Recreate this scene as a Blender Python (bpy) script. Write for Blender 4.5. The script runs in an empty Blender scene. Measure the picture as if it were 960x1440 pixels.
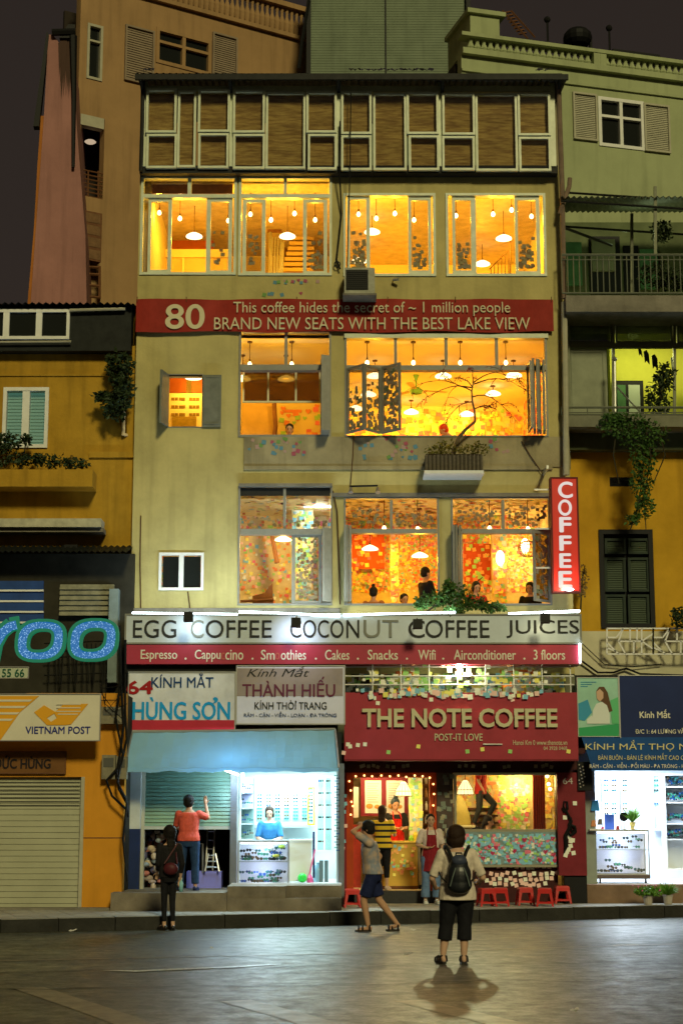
import bpy, bmesh, math, random
from mathutils import Vector, Matrix, noise
SC = bpy.context.scene
COL = SC.collection
random.seed(7)
R = math.radians
# ---------------------------------------------------------------- camera
F, HC = 2350.0, 1.875                    # focal length in photo pixels, eye height in metres
TH = math.atan(420 / F)
cam = bpy.data.cameras.new('camera'); cam_o = bpy.data.objects.new('camera', cam); COL.objects.link(cam_o)
cam.sensor_fit = 'HORIZONTAL'; cam.sensor_width = 36; cam.lens = 36 * F / 960
cam.clip_end = 2000; cam.clip_start = .1
cam_o.location = (0, 0, HC); cam_o.rotation_euler = (R(90) + TH, 0, 0)
SC.camera = cam_o
# ---------------------------------------------------------------- sky (city glow on a night sky)
w = bpy.data.worlds.new('World'); SC.world = w; w.use_nodes = True
nt = w.node_tree; bg = nt.nodes['Background']
tc = nt.nodes.new('ShaderNodeTexCoord'); sx = nt.nodes.new('ShaderNodeSeparateXYZ'); cr = nt.nodes.new('ShaderNodeValToRGB')
nt.links.new(tc.outputs['Generated'], sx.inputs[0]); nt.links.new(sx.outputs['Z'], cr.inputs[0]); nt.links.new(cr.outputs[0], bg.inputs[0])
cr.color_ramp.elements[0].color = (.034, .025, .020, 1); cr.color_ramp.elements[1].color = (.014, .011, .010, 1)
bg.inputs[1].default_value = 1.0
# ---------------------------------------------------------------- the street lighting from across the road
sun = bpy.data.lights.new('street_light', 'SUN'); sun_o = bpy.data.objects.new('street_light', sun); COL.objects.link(sun_o)
sun.energy = 1.85; sun.color = (1.0, .90, .47); sun.angle = R(9)
sun_o.rotation_euler = (R(90 - 30), 0, R(14))
# ---------------------------------------------------------------- exposure
SC.view_settings.view_transform = 'Standard'; SC.view_settings.look = 'None'
SC.view_settings.exposure = 0; SC.view_settings.gamma = 1
SC.cycles.use_denoising = True
SC.cycles.sample_clamp_indirect = 4
SC.cycles.caustics_reflective = False; SC.cycles.caustics_refractive = False
SC.cycles.max_bounces = 6; SC.cycles.transparent_max_bounces = 24
# ================================================================ helpers
cT, sT = math.cos(TH), math.sin(TH)
CAM = Vector((0, 0, HC))
def ray(px, py):
    u = (px - 480) / F; v = (720 - py) / F
    return Vector((u, cT - v * sT, sT + v * cT))
def gp(px, py, z=0):                      # the point at height z seen at that place
    d = ray(px, py); t = (z - HC) / d.z
    return CAM + d * t
class Fr:                                 # an upright plane: s along it, z up, d out towards the street
    def __init__(s, o, u=(1, 0, 0)):
        s.o = Vector(o); s.u = Vector(u).normalized(); s.n = Vector((s.u.y, -s.u.x, 0))
    def sz(s, px, py, d=0):
        r = ray(px, py); t = (s.o + s.n * d - CAM).dot(s.n) / r.dot(s.n)
        p = CAM + r * t
        return (p - s.o).dot(s.u), p.z
    def pt(s, a, z, d=0):
        p = s.o + s.u * a + s.n * d
        return Vector((p.x, p.y, z))
    def w(s, px, py, d=0):
        a, z = s.sz(px, py, d); return s.pt(a, z, d)
    def rect(s, r, d=0):                  # picture rectangle -> s0, s1, z0, z1
        x0, y0, x1, y1 = r; ym = (y0 + y1) / 2; xm = (x0 + x1) / 2
        return s.sz(x0, ym, d)[0], s.sz(x1, ym, d)[0], s.sz(xm, y1, d)[1], s.sz(xm, y0, d)[1]
def frame2(pa, Ya, pb, Yb):               # plane through two columns of the picture at given distances
    a = ray(pa, 1140); b = ray(pb, 1140)
    A = CAM + a * (Ya / a.y); B = CAM + b * (Yb / b.y); A.z = B.z = 0
    return Fr(A, B - A)
ORI = {}
class MB:
    def __init__(s): s.v = []; s.f = []; s.m = []; s.mi = 0
    def q(s, *p):
        i = len(s.v); s.v += [Vector(a) for a in p]; s.f.append(tuple(range(i, i + len(p)))); s.m.append(s.mi)
    def hexa(s, P):                       # 8 points: bottom 4 ccw, top 4
        i = len(s.v); s.v += [Vector(a) for a in P]
        for f in ((0, 3, 2, 1), (4, 5, 6, 7), (0, 1, 5, 4), (1, 2, 6, 5), (2, 3, 7, 6), (3, 0, 4, 7)):
            s.f.append(tuple(i + k for k in f)); s.m.append(s.mi)
    def box(s, fr, s0, s1, z0, z1, d0, d1):
        P = [fr.pt(a, z, d) for z in (z0, z1) for a, d in ((s0, d1), (s1, d1), (s1, d0), (s0, d0))]
        s.hexa(P)
    def pb(s, fr, r, d0, d1):
        a = fr.rect(r, d1); s.box(fr, a[0], a[1], a[2], a[3], d0, d1)
    def b(s, x0, x1, y0, y1, z0, z1):
        s.hexa([(x0, y0, z0), (x1, y0, z0), (x1, y1, z0), (x0, y1, z0), (x0, y0, z1), (x1, y0, z1), (x1, y1, z1), (x0, y1, z1)])
    def bar(s, p, q, w, h=None):          # square bar
        s.tube([p, q], w / 1.414 if h is None else w / 1.414, 4, 1)
    def prism(s, fr, pts, d0, d1):        # outline [(s,z)] pushed out from d0 to d1
        n = len(pts); i = len(s.v)
        s.v += [fr.pt(a, z, d1) for a, z in pts] + [fr.pt(a, z, d0) for a, z in pts]
        s.f.append(tuple(range(i, i + n))); s.f.append(tuple(range(i + 2 * n - 1, i + n - 1, -1))); s.m += [s.mi] * 2
        for k in range(n):
            l = (k + 1) % n; s.f.append((i + l, i + k, i + n + k, i + n + l)); s.m.append(s.mi)
    def tube(s, pts, rad, n=6, phase=0, caps=True):
        pts = [Vector(p) for p in pts]; L = len(pts)
        rad = rad if hasattr(rad, '__len__') else [rad] * L
        i = len(s.v); up = None
        for k, p in enumerate(pts):
            t = (pts[min(k + 1, L - 1)] - pts[max(k - 1, 0)])
            t = t.normalized() if t.length > 1e-9 else Vector((0, 0, 1))
            if up is None:
                up = Vector((0, 0, 1)) if abs(t.z) < .9 else Vector((0, 1, 0))
            a = t.cross(up).normalized(); b_ = a.cross(t).normalized(); up = b_
            for j in range(n):
                g = 2 * math.pi * (j + phase * .5) / n
                s.v.append(p + (a * math.cos(g) + b_ * math.sin(g)) * rad[k])
        for k in range(L - 1):
            for j in range(n):
                l = (j + 1) % n
                s.f.append((i + k * n + j, i + k * n + l, i + (k + 1) * n + l, i + (k + 1) * n + j)); s.m.append(s.mi)
        if caps:
            s.f.append(tuple(i + j for j in reversed(range(n)))); s.f.append(tuple(i + (L - 1) * n + j for j in range(n))); s.m += [s.mi] * 2
    def ell(s, c, r, nu=10, nv=6, M=None, lo=-.5, hi=.5):   # ellipsoid
        c = Vector(c); r = r if hasattr(r, '__len__') else (r, r, r)
        i = len(s.v)
        for a in range(nv + 1):
            t = math.pi * (lo + (hi - lo) * a / nv)
            for b_ in range(nu):
                g = 2 * math.pi * b_ / nu
                p = Vector((r[0] * math.cos(t) * math.cos(g), r[1] * math.cos(t) * math.sin(g), r[2] * math.sin(t)))
                s.v.append(c + (M @ p if M else p))
        for a in range(nv):
            for b_ in range(nu):
                l = (b_ + 1) % nu
                s.f.append((i + a * nu + b_, i + a * nu + l, i + (a + 1) * nu + l, i + (a + 1) * nu + b_)); s.m.append(s.mi)
        s.f.append(tuple(i + j for j in reversed(range(nu)))); s.f.append(tuple(i + nv * nu + j for j in range(nu))); s.m += [s.mi] * 2
    def lathe(s, c, prof, n=14):          # prof [(r,z)]
        c = Vector(c); i = len(s.v)
        for r_, z in prof:
            for j in range(n):
                g = 2 * math.pi * j / n; s.v.append(c + Vector((r_ * math.cos(g), r_ * math.sin(g), z)))
        for k in range(len(prof) - 1):
            for j in range(n):
                l = (j + 1) % n; s.f.append((i + k * n + j, i + k * n + l, i + (k + 1) * n + l, i + (k + 1) * n + j)); s.m.append(s.mi)
    def build(s, name, mats, parent=None, smooth=False, **kw):
        me = bpy.data.meshes.new(name)
        o = Vector(ORI.get(parent.name, (0, 0, 0))) if parent else Vector((0, 0, 0))
        loc = Vector((0, 0, 0))
        if not parent and s.v:
            xs = [v.x for v in s.v]; ys = [v.y for v in s.v]; zs = [v.z for v in s.v]
            if kw.get('kind') is None: loc = Vector(((min(xs) + max(xs)) / 2, (min(ys) + max(ys)) / 2, min(zs)))
        me.from_pydata([v - o - loc for v in s.v], [], s.f)
        mats = mats if isinstance(mats, (list, tuple)) else [mats]
        for m_ in mats: me.materials.append(m_)
        if len(mats) > 1: me.polygons.foreach_set('material_index', s.m)
        if smooth: me.polygons.foreach_set('use_smooth', [True] * len(me.polygons))
        me.update()
        return link(name, me, parent, loc, **kw)
def link(name, me, parent=None, loc=(0, 0, 0), **kw):
    ob = bpy.data.objects.new(name, me); COL.objects.link(ob); ob.location = loc
    if parent: ob.parent = parent
    base = Vector(ORI.get(parent.name, (0, 0, 0))) if parent else Vector((0, 0, 0))
    ORI[ob.name] = tuple(base + Vector(loc))
    tag(ob, **kw); return ob
def tag(ob, label=None, cat=None, group=None, kind=None):
    if label: ob['label'] = label
    if cat: ob['category'] = cat
    if group: ob['group'] = group
    if kind: ob['kind'] = kind
    return ob
def thing(name, label, cat, loc=(0, 0, 0), group=None):
    return link(name, None, None, loc, label=label, cat=cat, group=group)
def clone(o, loc=None, rz=None, label=None):
    def cp(a, par):
        c = a.copy(); COL.objects.link(c); c.parent = par
        for ch in [x for x in a.children]: cp(ch, c)
        return c
    c = cp(o, None)
    if loc is not None: c.location = loc
    if rz is not None: c.rotation_euler = (0, 0, rz)
    if label: c['label'] = label
    return c
# ---------------------------------------------------------------- materials
MATS = {}
def mat(name, c, rough=.7, var=.0, scale=3.0, metal=0, emit=None, es=0, bump=0, bscale=40, streak=0, spec=.5, dirt=None):
    if name in MATS: return MATS[name]
    m = bpy.data.materials.new(name); m.use_nodes = True; MATS[name] = m
    t = m.node_tree; P = t.nodes['Principled BSDF']; N = t.nodes.new; Lk = t.links.new
    P.inputs['Base Color'].default_value = (*c, 1); P.inputs['Roughness'].default_value = rough
    P.inputs['Metallic'].default_value = metal; P.inputs['Specular IOR Level'].default_value = spec if rough < .5 else spec * .35
    if emit: P.inputs['Emission Color'].default_value = (*emit, 1); P.inputs['Emission Strength'].default_value = es
    if var or streak or bump:
        g = N('ShaderNodeNewGeometry')
        col = None
        if var:
            n = N('ShaderNodeTexNoise'); n.inputs['Scale'].default_value = scale; n.inputs['Detail'].default_value = 6; n.inputs['Roughness'].default_value = .65
            Lk(g.outputs['Position'], n.inputs['Vector'])
            r_ = N('ShaderNodeValToRGB'); e = r_.color_ramp.elements
            e[0].position = .3; e[1].position = .72
            e[0].color = tuple(max(0, x * (1 - var)) for x in c) + (1,) if dirt is None else (*dirt, 1)
            e[1].color = tuple(min(1, x * (1 + var * .5)) for x in c) + (1,)
            Lk(n.outputs['Fac'], r_.inputs[0]); col = r_.outputs[0]
            rr = N('ShaderNodeMapRange'); rr.inputs['To Min'].default_value = min(1, rough + .1); rr.inputs['To Max'].default_value = max(.02, rough - .12)
            Lk(n.outputs['Fac'], rr.inputs[0]); Lk(rr.outputs[0], P.inputs['Roughness'])
        if streak:
            mp = N('ShaderNodeMapping'); mp.inputs['Scale'].default_value = (3.5, 3.5, .28); Lk(g.outputs['Position'], mp.inputs[0])
            n2 = N('ShaderNodeTexNoise'); n2.inputs['Scale'].default_value = 1.5; n2.inputs['Detail'].default_value = 7; Lk(mp.outputs[0], n2.inputs['Vector'])
            mr = N('ShaderNodeMapRange'); mr.inputs['From Min'].default_value = .5; mr.inputs['From Max'].default_value = .75; mr.inputs['To Max'].default_value = streak
            Lk(n2.outputs['Fac'], mr.inputs[0])
            mx = N('ShaderNodeMix'); mx.data_type = 'RGBA'; mx.inputs[6].default_value = (*c, 1); mx.inputs[7].default_value = tuple(x * .3 for x in c) + (1,)
            Lk(mr.outputs[0], mx.inputs[0])
            if col: Lk(col, mx.inputs[6])
            col = mx.outputs[2]
        if col: Lk(col, P.inputs['Base Color'])
        if bump:
            n3 = N('ShaderNodeTexNoise'); n3.inputs['Scale'].default_value = bscale; n3.inputs['Detail'].default_value = 4; Lk(g.outputs['Position'], n3.inputs['Vector'])
            bp = N('ShaderNodeBump'); bp.inputs['Strength'].default_value = bump; bp.inputs['Distance'].default_value = .02
            Lk(n3.outputs['Fac'], bp.inputs['Height']); Lk(bp.outputs[0], P.inputs['Normal'])
    return m
def glow(name, c, s):
    return mat(name, (.02, .02, .02), .5, emit=c, es=s)
def glass(name, tint=(1, 1, 1), gl=.06, tr=.9):
    if name in MATS: return MATS[name]
    m = bpy.data.materials.new(name); m.use_nodes = True; MATS[name] = m
    t = m.node_tree; t.nodes.clear(); N = t.nodes.new; Lk = t.links.new
    o = N('ShaderNodeOutputMaterial'); a = N('ShaderNodeBsdfTransparent'); a.inputs[0].default_value = tuple(x * tr for x in tint) + (1,)
    g = N('ShaderNodeBsdfGlossy'); g.inputs['Roughness'].default_value = .05; mx = N('ShaderNodeMixShader')
    lw = N('ShaderNodeLayerWeight'); lw.inputs[0].default_value = .25
    mr = N('ShaderNodeMapRange'); mr.inputs['To Min'].default_value = gl; mr.inputs['To Max'].default_value = .7
    Lk(lw.outputs['Facing'], mr.inputs[0]); Lk(mr.outputs[0], mx.inputs[0])
    Lk(a.outputs[0], mx.inputs[1]); Lk(g.outputs[0], mx.inputs[2]); Lk(mx.outputs[0], o.inputs[0])
    return m
# ---------------------------------------------------------------- lettering
_FONTQ = []
def text_mesh(s, bold=0.0, shear=0.0, ext=.01, res=4, spacing=1.0):
    cu = bpy.data.curves.new('lettering', 'FONT'); cu.body = s; cu.size = 1; cu.offset = bold; cu.shear = shear
    cu.extrude = ext; cu.resolution_u = res; cu.space_character = spacing
    ob = bpy.data.objects.new('lettering', cu)
    me = bpy.data.meshes.new_from_object(ob)
    bpy.data.objects.remove(ob); bpy.data.curves.remove(cu)
    return me
def letters(fr, r, s, d, m, parent, depth=.006, bold=.0, shear=0, name='lettering', tilt=0, spacing=1.0):
    """one run of writing fitted to a picture rectangle, d in front of the plane fr"""
    fake = bold
    me = text_mesh(s, 0 if fake else bold, shear, .5, 6 if fr.rect(r)[1] - fr.rect(r)[0] > 2.2 * (len(s) * .11) else 3, spacing)
    V = [v.co.copy() for v in me.vertices]
    x0 = min(v.x for v in V); x1 = max(v.x for v in V); y0 = min(v.y for v in V); y1 = max(v.y for v in V)
    a = fr.rect(r, d); o = Vector(ORI.get(parent.name, (0, 0, 0))) if parent else Vector((0, 0, 0))
    for i, v in enumerate(V):
        fx = (v.x - x0) / (x1 - x0); fz = (v.y - y0) / (y1 - y0)
        p = fr.pt(a[0] + fx * (a[1] - a[0]), a[2] + fz * (a[3] - a[2]) + tilt * (fx - .5), d + (v.z + .5) * depth)
        me.vertices[i].co = p - o
    if fake:                              # heavier strokes without breaking the accents
        b_ = MB(); u = (a[1] - a[0]) / (x1 - x0) * fake * .55; base = [v.co.copy() for v in me.vertices]; F_ = [tuple(p.vertices) for p in me.polygons]
        for k, (dx, dz) in enumerate(((0, 0), (-u, 0), (u, 0), (0, u * .7), (0, -u * .7))):
            i0 = len(b_.v); b_.v += [v + fr.u * dx + Vector((0, 0, dz)) + fr.n * k * .0006 for v in base]; b_.f += [tuple(i0 + q for q in f) for f in F_]; b_.m += [0] * len(F_)
        me = bpy.data.meshes.new(name); me.from_pydata(b_.v, [], b_.f)
    me.materials.clear(); me.materials.append(m)
    me.name = name
    return link(name, me, parent)
def split_letters(fr, r, s, d, m, parent, depth=.03, bold=0, name='letter'):
    """raised letters, each one an object: laid out together, then cut apart by island order"""
    full = text_mesh(s, bold, 0, .5, 3); V = full.vertices
    x0 = min(v.co.x for v in V); x1 = max(v.co.x for v in V)
    out = []; a = fr.rect(r, d); o = Vector(ORI.get(parent.name, (0, 0, 0)))
    ref = text_mesh('H', bold, 0, .5, 3); y0 = min(v.co.y for v in ref.vertices); y1 = max(v.co.y for v in ref.vertices)
    def extent(t):
        me = text_mesh(t, bold, 0, .5, 3); xs = [v.co.x for v in me.vertices]; return min(xs), max(xs), me
    base = extent('|')[1]
    for i, ch in enumerate(s):
        if ch == ' ': continue
        end = extent(s[:i + 1])[1]; b0, b1, me = extent(ch)
        for v in me.vertices:
            fx = (v.co.x - b1 + end - x0) / (x1 - x0); fz = (v.co.y - y0) / (y1 - y0)
            v.co = fr.pt(a[0] + fx * (a[1] - a[0]), a[2] + fz * (a[3] - a[2]), d + (v.co.z + .5) * depth) - o
        me.materials.clear(); me.materials.append(m)
        out.append(link(name, me, parent))
    return out
# ---------------------------------------------------------------- wall with real openings
def wall(fr, s0, s1, z0, z1, d0, d1, holes):
    """slab from d0 (inside) to d1 (street side) with rectangular holes (s0,s1,z0,z1)"""
    m = MB()
    S = sorted({s0, s1} | {min(max(h[i], s0), s1) for h in holes for i in (0, 1)})
    Z = sorted({z0, z1} | {min(max(h[i], z0), z1) for h in holes for i in (2, 3)})
    def solid(i, j):
        if i < 0 or j < 0 or i >= len(S) - 1 or j >= len(Z) - 1: return False
        a = (S[i] + S[i + 1]) / 2; b_ = (Z[j] + Z[j + 1]) / 2
        return not any(h[0] < a < h[1] and h[2] < b_ < h[3] for h in holes)
    p = fr.pt
    for i in range(len(S) - 1):
        for j in range(len(Z) - 1):
            if not solid(i, j): continue
            a, b_, c, e = S[i], S[i + 1], Z[j], Z[j + 1]
            m.q(p(a, c, d1), p(b_, c, d1), p(b_, e, d1), p(a, e, d1)); m.q(p(b_, c, d0), p(a, c, d0), p(a, e, d0), p(b_, e, d0))
            if not solid(i - 1, j): m.q(p(a, c, d0), p(a, c, d1), p(a, e, d1), p(a, e, d0))
            if not solid(i + 1, j): m.q(p(b_, c, d1), p(b_, c, d0), p(b_, e, d0), p(b_, e, d1))
            if not solid(i, j - 1): m.q(p(a, c, d0), p(b_, c, d0), p(b_, c, d1), p(a, c, d1))
            if not solid(i, j + 1): m.q(p(a, e, d1), p(b_, e, d1), p(b_, e, d0), p(a, e, d0))
    return m
def ring(m, fr, a, t, d0, d1):            # rectangular frame a=(s0,s1,z0,z1), bar width t, added to m
    s0, s1, z0, z1 = a
    m.box(fr, s0, s1, z0, z0 + t, d0, d1); m.box(fr, s0, s1, z1 - t, z1, d0, d1)
    m.box(fr, s0, s0 + t, z0 + t, z1 - t, d0, d1); m.box(fr, s1 - t, s1, z0 + t, z1 - t, d0, d1)
def sash(fr, r, t, d0, d1, fm, gm, parent, name='sash', rects=None, pane='pane'):
    """a framed pane: the frame is a part, its pane a sub-part"""
    a = fr.rect(r, d1) if rects is None else rects
    m = MB(); ring(m, fr, a, t, d0, d1); fo = m.build(name, fm, parent)
    g = MB(); g.box(fr, a[0] + t, a[1] - t, a[2] + t, a[3] - t, (d0 + d1) / 2 - .003, (d0 + d1) / 2 + .003)
    g.build(pane, gm, fo)
    return fo
NOTE_COL = [(.85, .78, .2), (.85, .45, .15), (.8, .2, .3), (.35, .65, .2), (.25, .55, .75), (.85, .85, .75), (.9, .6, .55), (.75, .25, .12)]
CN = ('yellow', 'orange', 'pink', 'green', 'blue', 'white', 'peach', 'red')
NMD = [mat('backlit_paper_%d' % i_, tuple(x * .34 for x in c), .8) for i_, c in enumerate([(.75, .62, .3), (.6, .4, .2), (.5, .25, .2), (.35, .4, .2), (.35, .4, .4), (.7, .6, .4), (.7, .5, .35), (.5, .2, .1)])]  # paper colours darkened to read as silhouettes against the lit rooms
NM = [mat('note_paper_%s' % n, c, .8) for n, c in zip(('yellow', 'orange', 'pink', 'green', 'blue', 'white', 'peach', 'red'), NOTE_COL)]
def note(m, fr, s, z, w_, d, rot, mi, thick=.004, heart=False):
    m.mi = mi; c, sn = math.cos(rot), math.sin(rot); h = w_ / 2
    if heart: out = [(0, -1), (.95, .1), (.9, .75), (.45, .95), (0, .6), (-.45, .95), (-.9, .75), (-.95, .1)]
    else: out = [(-1, -1), (1, -1), (1, 1), (-1, 1)]
    P = [(s + (x * c - y * sn) * h, z + (x * sn + y * c) * h) for x, y in out]
    i = len(m.v); n = len(P); k = random.uniform(0, .012)
    m.v += [fr.pt(a, b_, d + thick + (k if j in (0, 1) else 0)) for j, (a, b_) in enumerate(P)] + [fr.pt(a, b_, d) for a, b_ in P]
    m.f.append(tuple(range(i, i + n))); m.m.append(mi)
    for j in range(n):
        l = (j + 1) % n; m.f.append((i + l, i + j, i + n + j, i + n + l)); m.m.append(mi)
def note_field(name, fr, s0, s1, z0, z1, d, n, label, w_=(.06, .1), cols=range(8), parent=None, hearts=.1, dens=None, pal=None):
    NM = pal or globals()['NM']
    """more small papers than anyone could count, pinned over a surface, each with its own edge"""
    m = MB(); k = 0; tries = 0
    while k < n and tries < n * 6:
        tries += 1
        s, z = random.uniform(s0, s1), random.uniform(z0, z1)
        if dens and random.random() > dens(s, z): continue
        note(m, fr, s, z, random.uniform(*w_), d + random.uniform(0, .006), random.gauss(0, .12), random.choice(list(cols)), heart=random.random() < hearts); k += 1
    return m.build(name, NM, parent, kind='stuff', label=label) if not parent else m.build(name, NM, parent, kind='stuff')
def lamp(name, loc, e, c, r=.04, parent=None):
    l = bpy.data.lights.new(name, 'POINT'); l.energy = e * (3.2 if c == WARM else 1.8); l.color = c; l.shadow_soft_size = r
    o = bpy.data.objects.new(name, l); COL.objects.link(o); o.location = Vector(loc) - Vector(ORI.get(parent.name, (0, 0, 0))) if parent else loc
    if parent: o.parent = parent
    return o
def leafball(m, c, r, n, sz=.05, flat=.5):  # loose leaves through a volume
    c = Vector(c); r = r if hasattr(r, '__len__') else (r, r, r)
    for _ in range(n):
        while True:
            p = Vector((random.uniform(-1, 1), random.uniform(-1, 1), random.uniform(-1, 1)))
            if p.length < 1: break
        leaf(m, c + Vector((p.x * r[0], p.y * r[1], p.z * r[2])), sz * random.uniform(.6, 1.3))
def leaf(m, p, sz, d=None):
    d = d or Vector((random.gauss(0, 1), random.gauss(0, 1), random.gauss(0, .8))).normalized()
    a = d.cross(Vector((random.gauss(0, 1), random.gauss(0, 1), random.gauss(0, 1)))).normalized()
    n_ = d.cross(a) * sz * .15
    m.q(p, p + d * sz * .5 + a * sz * .28 + n_, p + d * sz, p + d * sz * .5 - a * sz * .28 + n_)
M_ = Fr((0, 31.5, 0))                      # the cafe's front
def Z(py, Y=31.5): return Fr((0, Y, 0)).sz(480, py)[1]
# ================================================================ materials used in many places
ALU = mat('pale_green_aluminium', (.60, .64, .46), .45, .15, 6)
GREY = mat('grey_window_metal', (.22, .21, .17), .45, .2, 8)
WHITE = mat('white_paint', (.75, .75, .72), .6, .1, 5)
DARK = mat('dark_metal', (.016, .016, .014), .6, .2, 6)
BLACK = mat('black_plastic', (.008, .008, .008), .55)
CLEAR = glass('clear_pane')
WALLP = mat('cream_render_wall', (.50, .425, .175), .85, .30, .7, streak=.28, bump=.25, bscale=18)
WALLP2 = mat('stained_render_wall', (.34, .29, .17), .85, .3, 1.6, streak=.6, bump=.3, bscale=18)
WARM = (1.0, .51, .028)
ROOM = mat('yellow_room_paint', (.80, .66, .34), .8, .05, 2)
ROOMC = mat('room_ceiling_paint', (.82, .70, .38), .85)
ROOMF = mat('room_floor_tiles', (.62, .50, .30), .5, .3, 5)
BROWN = mat('brown_timber', (.16, .07, .03), .6, .3, 8)
STEEL = mat('steel', (.5, .5, .48), .35, metal=.8)
CONC = mat('worn_concrete', (.22, .2, .16), .85, .35, 2.5, bump=.4, bscale=25, streak=.3)
MAROON = mat('maroon_paint', (.20, .018, .028), .55, .25, 3, bump=.1)
MAROOND = mat('dark_maroon_boards', (.055, .012, .012), .6, .3, 4)
BULB = glow('warm_bulb_glass', (1, .78, .35), 9)
BULBW = glow('white_shade_glow', (1, .86, .5), 4.5)
TUBE = glow('fluorescent_tube', (.75, .95, 1), 14)
CORD = mat('cord', (.10, .05, .02), .6)
# ================================================================ road, kerb, pavement
def road_material():
    m = bpy.data.materials.new('asphalt'); m.use_nodes = True; t = m.node_tree; P = t.nodes['Principled BSDF']; N = t.nodes.new; Lk = t.links.new
    g = N('ShaderNodeNewGeometry')
    n1 = N('ShaderNodeTexNoise'); n1.inputs['Scale'].default_value = .45; n1.inputs['Detail'].default_value = 8; n1.inputs['Roughness'].default_value = .6
    mp = N('ShaderNodeMapping'); mp.inputs['Scale'].default_value = (.7, 1.3, 1); Lk(g.outputs['Position'], mp.inputs[0]); Lk(mp.outputs[0], n1.inputs['Vector'])
    n2 = N('ShaderNodeTexNoise'); n2.inputs['Scale'].default_value = 22; n2.inputs['Detail'].default_value = 6; n2.inputs['Roughness'].default_value = .8; Lk(g.outputs['Position'], n2.inputs['Vector'])
    r = N('ShaderNodeValToRGB'); e = r.color_ramp.elements
    e[0].position = .3; e[0].color = (.024, .026, .020, 1); e[1].position = .7; e[1].color = (.088, .088, .060, 1); Lk(n1.outputs[0], r.inputs[0])
    r2 = N('ShaderNodeValToRGB'); r2.color_ramp.elements[0].position = .35; r2.color_ramp.elements[0].color = (.25, .25, .27, 1); r2.color_ramp.elements[1].position = .68; r2.color_ramp.elements[1].color = (2.1, 2.1, 2.0, 1)
    Lk(n2.outputs[0], r2.inputs[0]); mx = N('ShaderNodeMix'); mx.data_type = 'RGBA'; mx.blend_type = 'MULTIPLY'; mx.inputs[0].default_value = 1
    Lk(r.outputs[0], mx.inputs[6]); Lk(r2.outputs[0], mx.inputs[7])
    # coarse patches of aggregate and old repairs
    n5 = N('ShaderNodeTexNoise'); n5.inputs['Scale'].default_value = 3.2; n5.inputs['Detail'].default_value = 9; n5.inputs['Roughness'].default_value = .78; Lk(g.outputs['Position'], n5.inputs['Vector'])
    r5 = N('ShaderNodeValToRGB'); r5.color_ramp.elements[0].position = .38; r5.color_ramp.elements[0].color = (.42, .43, .42, 1); r5.color_ramp.elements[1].position = .62; r5.color_ramp.elements[1].color = (1.5, 1.48, 1.4, 1); Lk(n5.outputs[0], r5.inputs[0])
    vp = N('ShaderNodeTexVoronoi'); vp.inputs['Scale'].default_value = .42; Lk(g.outputs['Position'], vp.inputs['Vector']); hs = N('ShaderNodeMapRange'); hs.inputs['To Min'].default_value = .88; hs.inputs['To Max'].default_value = 1.1; sp_ = N('ShaderNodeSeparateColor'); Lk(vp.outputs['Color'], sp_.inputs[0]); Lk(sp_.outputs[0], hs.inputs[0])
    m5 = N('ShaderNodeMix'); m5.data_type = 'RGBA'; m5.blend_type = 'MULTIPLY'; m5.inputs[0].default_value = 1; Lk(mx.outputs[2], m5.inputs[6]); Lk(r5.outputs[0], m5.inputs[7])
    mx = N('ShaderNodeMix'); mx.data_type = 'RGBA'; mx.blend_type = 'MULTIPLY'; mx.inputs[0].default_value = 1; Lk(m5.outputs[2], mx.inputs[6]); Lk(hs.outputs[0], mx.inputs[7])
    # cracks
    vo = N('ShaderNodeTexVoronoi'); vo.feature = 'DISTANCE_TO_EDGE'; vo.inputs['Scale'].default_value = .28
    nd = N('ShaderNodeTexNoise'); nd.inputs['Scale'].default_value = 1.2; Lk(g.outputs['Position'], nd.inputs['Vector'])
    ad = N('ShaderNodeVectorMath'); ad.operation = 'MULTIPLY_ADD'; ad.inputs[1].default_value = (1.2, 1.2, 0); Lk(nd.outputs['Color'], ad.inputs[0]); Lk(g.outputs['Position'], ad.inputs[2])
    Lk(ad.outputs[0], vo.inputs['Vector']); mr = N('ShaderNodeMapRange'); mr.inputs['From Max'].default_value = .007; mr.inputs['To Min'].default_value = .35; mr.inputs['To Max'].default_value = 1
    Lk(vo.outputs['Distance'], mr.inputs[0]); m2 = N('ShaderNodeMix'); m2.data_type = 'RGBA'; m2.blend_type = 'MULTIPLY'; m2.inputs[0].default_value = 1
    Lk(mx.outputs[2], m2.inputs[6]); Lk(mr.outputs[0], m2.inputs[7]); Lk(m2.outputs[2], P.inputs['Base Color'])
    rr = N('ShaderNodeMapRange'); rr.inputs['From Min'].default_value = .3; rr.inputs['From Max'].default_value = .7; rr.inputs['To Min'].default_value = .58; rr.inputs['To Max'].default_value = .30
    Lk(n5.outputs[0], rr.inputs[0]); Lk(rr.outputs[0], P.inputs['Roughness'])
    bp = N('ShaderNodeBump'); bp.inputs['Strength'].default_value = .6; bp.inputs['Distance'].default_value = .006; Lk(n2.outputs[0], bp.inputs['Height']); Lk(bp.outputs[0], P.inputs['Normal'])
    return m
ASPH = road_material()
m = MB(); m.q((-200, -60, 0), (200, -60, 0), (200, 400, 0), (-200, 400, 0)); m.build('road', ASPH, kind='structure', label='patched grey asphalt road running in front of the shops')
K0, K1 = Vector((-5.28, 26.62, 0)), Vector((6.1, 30.65, 0)); KD = (K1 - K0).normalized()
KF = Fr(K0, KD)                            # kerb face: s along, d towards the road
def kerby(x): return K0.y + (x - K0.x) * KD.y / KD.x
PAVE = mat('pavement_slabs', (.32, .30, .26), .75, .3, 2, bump=.3, bscale=30)
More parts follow.
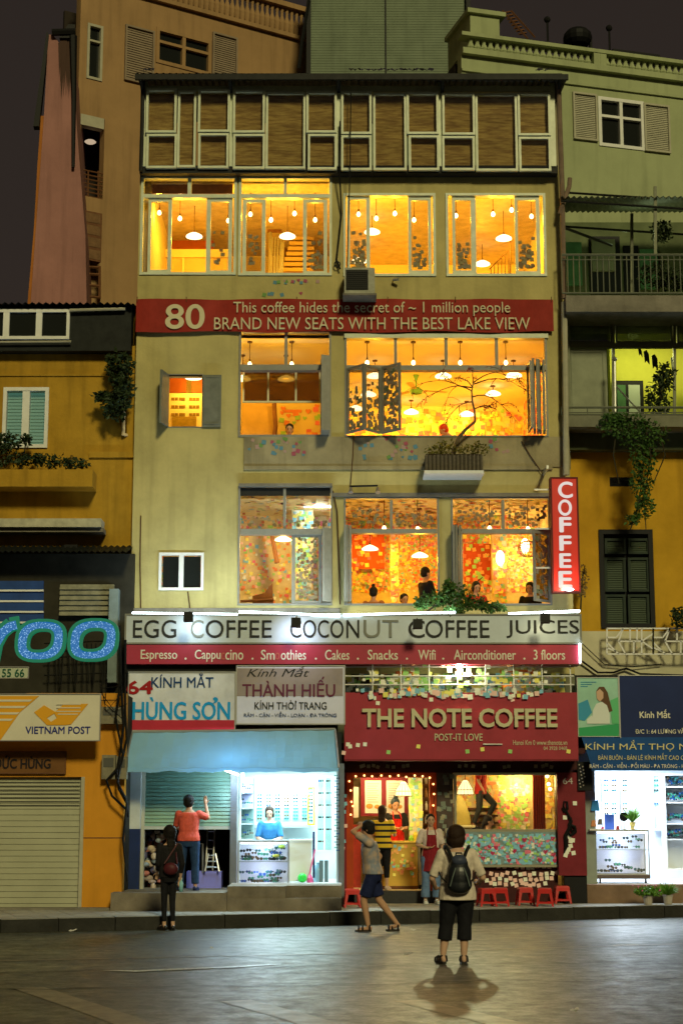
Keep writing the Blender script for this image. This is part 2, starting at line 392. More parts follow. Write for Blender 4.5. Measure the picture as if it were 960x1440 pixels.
SLAB = mat('pavement_tile', (.36, .34, .29), .7, .35, 1.4, bump=.3, bscale=35)
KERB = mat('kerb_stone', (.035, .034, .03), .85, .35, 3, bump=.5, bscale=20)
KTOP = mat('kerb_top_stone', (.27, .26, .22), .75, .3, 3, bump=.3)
m = MB(); a, b_ = K0 - KD * 40, K0 + KD * 60
m.hexa([(a.x, a.y + .28, -.05), (b_.x, b_.y + .28, -.05), (60, 60, -.05), (-60, 60, -.05), (a.x, a.y + .28, .19), (b_.x, b_.y + .28, .19), (60, 60, .19), (-60, 60, .19)])
pave = m.build('pavement', PAVE, kind='structure', label='narrow paved footway along the shop fronts')
kerb = link('kerb', None, None, (0, 0, 0), kind='structure', label='dark stone kerb between road and footway')
base = None
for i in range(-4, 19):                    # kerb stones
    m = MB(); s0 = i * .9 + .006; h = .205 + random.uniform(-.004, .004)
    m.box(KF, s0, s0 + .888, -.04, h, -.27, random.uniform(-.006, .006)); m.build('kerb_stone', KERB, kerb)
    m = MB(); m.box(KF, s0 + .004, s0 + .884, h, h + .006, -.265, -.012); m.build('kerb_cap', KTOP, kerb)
# paving tiles near the kerb and in front of the shops
me0 = None
for i in range(-6, 32):
    for j in range(1, 8):
        s0 = -1 + i * .45; d = -.3 - j * .45
        c = KF.pt(s0 + .22, 0, d + .22)
        if not (-6.2 < c.x < 7.2) or c.y > 31.6: continue
        m = MB(); h = .2 + random.uniform(0, .005); m.box(KF, s0 + .006, s0 + .444, .15, h, d + .006, d + .444)
        m.build('paving_tile', SLAB, pave)
# worn road paint, tar repairs, litter
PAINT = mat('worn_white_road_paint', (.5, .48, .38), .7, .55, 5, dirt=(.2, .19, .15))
OLDP = mat('faded_road_paint', (.20, .17, .115), .45, .5, 4, dirt=(.10, .085, .06))
TAR = mat('tar_seam', (.02, .02, .017), .5, .3, 6)
def ground_strip(pts, wd, z, m, name, label):
    mb = MB(); L = []
    for k, (px, py) in enumerate(pts): L.append(gp(px, py, 0))
    Lf, Rt = [], []
    for k, p in enumerate(L):
        t = (L[min(k + 1, len(L) - 1)] - L[max(0, k - 1)]).normalized(); n_ = Vector((-t.y, t.x, 0)) * (wd[k] if hasattr(wd, '__len__') else wd) / 2
        Lf.append(p + n_ + Vector((0, 0, z))); Rt.append(p - n_ + Vector((0, 0, z)))
    for k in range(len(L) - 1): mb.q(Rt[k], Rt[k + 1], Lf[k + 1], Lf[k])
    return mb.build(name, m, kind='structure', label=label)
ground_strip([(40, 1390), (130, 1420), (220, 1452)], .34, .004, OLDP, 'road_marking_or_glint', 'faded painted bar on the asphalt at lower left')
ground_strip([(330, 1408), (420, 1432), (480, 1452)], .34, .004, OLDP, 'road_marking_or_glint', 'faded slanting bar painted on the asphalt, low in the middle')
ground_strip([(575, 1408), (700, 1438), (760, 1455)], .34, .004, OLDP, 'road_marking_or_glint', 'faded slanting bar painted behind the woman with the backpack')
ground_strip([(0, 1352), (240, 1347), (560, 1340), (960, 1328)], .12, .004, OLDP, 'road_marking_or_glint', 'long faded lane line running the width of the road')
ground_strip([(708, 1306), (800, 1304), (905, 1301)], .07, .004, PAINT, 'road_marking_or_glint', 'thin white dash on the road before the red stools')
ground_strip([(862, 1330), (897, 1329)], .06, .004, PAINT, 'road_marking_or_glint', 'short white dash of road paint at the far side')
ground_strip([(145, 1366), (190, 1367), (260, 1364), (330, 1361), (395, 1357)], [.03, .20, .16, .14, .03], .008, mat('painted_wet_glint', (.75, .78, .8), .3, .5, 7, dirt=(.3, .32, .33)), 'road_marking_or_glint', 'pale strip painted as a wet reflection on the asphalt')  # wet reflection painted as a pale glossy strip
for y0, y1, s in ((1368, 1352, 'woman'), (1392, 1378, 'bars')):
    pts = [(x, y0 + (y1 - y0) * x / 960 + random.uniform(-2.2, 2.2)) for x in range(-40, 1010, 30)]
    ground_strip(pts, [random.uniform(.02, .06) for _ in pts], .007, TAR, 'tar_seam', 'dark uneven tar seam crossing the road behind the %s' % s)
ground_strip([(x, 1338 - x * .011 + random.uniform(-1, 1)) for x in range(560, 1000, 30)], .03, .007, TAR, 'tar_seam', 'thin dark tar seam near the far side of the road')
LIT = mat('crumpled_paper_litter', (.6, .58, .55), .8)
for k, (px, py, sz, lb) in enumerate([(131, 1309, .09, 'largest crumpled white wrapper lying by the kerb'), (100, 1311, .05, 'small pale scrap of litter by the kerb, far left'), (163, 1308, .05, 'small pale scrap right of the crumpled wrapper'),
        (318, 1303, .04, 'pale scrap of paper by the kerb below the sunglasses shop'), (579, 1310, .035, 'white scrap on the road beside the walking pedestrian'), (572, 1345, .05, 'torn scrap on the road left of the sandals'), (805, 1424, .04, 'scrap of paper on the road at lower right'), (297, 1335, .03, 'tiny pale scrap in the middle of the road')]):
    p = gp(px, py, 0); m = MB()
    for _ in range(7):
        q = p + Vector((random.uniform(-sz, sz), random.uniform(-sz, sz), random.uniform(.003, sz * .6)))
        m.q(q, q + Vector((sz * .8, random.uniform(-.02, .02), random.uniform(0, .02))), q + Vector((sz * .7, sz * .7, sz * .5)), q + Vector((0, sz * .6, sz * .25)))
    m.build('litter', LIT, label=lb, cat='litter')
# ================================================================ the cafe building
X0, X1 = -4.0, 4.39
cafe = thing('cafe_building', 'tall narrow cream cafe building with warm lit windows and red banner', 'building', (0.2, 31.5, .12))
z5, z4, z3, z2 = Z(243), Z(394), Z(640), Z(866)
Hs = {}
for k, r in dict(w41=(199, 249, 331, 385), w42=(337, 249, 465, 386), w43=(484, 273, 611, 387), w44=(628, 273, 766, 387),
                 w31=(337, 466, 464, 613), w32=(486, 474, 768, 614), w30=(236, 527, 284, 600),
                 w21=(336, 684, 466, 850), w22=(485, 700, 616, 850), w23=(636, 700, 773, 850), w20=(225, 779, 285, 829)).items():
    Hs[k] = M_.rect(r)
wall(M_, X0, X1, z2 - 1.1, Z(238), -.25, 0, Hs.values()).build('facade_wall', WALLP, cafe)
m = MB()                                   # side walls of the building
m.b(X0, X0 + .2, 31.76, 40.3, .12, Z(122)); m.b(X1 - .2, X1, 31.76, 40.3, .12, Z(122)); m.b(X0 + .2, X1 - .2, 40.1, 40.3, .12, Z(122)); m.build('side_wall', WALLP2, cafe)
for z in (z5, z4, z3, z2):
    m = MB(); m.b(X0 + .2, X1 - .2, 31.76, 40.1, z - .12, z + .06); m.build('floor_slab', ROOMF, cafe)
# string course, stained parapet band, vertical joint
m = MB(); a = M_.rect((343, 656, 776, 661)); m.box(M_, *a, 0, .05)
a = M_.rect((343, 613, 776, 657)); m.box(M_, a[0], X1, a[2], a[3] - .02, .004, .03); m.build('window_apron', WALLP2, cafe)
m = MB(); a = M_.rect((336, 681, 467, 685)); m.box(M_, *a, 0, .1); a = M_.rect((468, 694, 790, 699)); m.box(M_, *a, 0, .08)
a = M_.rect((184, 856, 478, 862)); m.box(M_, *a, 0, .1); m.build('window_hood', CONC, cafe)
m = MB(); a = M_.rect((484, 470, 770, 476)); m.box(M_, *a, 0, .06); m.build('window_hood', ALU, cafe)
m = MB(); a = M_.rect((198, 238, 782, 249)); m.box(M_, *a, 0, .22); m.build('roof_ledge', DARK, cafe)
# ---- rooms
def room(x0, x1, y1, z0, z1, wm, cm, fm, back=True):
    m = MB(); m.q((x0, y1, z0), (x1, y1, z0), (x1, y1, z1), (x0, y1, z1)); m.q((x0, 31.77, z0), (x0, y1, z0), (x0, y1, z1), (x0, 31.77, z1)); m.q((x1, y1, z0), (x1, 31.77, z0), (x1, 31.77, z1), (x1, y1, z1)); m.build('room_wall', wm, cafe)
    m = MB(); m.q((x0, 31.77, z1), (x0, y1, z1), (x1, y1, z1), (x1, 31.77, z1)); m.build('room_ceiling', cm, cafe)
    m = MB(); m.q((x0, 31.77, z0), (x1, 31.77, z0), (x1, y1, z0), (x0, y1, z0)); m.build('room_floor', fm, cafe)
xm = M_.sz(475, 540)[0]; xl = X0 + .21; xr = X1 - .21
c4 = Z(247); c3 = Z(470) ; c2 = Z(690)
room(xl, xm - .1, 36.2, z4 + .07, c4, ROOM, ROOMC, ROOMF); room(xm, xr, 36.8, z4 + .07, c4, ROOM, ROOMC, ROOMF)
room(xl, xm - .1, 34.8, z3 + .07, c3, ROOM, ROOMC, ROOMF); room(xm, xr, 37.4, z3 + .07, c3, ROOM, ROOMC, ROOMF)
NOTEW = mat('pale_papered_wall', (.72, .6, .34), .85, .2, 9)
xa = M_.sz(475, 780)[0]
room(xl, xa - .1, 34.3, z2 + .07, c2, NOTEW, ROOMC, ROOMF); room(xa, xr, 34.9, z2 + .07, c2, NOTEW, ROOMC, ROOMF)
# blockers behind small windows
# ---- top-floor glazed sunroom with bamboo blinds
BL = bpy.data.materials.new('woven_bamboo_blind'); BL.use_nodes = True; t = BL.node_tree; P = t.nodes['Principled BSDF']
g = t.nodes.new('ShaderNodeNewGeometry'); mp = t.nodes.new('ShaderNodeMapping'); mp.inputs['Scale'].default_value = (2.5, 2.5, 16); n_ = t.nodes.new('ShaderNodeTexNoise'); n_.inputs['Scale'].default_value = 1.6; n_.inputs['Detail'].default_value = 6
r_ = t.nodes.new('ShaderNodeValToRGB'); r_.color_ramp.elements[0].position = .35; r_.color_ramp.elements[1].position = .7; r_.color_ramp.elements[0].color = (.34, .19, .045, 1); r_.color_ramp.elements[1].color = (.68, .46, .12, 1)
t.links.new(g.outputs['Position'], mp.inputs[0]); t.links.new(mp.outputs[0], n_.inputs['Vector']); t.links.new(n_.outputs['Fac'], r_.inputs[0]); t.links.new(r_.outputs[0], P.inputs['Base Color']); P.inputs['Roughness'].default_value = .8
TOPB = [  # (frame rect, kind) one per pane
 (205, 124, 249, 187), (205, 187, 249, 236), (249, 126, 276, 235), (278, 125, 324, 186), (278, 186, 322, 236),
 (327, 126, 373, 187), (327, 187, 373, 237), (373, 128, 430, 237), (430, 128, 474, 187), (432, 187, 474, 238),
 (479, 128, 523, 189), (479, 189, 523, 239), (524, 129, 572, 239), (571, 129, 617, 189), (574, 189, 618, 239),
 (621, 130, 668, 190), (621, 190, 668, 239), (668, 130, 728, 240), (727, 130, 774, 191), (729, 191, 775, 240)]
for i, r in enumerate(TOPB):
    a = M_.rect(r, .3)
    m = MB(); ring(m, M_, (a[0] + .008, a[1] - .008, a[2] + .008, a[3] - .008), .045, .22, .30 + (.03 if i % 5 in (0, 3) else 0)); fo = m.build('window_frame', ALU, cafe)
    g_ = MB(); g_.box(M_, a[0] + .06, a[1] - .06, a[2] + .06, a[3] - .06, .252, .258); g_.build('pane', CLEAR, fo)
    b_ = MB(); n = max(3, int((a[3] - a[2]) / .12))
    for j in range(n):                     # rolled-down blind, each fold bowed a little
        za, zb = a[2] + (a[3] - a[2]) * j / n, a[2] + (a[3] - a[2]) * (j + 1) / n
        d = .15 + .012 * math.sin(j * 1.7 + i)
        b_.q(M_.pt(a[0] + .02, za, d), M_.pt(a[1] - .02, za, d), M_.pt(a[1] - .02, zb, .15 + .012 * math.sin((j + 1) * 1.7 + i)), M_.pt(a[0] + .02, zb, .15 + .012 * math.sin((j + 1) * 1.7 + i)))
    b_.build('bamboo_blind', BL, fo)
for px in (202, 326, 476, 619.5, 778):
    a0, a1 = M_.sz(px, 180, .32)[0], 0
    m = MB(); m.box(M_, a0 - .05, a0 + .05, Z(239.5), Z(121), .0, .24); m.build('corner_post', ALU, cafe)
m = MB(); a = M_.rect((200, 119, 779, 127), .3); m.box(M_, a[0], a[1], a[2], a[3], .0, .26); m.build('window_head', ALU, cafe)
CORR = mat('corrugated_iron', (.10, .095, .09), .6, .4, 4, metal=.2)
def corrug(p0, u, v, n, amp, m, L):        # corrugated sheet: p0 corner, u across the waves, v along them
    nrm = u.cross(v).normalized(); k = n * 4
    for i in range(k):
        h0, h1 = math.sin(i * math.pi / 2) * amp, math.sin((i + 1) * math.pi / 2) * amp
        a, b = p0 + u * i / k + nrm * h0, p0 + u * (i + 1) / k + nrm * h1
        m.q(a, b, b + v, a + v); m.q(a - nrm * .006, a + v - nrm * .006, b + v - nrm * .006, b - nrm * .006)
m = MB(); za = Z(104, 30.9); corrug(Vector((X0 - .05, 30.85, za)), Vector((X1 - X0 + .12, 0, -.06)), Vector((0, 3.4, .45)), 66, .018, m, 0); rf = m.build('roof_sheet', CORR, cafe)
m = MB(); m.b(X0 - .06, X1 + .07, 30.84, 30.9, za - .13, za - .02); m.build('roof_fascia', DARK, cafe)
m = MB(); m.b(X0, X1, 31.2, 31.26, Z(119.5), Z(119.5) + .12)
for px in (203, 326, 476, 620, 782):
    x = M_.sz(px, 110)[0]; m.hexa([(x - .03, 30.9, za - .1), (x + .03, 30.9, za - .1), (x + .03, 31.5, za - .32), (x - .03, 31.5, za - .32), (x - .03, 30.9, za - .04), (x + .03, 30.9, za - .04), (x + .03, 31.5, za - .02), (x - .03, 31.5, za - .02)])
m.build('roof_bracket', DARK, cafe)
FOIL = mat('crumpled_foil', (.7, .7, .75), .25, metal=1)
for x0, x1, lb in ((490, 607, 'crumpled silver foil along the roof edge, longer piece'), (748, 772, 'short scrap of silver foil at the right end of the roof edge'), (207, 222, 'small scrap of bright foil at the left roof corner')):
    m = MB(); n = int((x1 - x0) / 3)
    P = [[Vector((M_.sz(x0 + (x1 - x0) * i / n, 100)[0], 30.8 + j * .1, za + .03 + random.uniform(-.01, .06) + j * .05)) for j in range(3)] for i in range(n + 1)]
    for i in range(n):
        for j in range(2): m.q(P[i][j], P[i + 1][j], P[i + 1][j + 1], P[i][j + 1])
    m.build('foil_scrap', FOIL, label=lb, cat='foil')
# pipes down the two edges
PIPE = mat('old_drain_pipe', (.20, .14, .10), .6, .3, 5)
pp = thing('drain_pipe', 'brown drain pipe down the right edge of the cafe building from roof to banner', 'pipe', (X1 - .02, 31.3, 9))
m = MB(); m.tube([M_.w(785, 108, .3), M_.w(787, 180, .3), M_.w(790, 260, .28), M_.w(793, 420, .2)], .05, 8); m.build('pipe_run', PIPE, pp)
m = MB(); m.tube([M_.w(793, 425, .2), M_.w(794.5, 540, .2), M_.w(796, 668, .2)], .06, 8); m.build('pipe_run', mat('pale_drain_pipe', (.42, .40, .3), .6, .2, 5), pp)
m = MB(); m.tube([M_.w(787, 300, .26), M_.w(790, 290, .3), M_.w(800, 262, .1), M_.w(801, 250, .1)], .045, 8); m.build('pipe_branch', PIPE, pp)
pl = thing('drain_pipe', 'thin dark drain pipe at the top left corner of the cafe building', 'pipe', (X0, 31.2, 14))
m = MB(); m.tube([M_.w(201, 105, .3), M_.w(200, 170, .3), M_.w(198, 240, .3)], .04, 8); m.build('pipe_run', DARK, pl)
cb = thing('cable', 'slack black cable hanging down between the upper windows', 'cable', (0, 31.3, 11))
m = MB(); m.tube([M_.w(478, 170, .35), M_.w(477, 240, .3), M_.w(480, 300, .06), M_.w(473, 365, .05), M_.w(478, 378, .1)], .018, 5); m.tube([M_.w(493, 130, .4), M_.w(492, 235, .4), M_.w(489, 330, .08), M_.w(488, 376, .1)], .012, 5)
a = M_.w(474, 372, .06); m.tube([a + Vector((math.cos(t) * .06, -.02, math.sin(t) * .06)) for t in [i * .7 for i in range(10)]], .012, 5); m.build('cable_run', BLACK, cb)
# ================================================================ windows of the cafe
def win_frame(k, t, mt=ALU, d0=-.12, d1=.03):
    a = Hs[k]; m = MB(); ring(m, M_, (a[0] - .02, a[1] + .02, a[2] - .02, a[3] + .02), t, d0, d1); return m.build('window', mt, cafe)
def subpane(fo, r, mt=CLEAR, d=-.05, name='pane'):
    a = M_.rect(r, d); g = MB(); g.box(M_, a[0], a[1], a[2], a[3], d - .003, d + .003); return g.build(name, mt, fo)
def subsash(fo, r, pr, mt=ALU, d0=-.09, d1=-.02, gm=CLEAR):   # frame rect, pane rect -> sash sub-part + pane sub-part
    a, p = M_.rect(r, d1), M_.rect(pr, d1); m = MB()
    m.box(M_, a[0], p[0], a[2], a[3], d0, d1); m.box(M_, p[1], a[1], a[2], a[3], d0, d1); m.box(M_, p[0], p[1], a[2], p[2], d0, d1); m.box(M_, p[0], p[1], p[3], a[3], d0, d1)
    m.build('sash', mt, fo); subpane(fo, pr, gm, (d0 + d1) / 2)
for k, tr, sashes in (
  ('w41', [(204, 251, 264, 272), (269, 251, 327, 272)], [((208, 279, 241, 384), (212, 283, 236, 379)), ((290, 279, 326, 384), (296, 283, 321, 380))]),
  ('w42', [(341, 253, 399, 273), (403, 253, 461, 273)], [((341, 280, 373, 385), (346, 284, 368, 381)), ((426, 280, 460, 385), (431, 284, 455, 381))]),
  ('w43', [], [((488, 276, 520, 385), (492, 280, 515, 380)), ((574, 276, 606, 385), (578, 281, 602, 380))]),
  ('w44', [], [((636, 276, 669, 386), (640, 281, 662, 380)), ((724, 276, 759, 386), (728, 281, 754, 381))])):
    fo = win_frame(k, .05)
    if tr:
        a = Hs[k]; m = MB(); za, zb = M_.sz(400, 278)[1], M_.sz(400, 273)[1]; m.box(M_, a[0] + .03, a[1] - .03, za, zb, -.12, .025)
        xb0, xb1 = M_.sz((tr[0][2]), 260)[0], M_.sz(tr[1][0], 260)[0]; m.box(M_, xb0, xb1, zb, a[3] - .03, -.12, .022); m.build('transom_bar', ALU, fo)
        for r in tr: subpane(fo, r)
    for r, p in sashes: subsash(fo, r, p)
# frosted dark boards behind the first transom
m = MB(); a = M_.rect((204, 256, 327, 272), -.3); m.box(M_, *a, -.34, -.3); m.build('transom_panel', BROWN, cafe)
# --- third floor
fo = win_frame('w31', .04, GREY); m = MB()
a = M_.rect((338, 513, 463, 521), .02); m.box(M_, *a, -.12, .06); a = M_.rect((400, 468, 404, 513)); m.box(M_, *a, -.1, .015); m.build('transom_bar', GREY, fo)
subpane(fo, (341, 468, 400, 512)); subpane(fo, (404, 468, 462, 512))
for r in ((341, 522, 376, 562), (379, 522, 414, 562), (417, 522, 450, 562)):   # raised inner sash
    pass
AMB = glass('amber_pane', (.75, .6, .3), .08, .5)
a = M_.rect((341, 521, 451, 566), -.4); m = MB(); ring(m, M_, a, .035, -.44, -.4)
for px in (377, 416): x = M_.sz(px, 540, -.4)[0]; m.box(M_, x - .018, x + .018, a[2] + .03, a[3] - .03, -.44, -.402)
m.build('inner_sash', ALU, fo); g_ = MB(); g_.box(M_, a[0] + .03, a[1] - .03, a[2] + .03, a[3] - .03, -.425, -.415); g_.build('pane', AMB, fo)
fo = win_frame('w32', .04, GREY); m = MB()
a = M_.rect((487, 514, 767, 521), .02); m.box(M_, *a, -.12, .06)
for px in (556, 627, 698): x = M_.sz(px, 495)[0]; m.box(M_, x - .03, x + .03, a[3], Hs['w32'][3] - .02, -.1, .015)
m.build('transom_bar', GREY, fo)
for r in ((488, 478, 553, 513), (559, 478, 624, 513), (630, 478, 695, 513), (701, 478, 766, 513)): subpane(fo, r)
def fold_panel(fo, pa, da, pb, db, y0, y1, mt, gm=CLEAR, notes=0, t=.045, dens=None):  # folding sash between two hinge lines
    z0, z1 = M_.sz(480, y1)[1], M_.sz(480, y0)[1]; zc = (y0 + y1) / 2
    A = M_.w(pa, zc, da); B = M_.w(pb, zc, db); A.z = B.z = 0; fr = Fr(A, B - A); L = (B - A).length
    m = MB(); ring(m, fr, (0, L, z0, z1), t, -.02, .02); m.build('folding_sash', mt, fo)
    g = MB(); g.box(fr, t, L - t, z0 + t, z1 - t, -.003, .003); g.build('pane', gm, fo)
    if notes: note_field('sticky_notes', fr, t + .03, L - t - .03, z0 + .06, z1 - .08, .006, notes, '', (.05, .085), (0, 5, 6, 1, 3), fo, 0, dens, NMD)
zlo, zhi = M_.sz(480, 613)[1], M_.sz(480, 520)[1]
grade = lambda s, z: max(0, 1 - (z - zlo) / (zhi - zlo) * 1.25)
fold_panel(fo, 488, .04, 512, .42, 519, 611, GREY, notes=40, dens=grade)
fold_panel(fo, 512, .42, 535, .05, 519, 611, GREY, notes=45, dens=grade)
fold_panel(fo, 537, .05, 563, .40, 517, 611, GREY, notes=110)
fold_panel(fo, 742, .02, 747, .5, 516, 609, GREY, notes=30, dens=grade)
for i, px in enumerate((751, 755, 759, 764)): fold_panel(fo, px, .02, px + (1 if i % 2 else -1), .5 - .03 * i, 513, 611, GREY)
fo3 = [c for c in cafe.children if c.name.startswith('window')][-2]
for i, px in enumerate((452, 455, 458, 461)): fold_panel(fo3, px, .02, px + 1, .5 - .02 * i, 508, 612, GREY)
# small casement with open grey shutters
fo = win_frame('w30', .02, GREY, -.1, .01)
SHUT = mat('grey_shutter_paint', (.17, .18, .15), .6, .25, 5)
m = MB(); a = M_.rect((285, 527, 311, 600), .05); m.box(M_, *a, .03, .06); ring(m, M_, (a[0] + .02, a[1] - .02, a[2] + .04, a[3] - .04), .02, .06, .072); m.build('shutter', SHUT, cafe)
A = M_.pt(Hs['w30'][0], 0, .01); m = MB(); fr = Fr(A, Vector((-.12, -.5, 0))); m.box(fr, 0, .42, Hs['w30'][2], Hs['w30'][3], -.02, .02); m.build('shutter', SHUT, cafe)
# second floor
fo = win_frame('w21', .035, GREY); m = MB(); a = M_.rect((338, 744, 464, 752), .02); m.box(M_, *a, -.12, .05); a = M_.rect((398, 687, 402, 744)); m.box(M_, *a, -.1, .012)
m.build('transom_bar', GREY, fo)
m = MB(); a = M_.rect((338, 686, 464, 697), -.02); m.box(M_, *a, -.06, -.02); m.build('dark_top_strip', DARK, fo)
subpane(fo, (339, 698, 398, 744)); subpane(fo, (402, 698, 463, 744)); subsash(fo, (410, 752, 452, 848), (415, 755, 448, 845), GREY)
for i, px in enumerate((454, 457, 460, 463)): fold_panel(fo, px, .0, px + 1, .42 - .03 * i, 747, 849, GREY)
fo = win_frame('w22', .035, GREY); m = MB(); a = M_.rect((487, 744, 614, 750), .02); m.box(M_, *a, -.12, .05); a = M_.rect((548, 703, 552, 744)); m.box(M_, *a, -.1, .012); m.build('transom_bar', GREY, fo)
subpane(fo, (488, 703, 548, 743)); subpane(fo, (552, 703, 614, 743))
for i, px in enumerate((486, 489, 493)): fold_panel(fo, px, .0, px - 1, .42 - .03 * i, 743, 849, GREY)
fo = win_frame('w23', .035, GREY); m = MB(); a = M_.rect((638, 744, 771, 750), .02); m.box(M_, *a, -.12, .05); a = M_.rect((705, 703, 709, 744)); m.box(M_, *a, -.1, .012); m.build('transom_bar', GREY, fo)
subpane(fo, (639, 703, 705, 743)); subpane(fo, (709, 703, 771, 743))
for i, px in enumerate((640, 644, 649)): fold_panel(fo, px, .0, px - 2, .42 - .03 * i, 743, 849, GREY)
fold_panel(fo, 750, .35, 772, .02, 750, 848, GREY, AMB, 60)
# closed little window
fo = win_frame('w20', .05, WHITE, -.06, .05); a = Hs['w20']; m = MB(); x = M_.sz(255, 800)[0]; m.box(M_, x - .045, x + .045, a[2] + .03, a[3] - .03, -.06, .048); m.build('mullion', WHITE, fo)
DKG = mat('dark_window_glass', (.012, .014, .012), .12)
subpane(fo, (229, 783, 253, 826), DKG, -.02); subpane(fo, (258, 783, 282, 826), DKG, -.02)
# side window leaf sticking out on the left edge
m = MB(); fr = Fr(Vector((X0 - .02, 31.9, 0)), Vector((-.35, -.6, 0))); z0, z1 = Z(616, 31.8), Z(541, 31.8)
lf = thing('window_leaf', 'open side window leaf coloured with amber glow at the left edge of the cafe building', 'window', (X0 - .2, 31.6, z0))
ring(m, fr, (0, .42, z0, z1), .05, -.02, .02); m.build('leaf_frame', mat('amber_lit_frame', (.75, .6, .35), .5), lf); g_ = MB(); g_.box(fr, .05, .37, z0 + .05, z1 - .05, -.003, .003); g_.build('pane', AMB, lf)  # amber glow put into the frame colour
# ================================================================ signs on the cafe
def sign(name, label, r, d0, d1, m, cat='sign', edge=None, fr=M_, et=.03):
    a = fr.rect(r, d1); t = thing(name, label, cat, fr.pt((a[0] + a[1]) / 2, a[2], d0))
    b = MB(); b.box(fr, a[0], a[1], a[2], a[3], d0, d1 - .004); b.build('board', m, t)
    if edge:
        b = MB(); ring(b, fr, (a[0] - .005, a[1] + .005, a[2] - .005, a[3] + .005), et, d0 + .005, d1 + .012); b.build('sign_frame', edge, t)
    return t
RED = mat('faded_red_banner', (.30, .022, .012), .65, .25, 2.5, bump=.2, bscale=5)
CREAMT = mat('cream_lettering', (.62, .55, .36), .7)
# banner with a slightly waved cloth
a = M_.rect((191, 420, 778, 466), .12); bn = thing('banner', 'long red cloth banner about new seats and lake view', 'banner', M_.pt(0, a[2], .1))
m = MB(); n = 60
P = [(a[0] + (a[1] - a[0]) * i / n, .10 + .012 * math.sin(i * .9) + .008 * math.sin(i * .33), .015 * math.sin(i * .4)) for i in range(n + 1)]
for i in range(n):
    (s0, d0, e0), (s1, d1, e1) = P[i], P[i + 1]
    m.q(M_.pt(s0, a[2] - e0, d0), M_.pt(s1, a[2] - e1, d1), M_.pt(s1, a[3] + e1 * .6, d1), M_.pt(s0, a[3] + e0 * .6, d0))
    m.q(M_.pt(s0, a[2] - e0, d0 - .01), M_.pt(s0, a[3] + e0 * .6, d0 - .01), M_.pt(s1, a[3] + e1 * .6, d1 - .01), M_.pt(s1, a[2] - e1, d1 - .01))
m.build('cloth', RED, bn, smooth=True)
letters(M_, (233, 428, 287, 462), '80', .125, CREAMT, bn, bold=.025)
letters(M_, (328, 424, 717, 444), 'This coffee hides the secret of ~ 1 million people', .125, CREAMT, bn)
letters(M_, (301, 446, 745, 463), 'BRAND NEW SEATS WITH THE BEST LAKE VIEW', .125, CREAMT, bn)
m = MB()
for px in (193, 262, 417, 478, 545, 640, 775): a_ = M_.w(px, 417, .08); m.tube([a_, M_.w(px, 424, .12)], .008, 4)
m.build('banner_tie', CORD, bn)
# vertical COFFEE light box
a = M_.rect((776, 672, 813, 832), .75)
LB = bpy.data.materials.new('backlit_red_acrylic'); LB.use_nodes = True; t = LB.node_tree; P = t.nodes['Principled BSDF']; P.inputs['Base Color'].default_value = (.4, .015, .01, 1); P.inputs['Roughness'].default_value = .3
P.inputs['Emission Color'].default_value = (1, .035, .012, 1); P.inputs['Emission Strength'].default_value = .22
cs = thing('vertical_sign', 'tall narrow red light box spelling COFFEE downwards at the right edge', 'sign', M_.pt((a[0] + a[1]) / 2, a[2], .5))
m = MB(); m.box(M_, a[0], a[1], a[2], a[3], .55, .75); m.build('light_box', LB, cs)
m = MB(); ring(m, M_, (a[0] - .015, a[1] + .015, a[2] - .015, a[3] + .015), .03, .53, .765); m.build('sign_frame', mat('dark_red_frame', (.10, .01, .01), .5), cs)
m = MB()
for py in (690, 745, 800):
    z = M_.sz(776, py, .6)[1]; m.b(a[0] - .3, a[0] - .01, 30.86, 30.89, z, z + .03)
x = M_.sz(770, 700, .6)[0]; m.b(x - .02, x + .02, 30.84, 31.48, M_.sz(776, 660, .6)[1], M_.sz(776, 655, .6)[1]); m.build('sign_bracket', STEEL, cs)
LW = glow('lit_white_letters', (1, .86, .8), .75)
for ch, y0, y1, x0, x1 in (('C', 678, 700, 785, 804), ('O', 703, 725, 785, 803), ('F', 728, 748, 787, 802), ('F', 754, 774, 787, 802), ('E', 779, 798, 787, 802), ('E', 804, 826, 786, 803)):
    letters(M_, (x0, y0, x1, y1), ch, .752, LW, cs, .02, .045, name='letter')
m = MB(); c = M_.w(800, 829, .85); m.ell(c, (.09, .03, .03), 8, 4); m.build('lamp_lens', TUBE, cs); lamp('sign_lamp', c + Vector((-.05, -.12, .05)), 7, (1, .75, .5), .03, cs)
cb = thing('cable', 'thin loose wires crossing the cafe wall between the windows', 'cable', M_.w(495, 650, .05)); m = MB(); m.tube([M_.w(x, y, .05) for x, y in ((497, 613), (496, 640), (492, 690))], .01, 4); m.tube([M_.w(x, y, .06) for x, y in ((733, 620), (745, 640), (764, 668))], .01, 4); m.tube([M_.w(x, y, .06) for x, y in ((468, 690), (474, 720), (476, 780), (478, 850))], .012, 4); m.tube([M_.w(x, y, .05) for x, y in ((198, 725), (197, 790), (198, 860))], .012, 4); m.tube([M_.w(x, y, .05) for x, y in ((264, 832), (268, 862))], .012, 4); m.build('cable_run', CORD, cb)
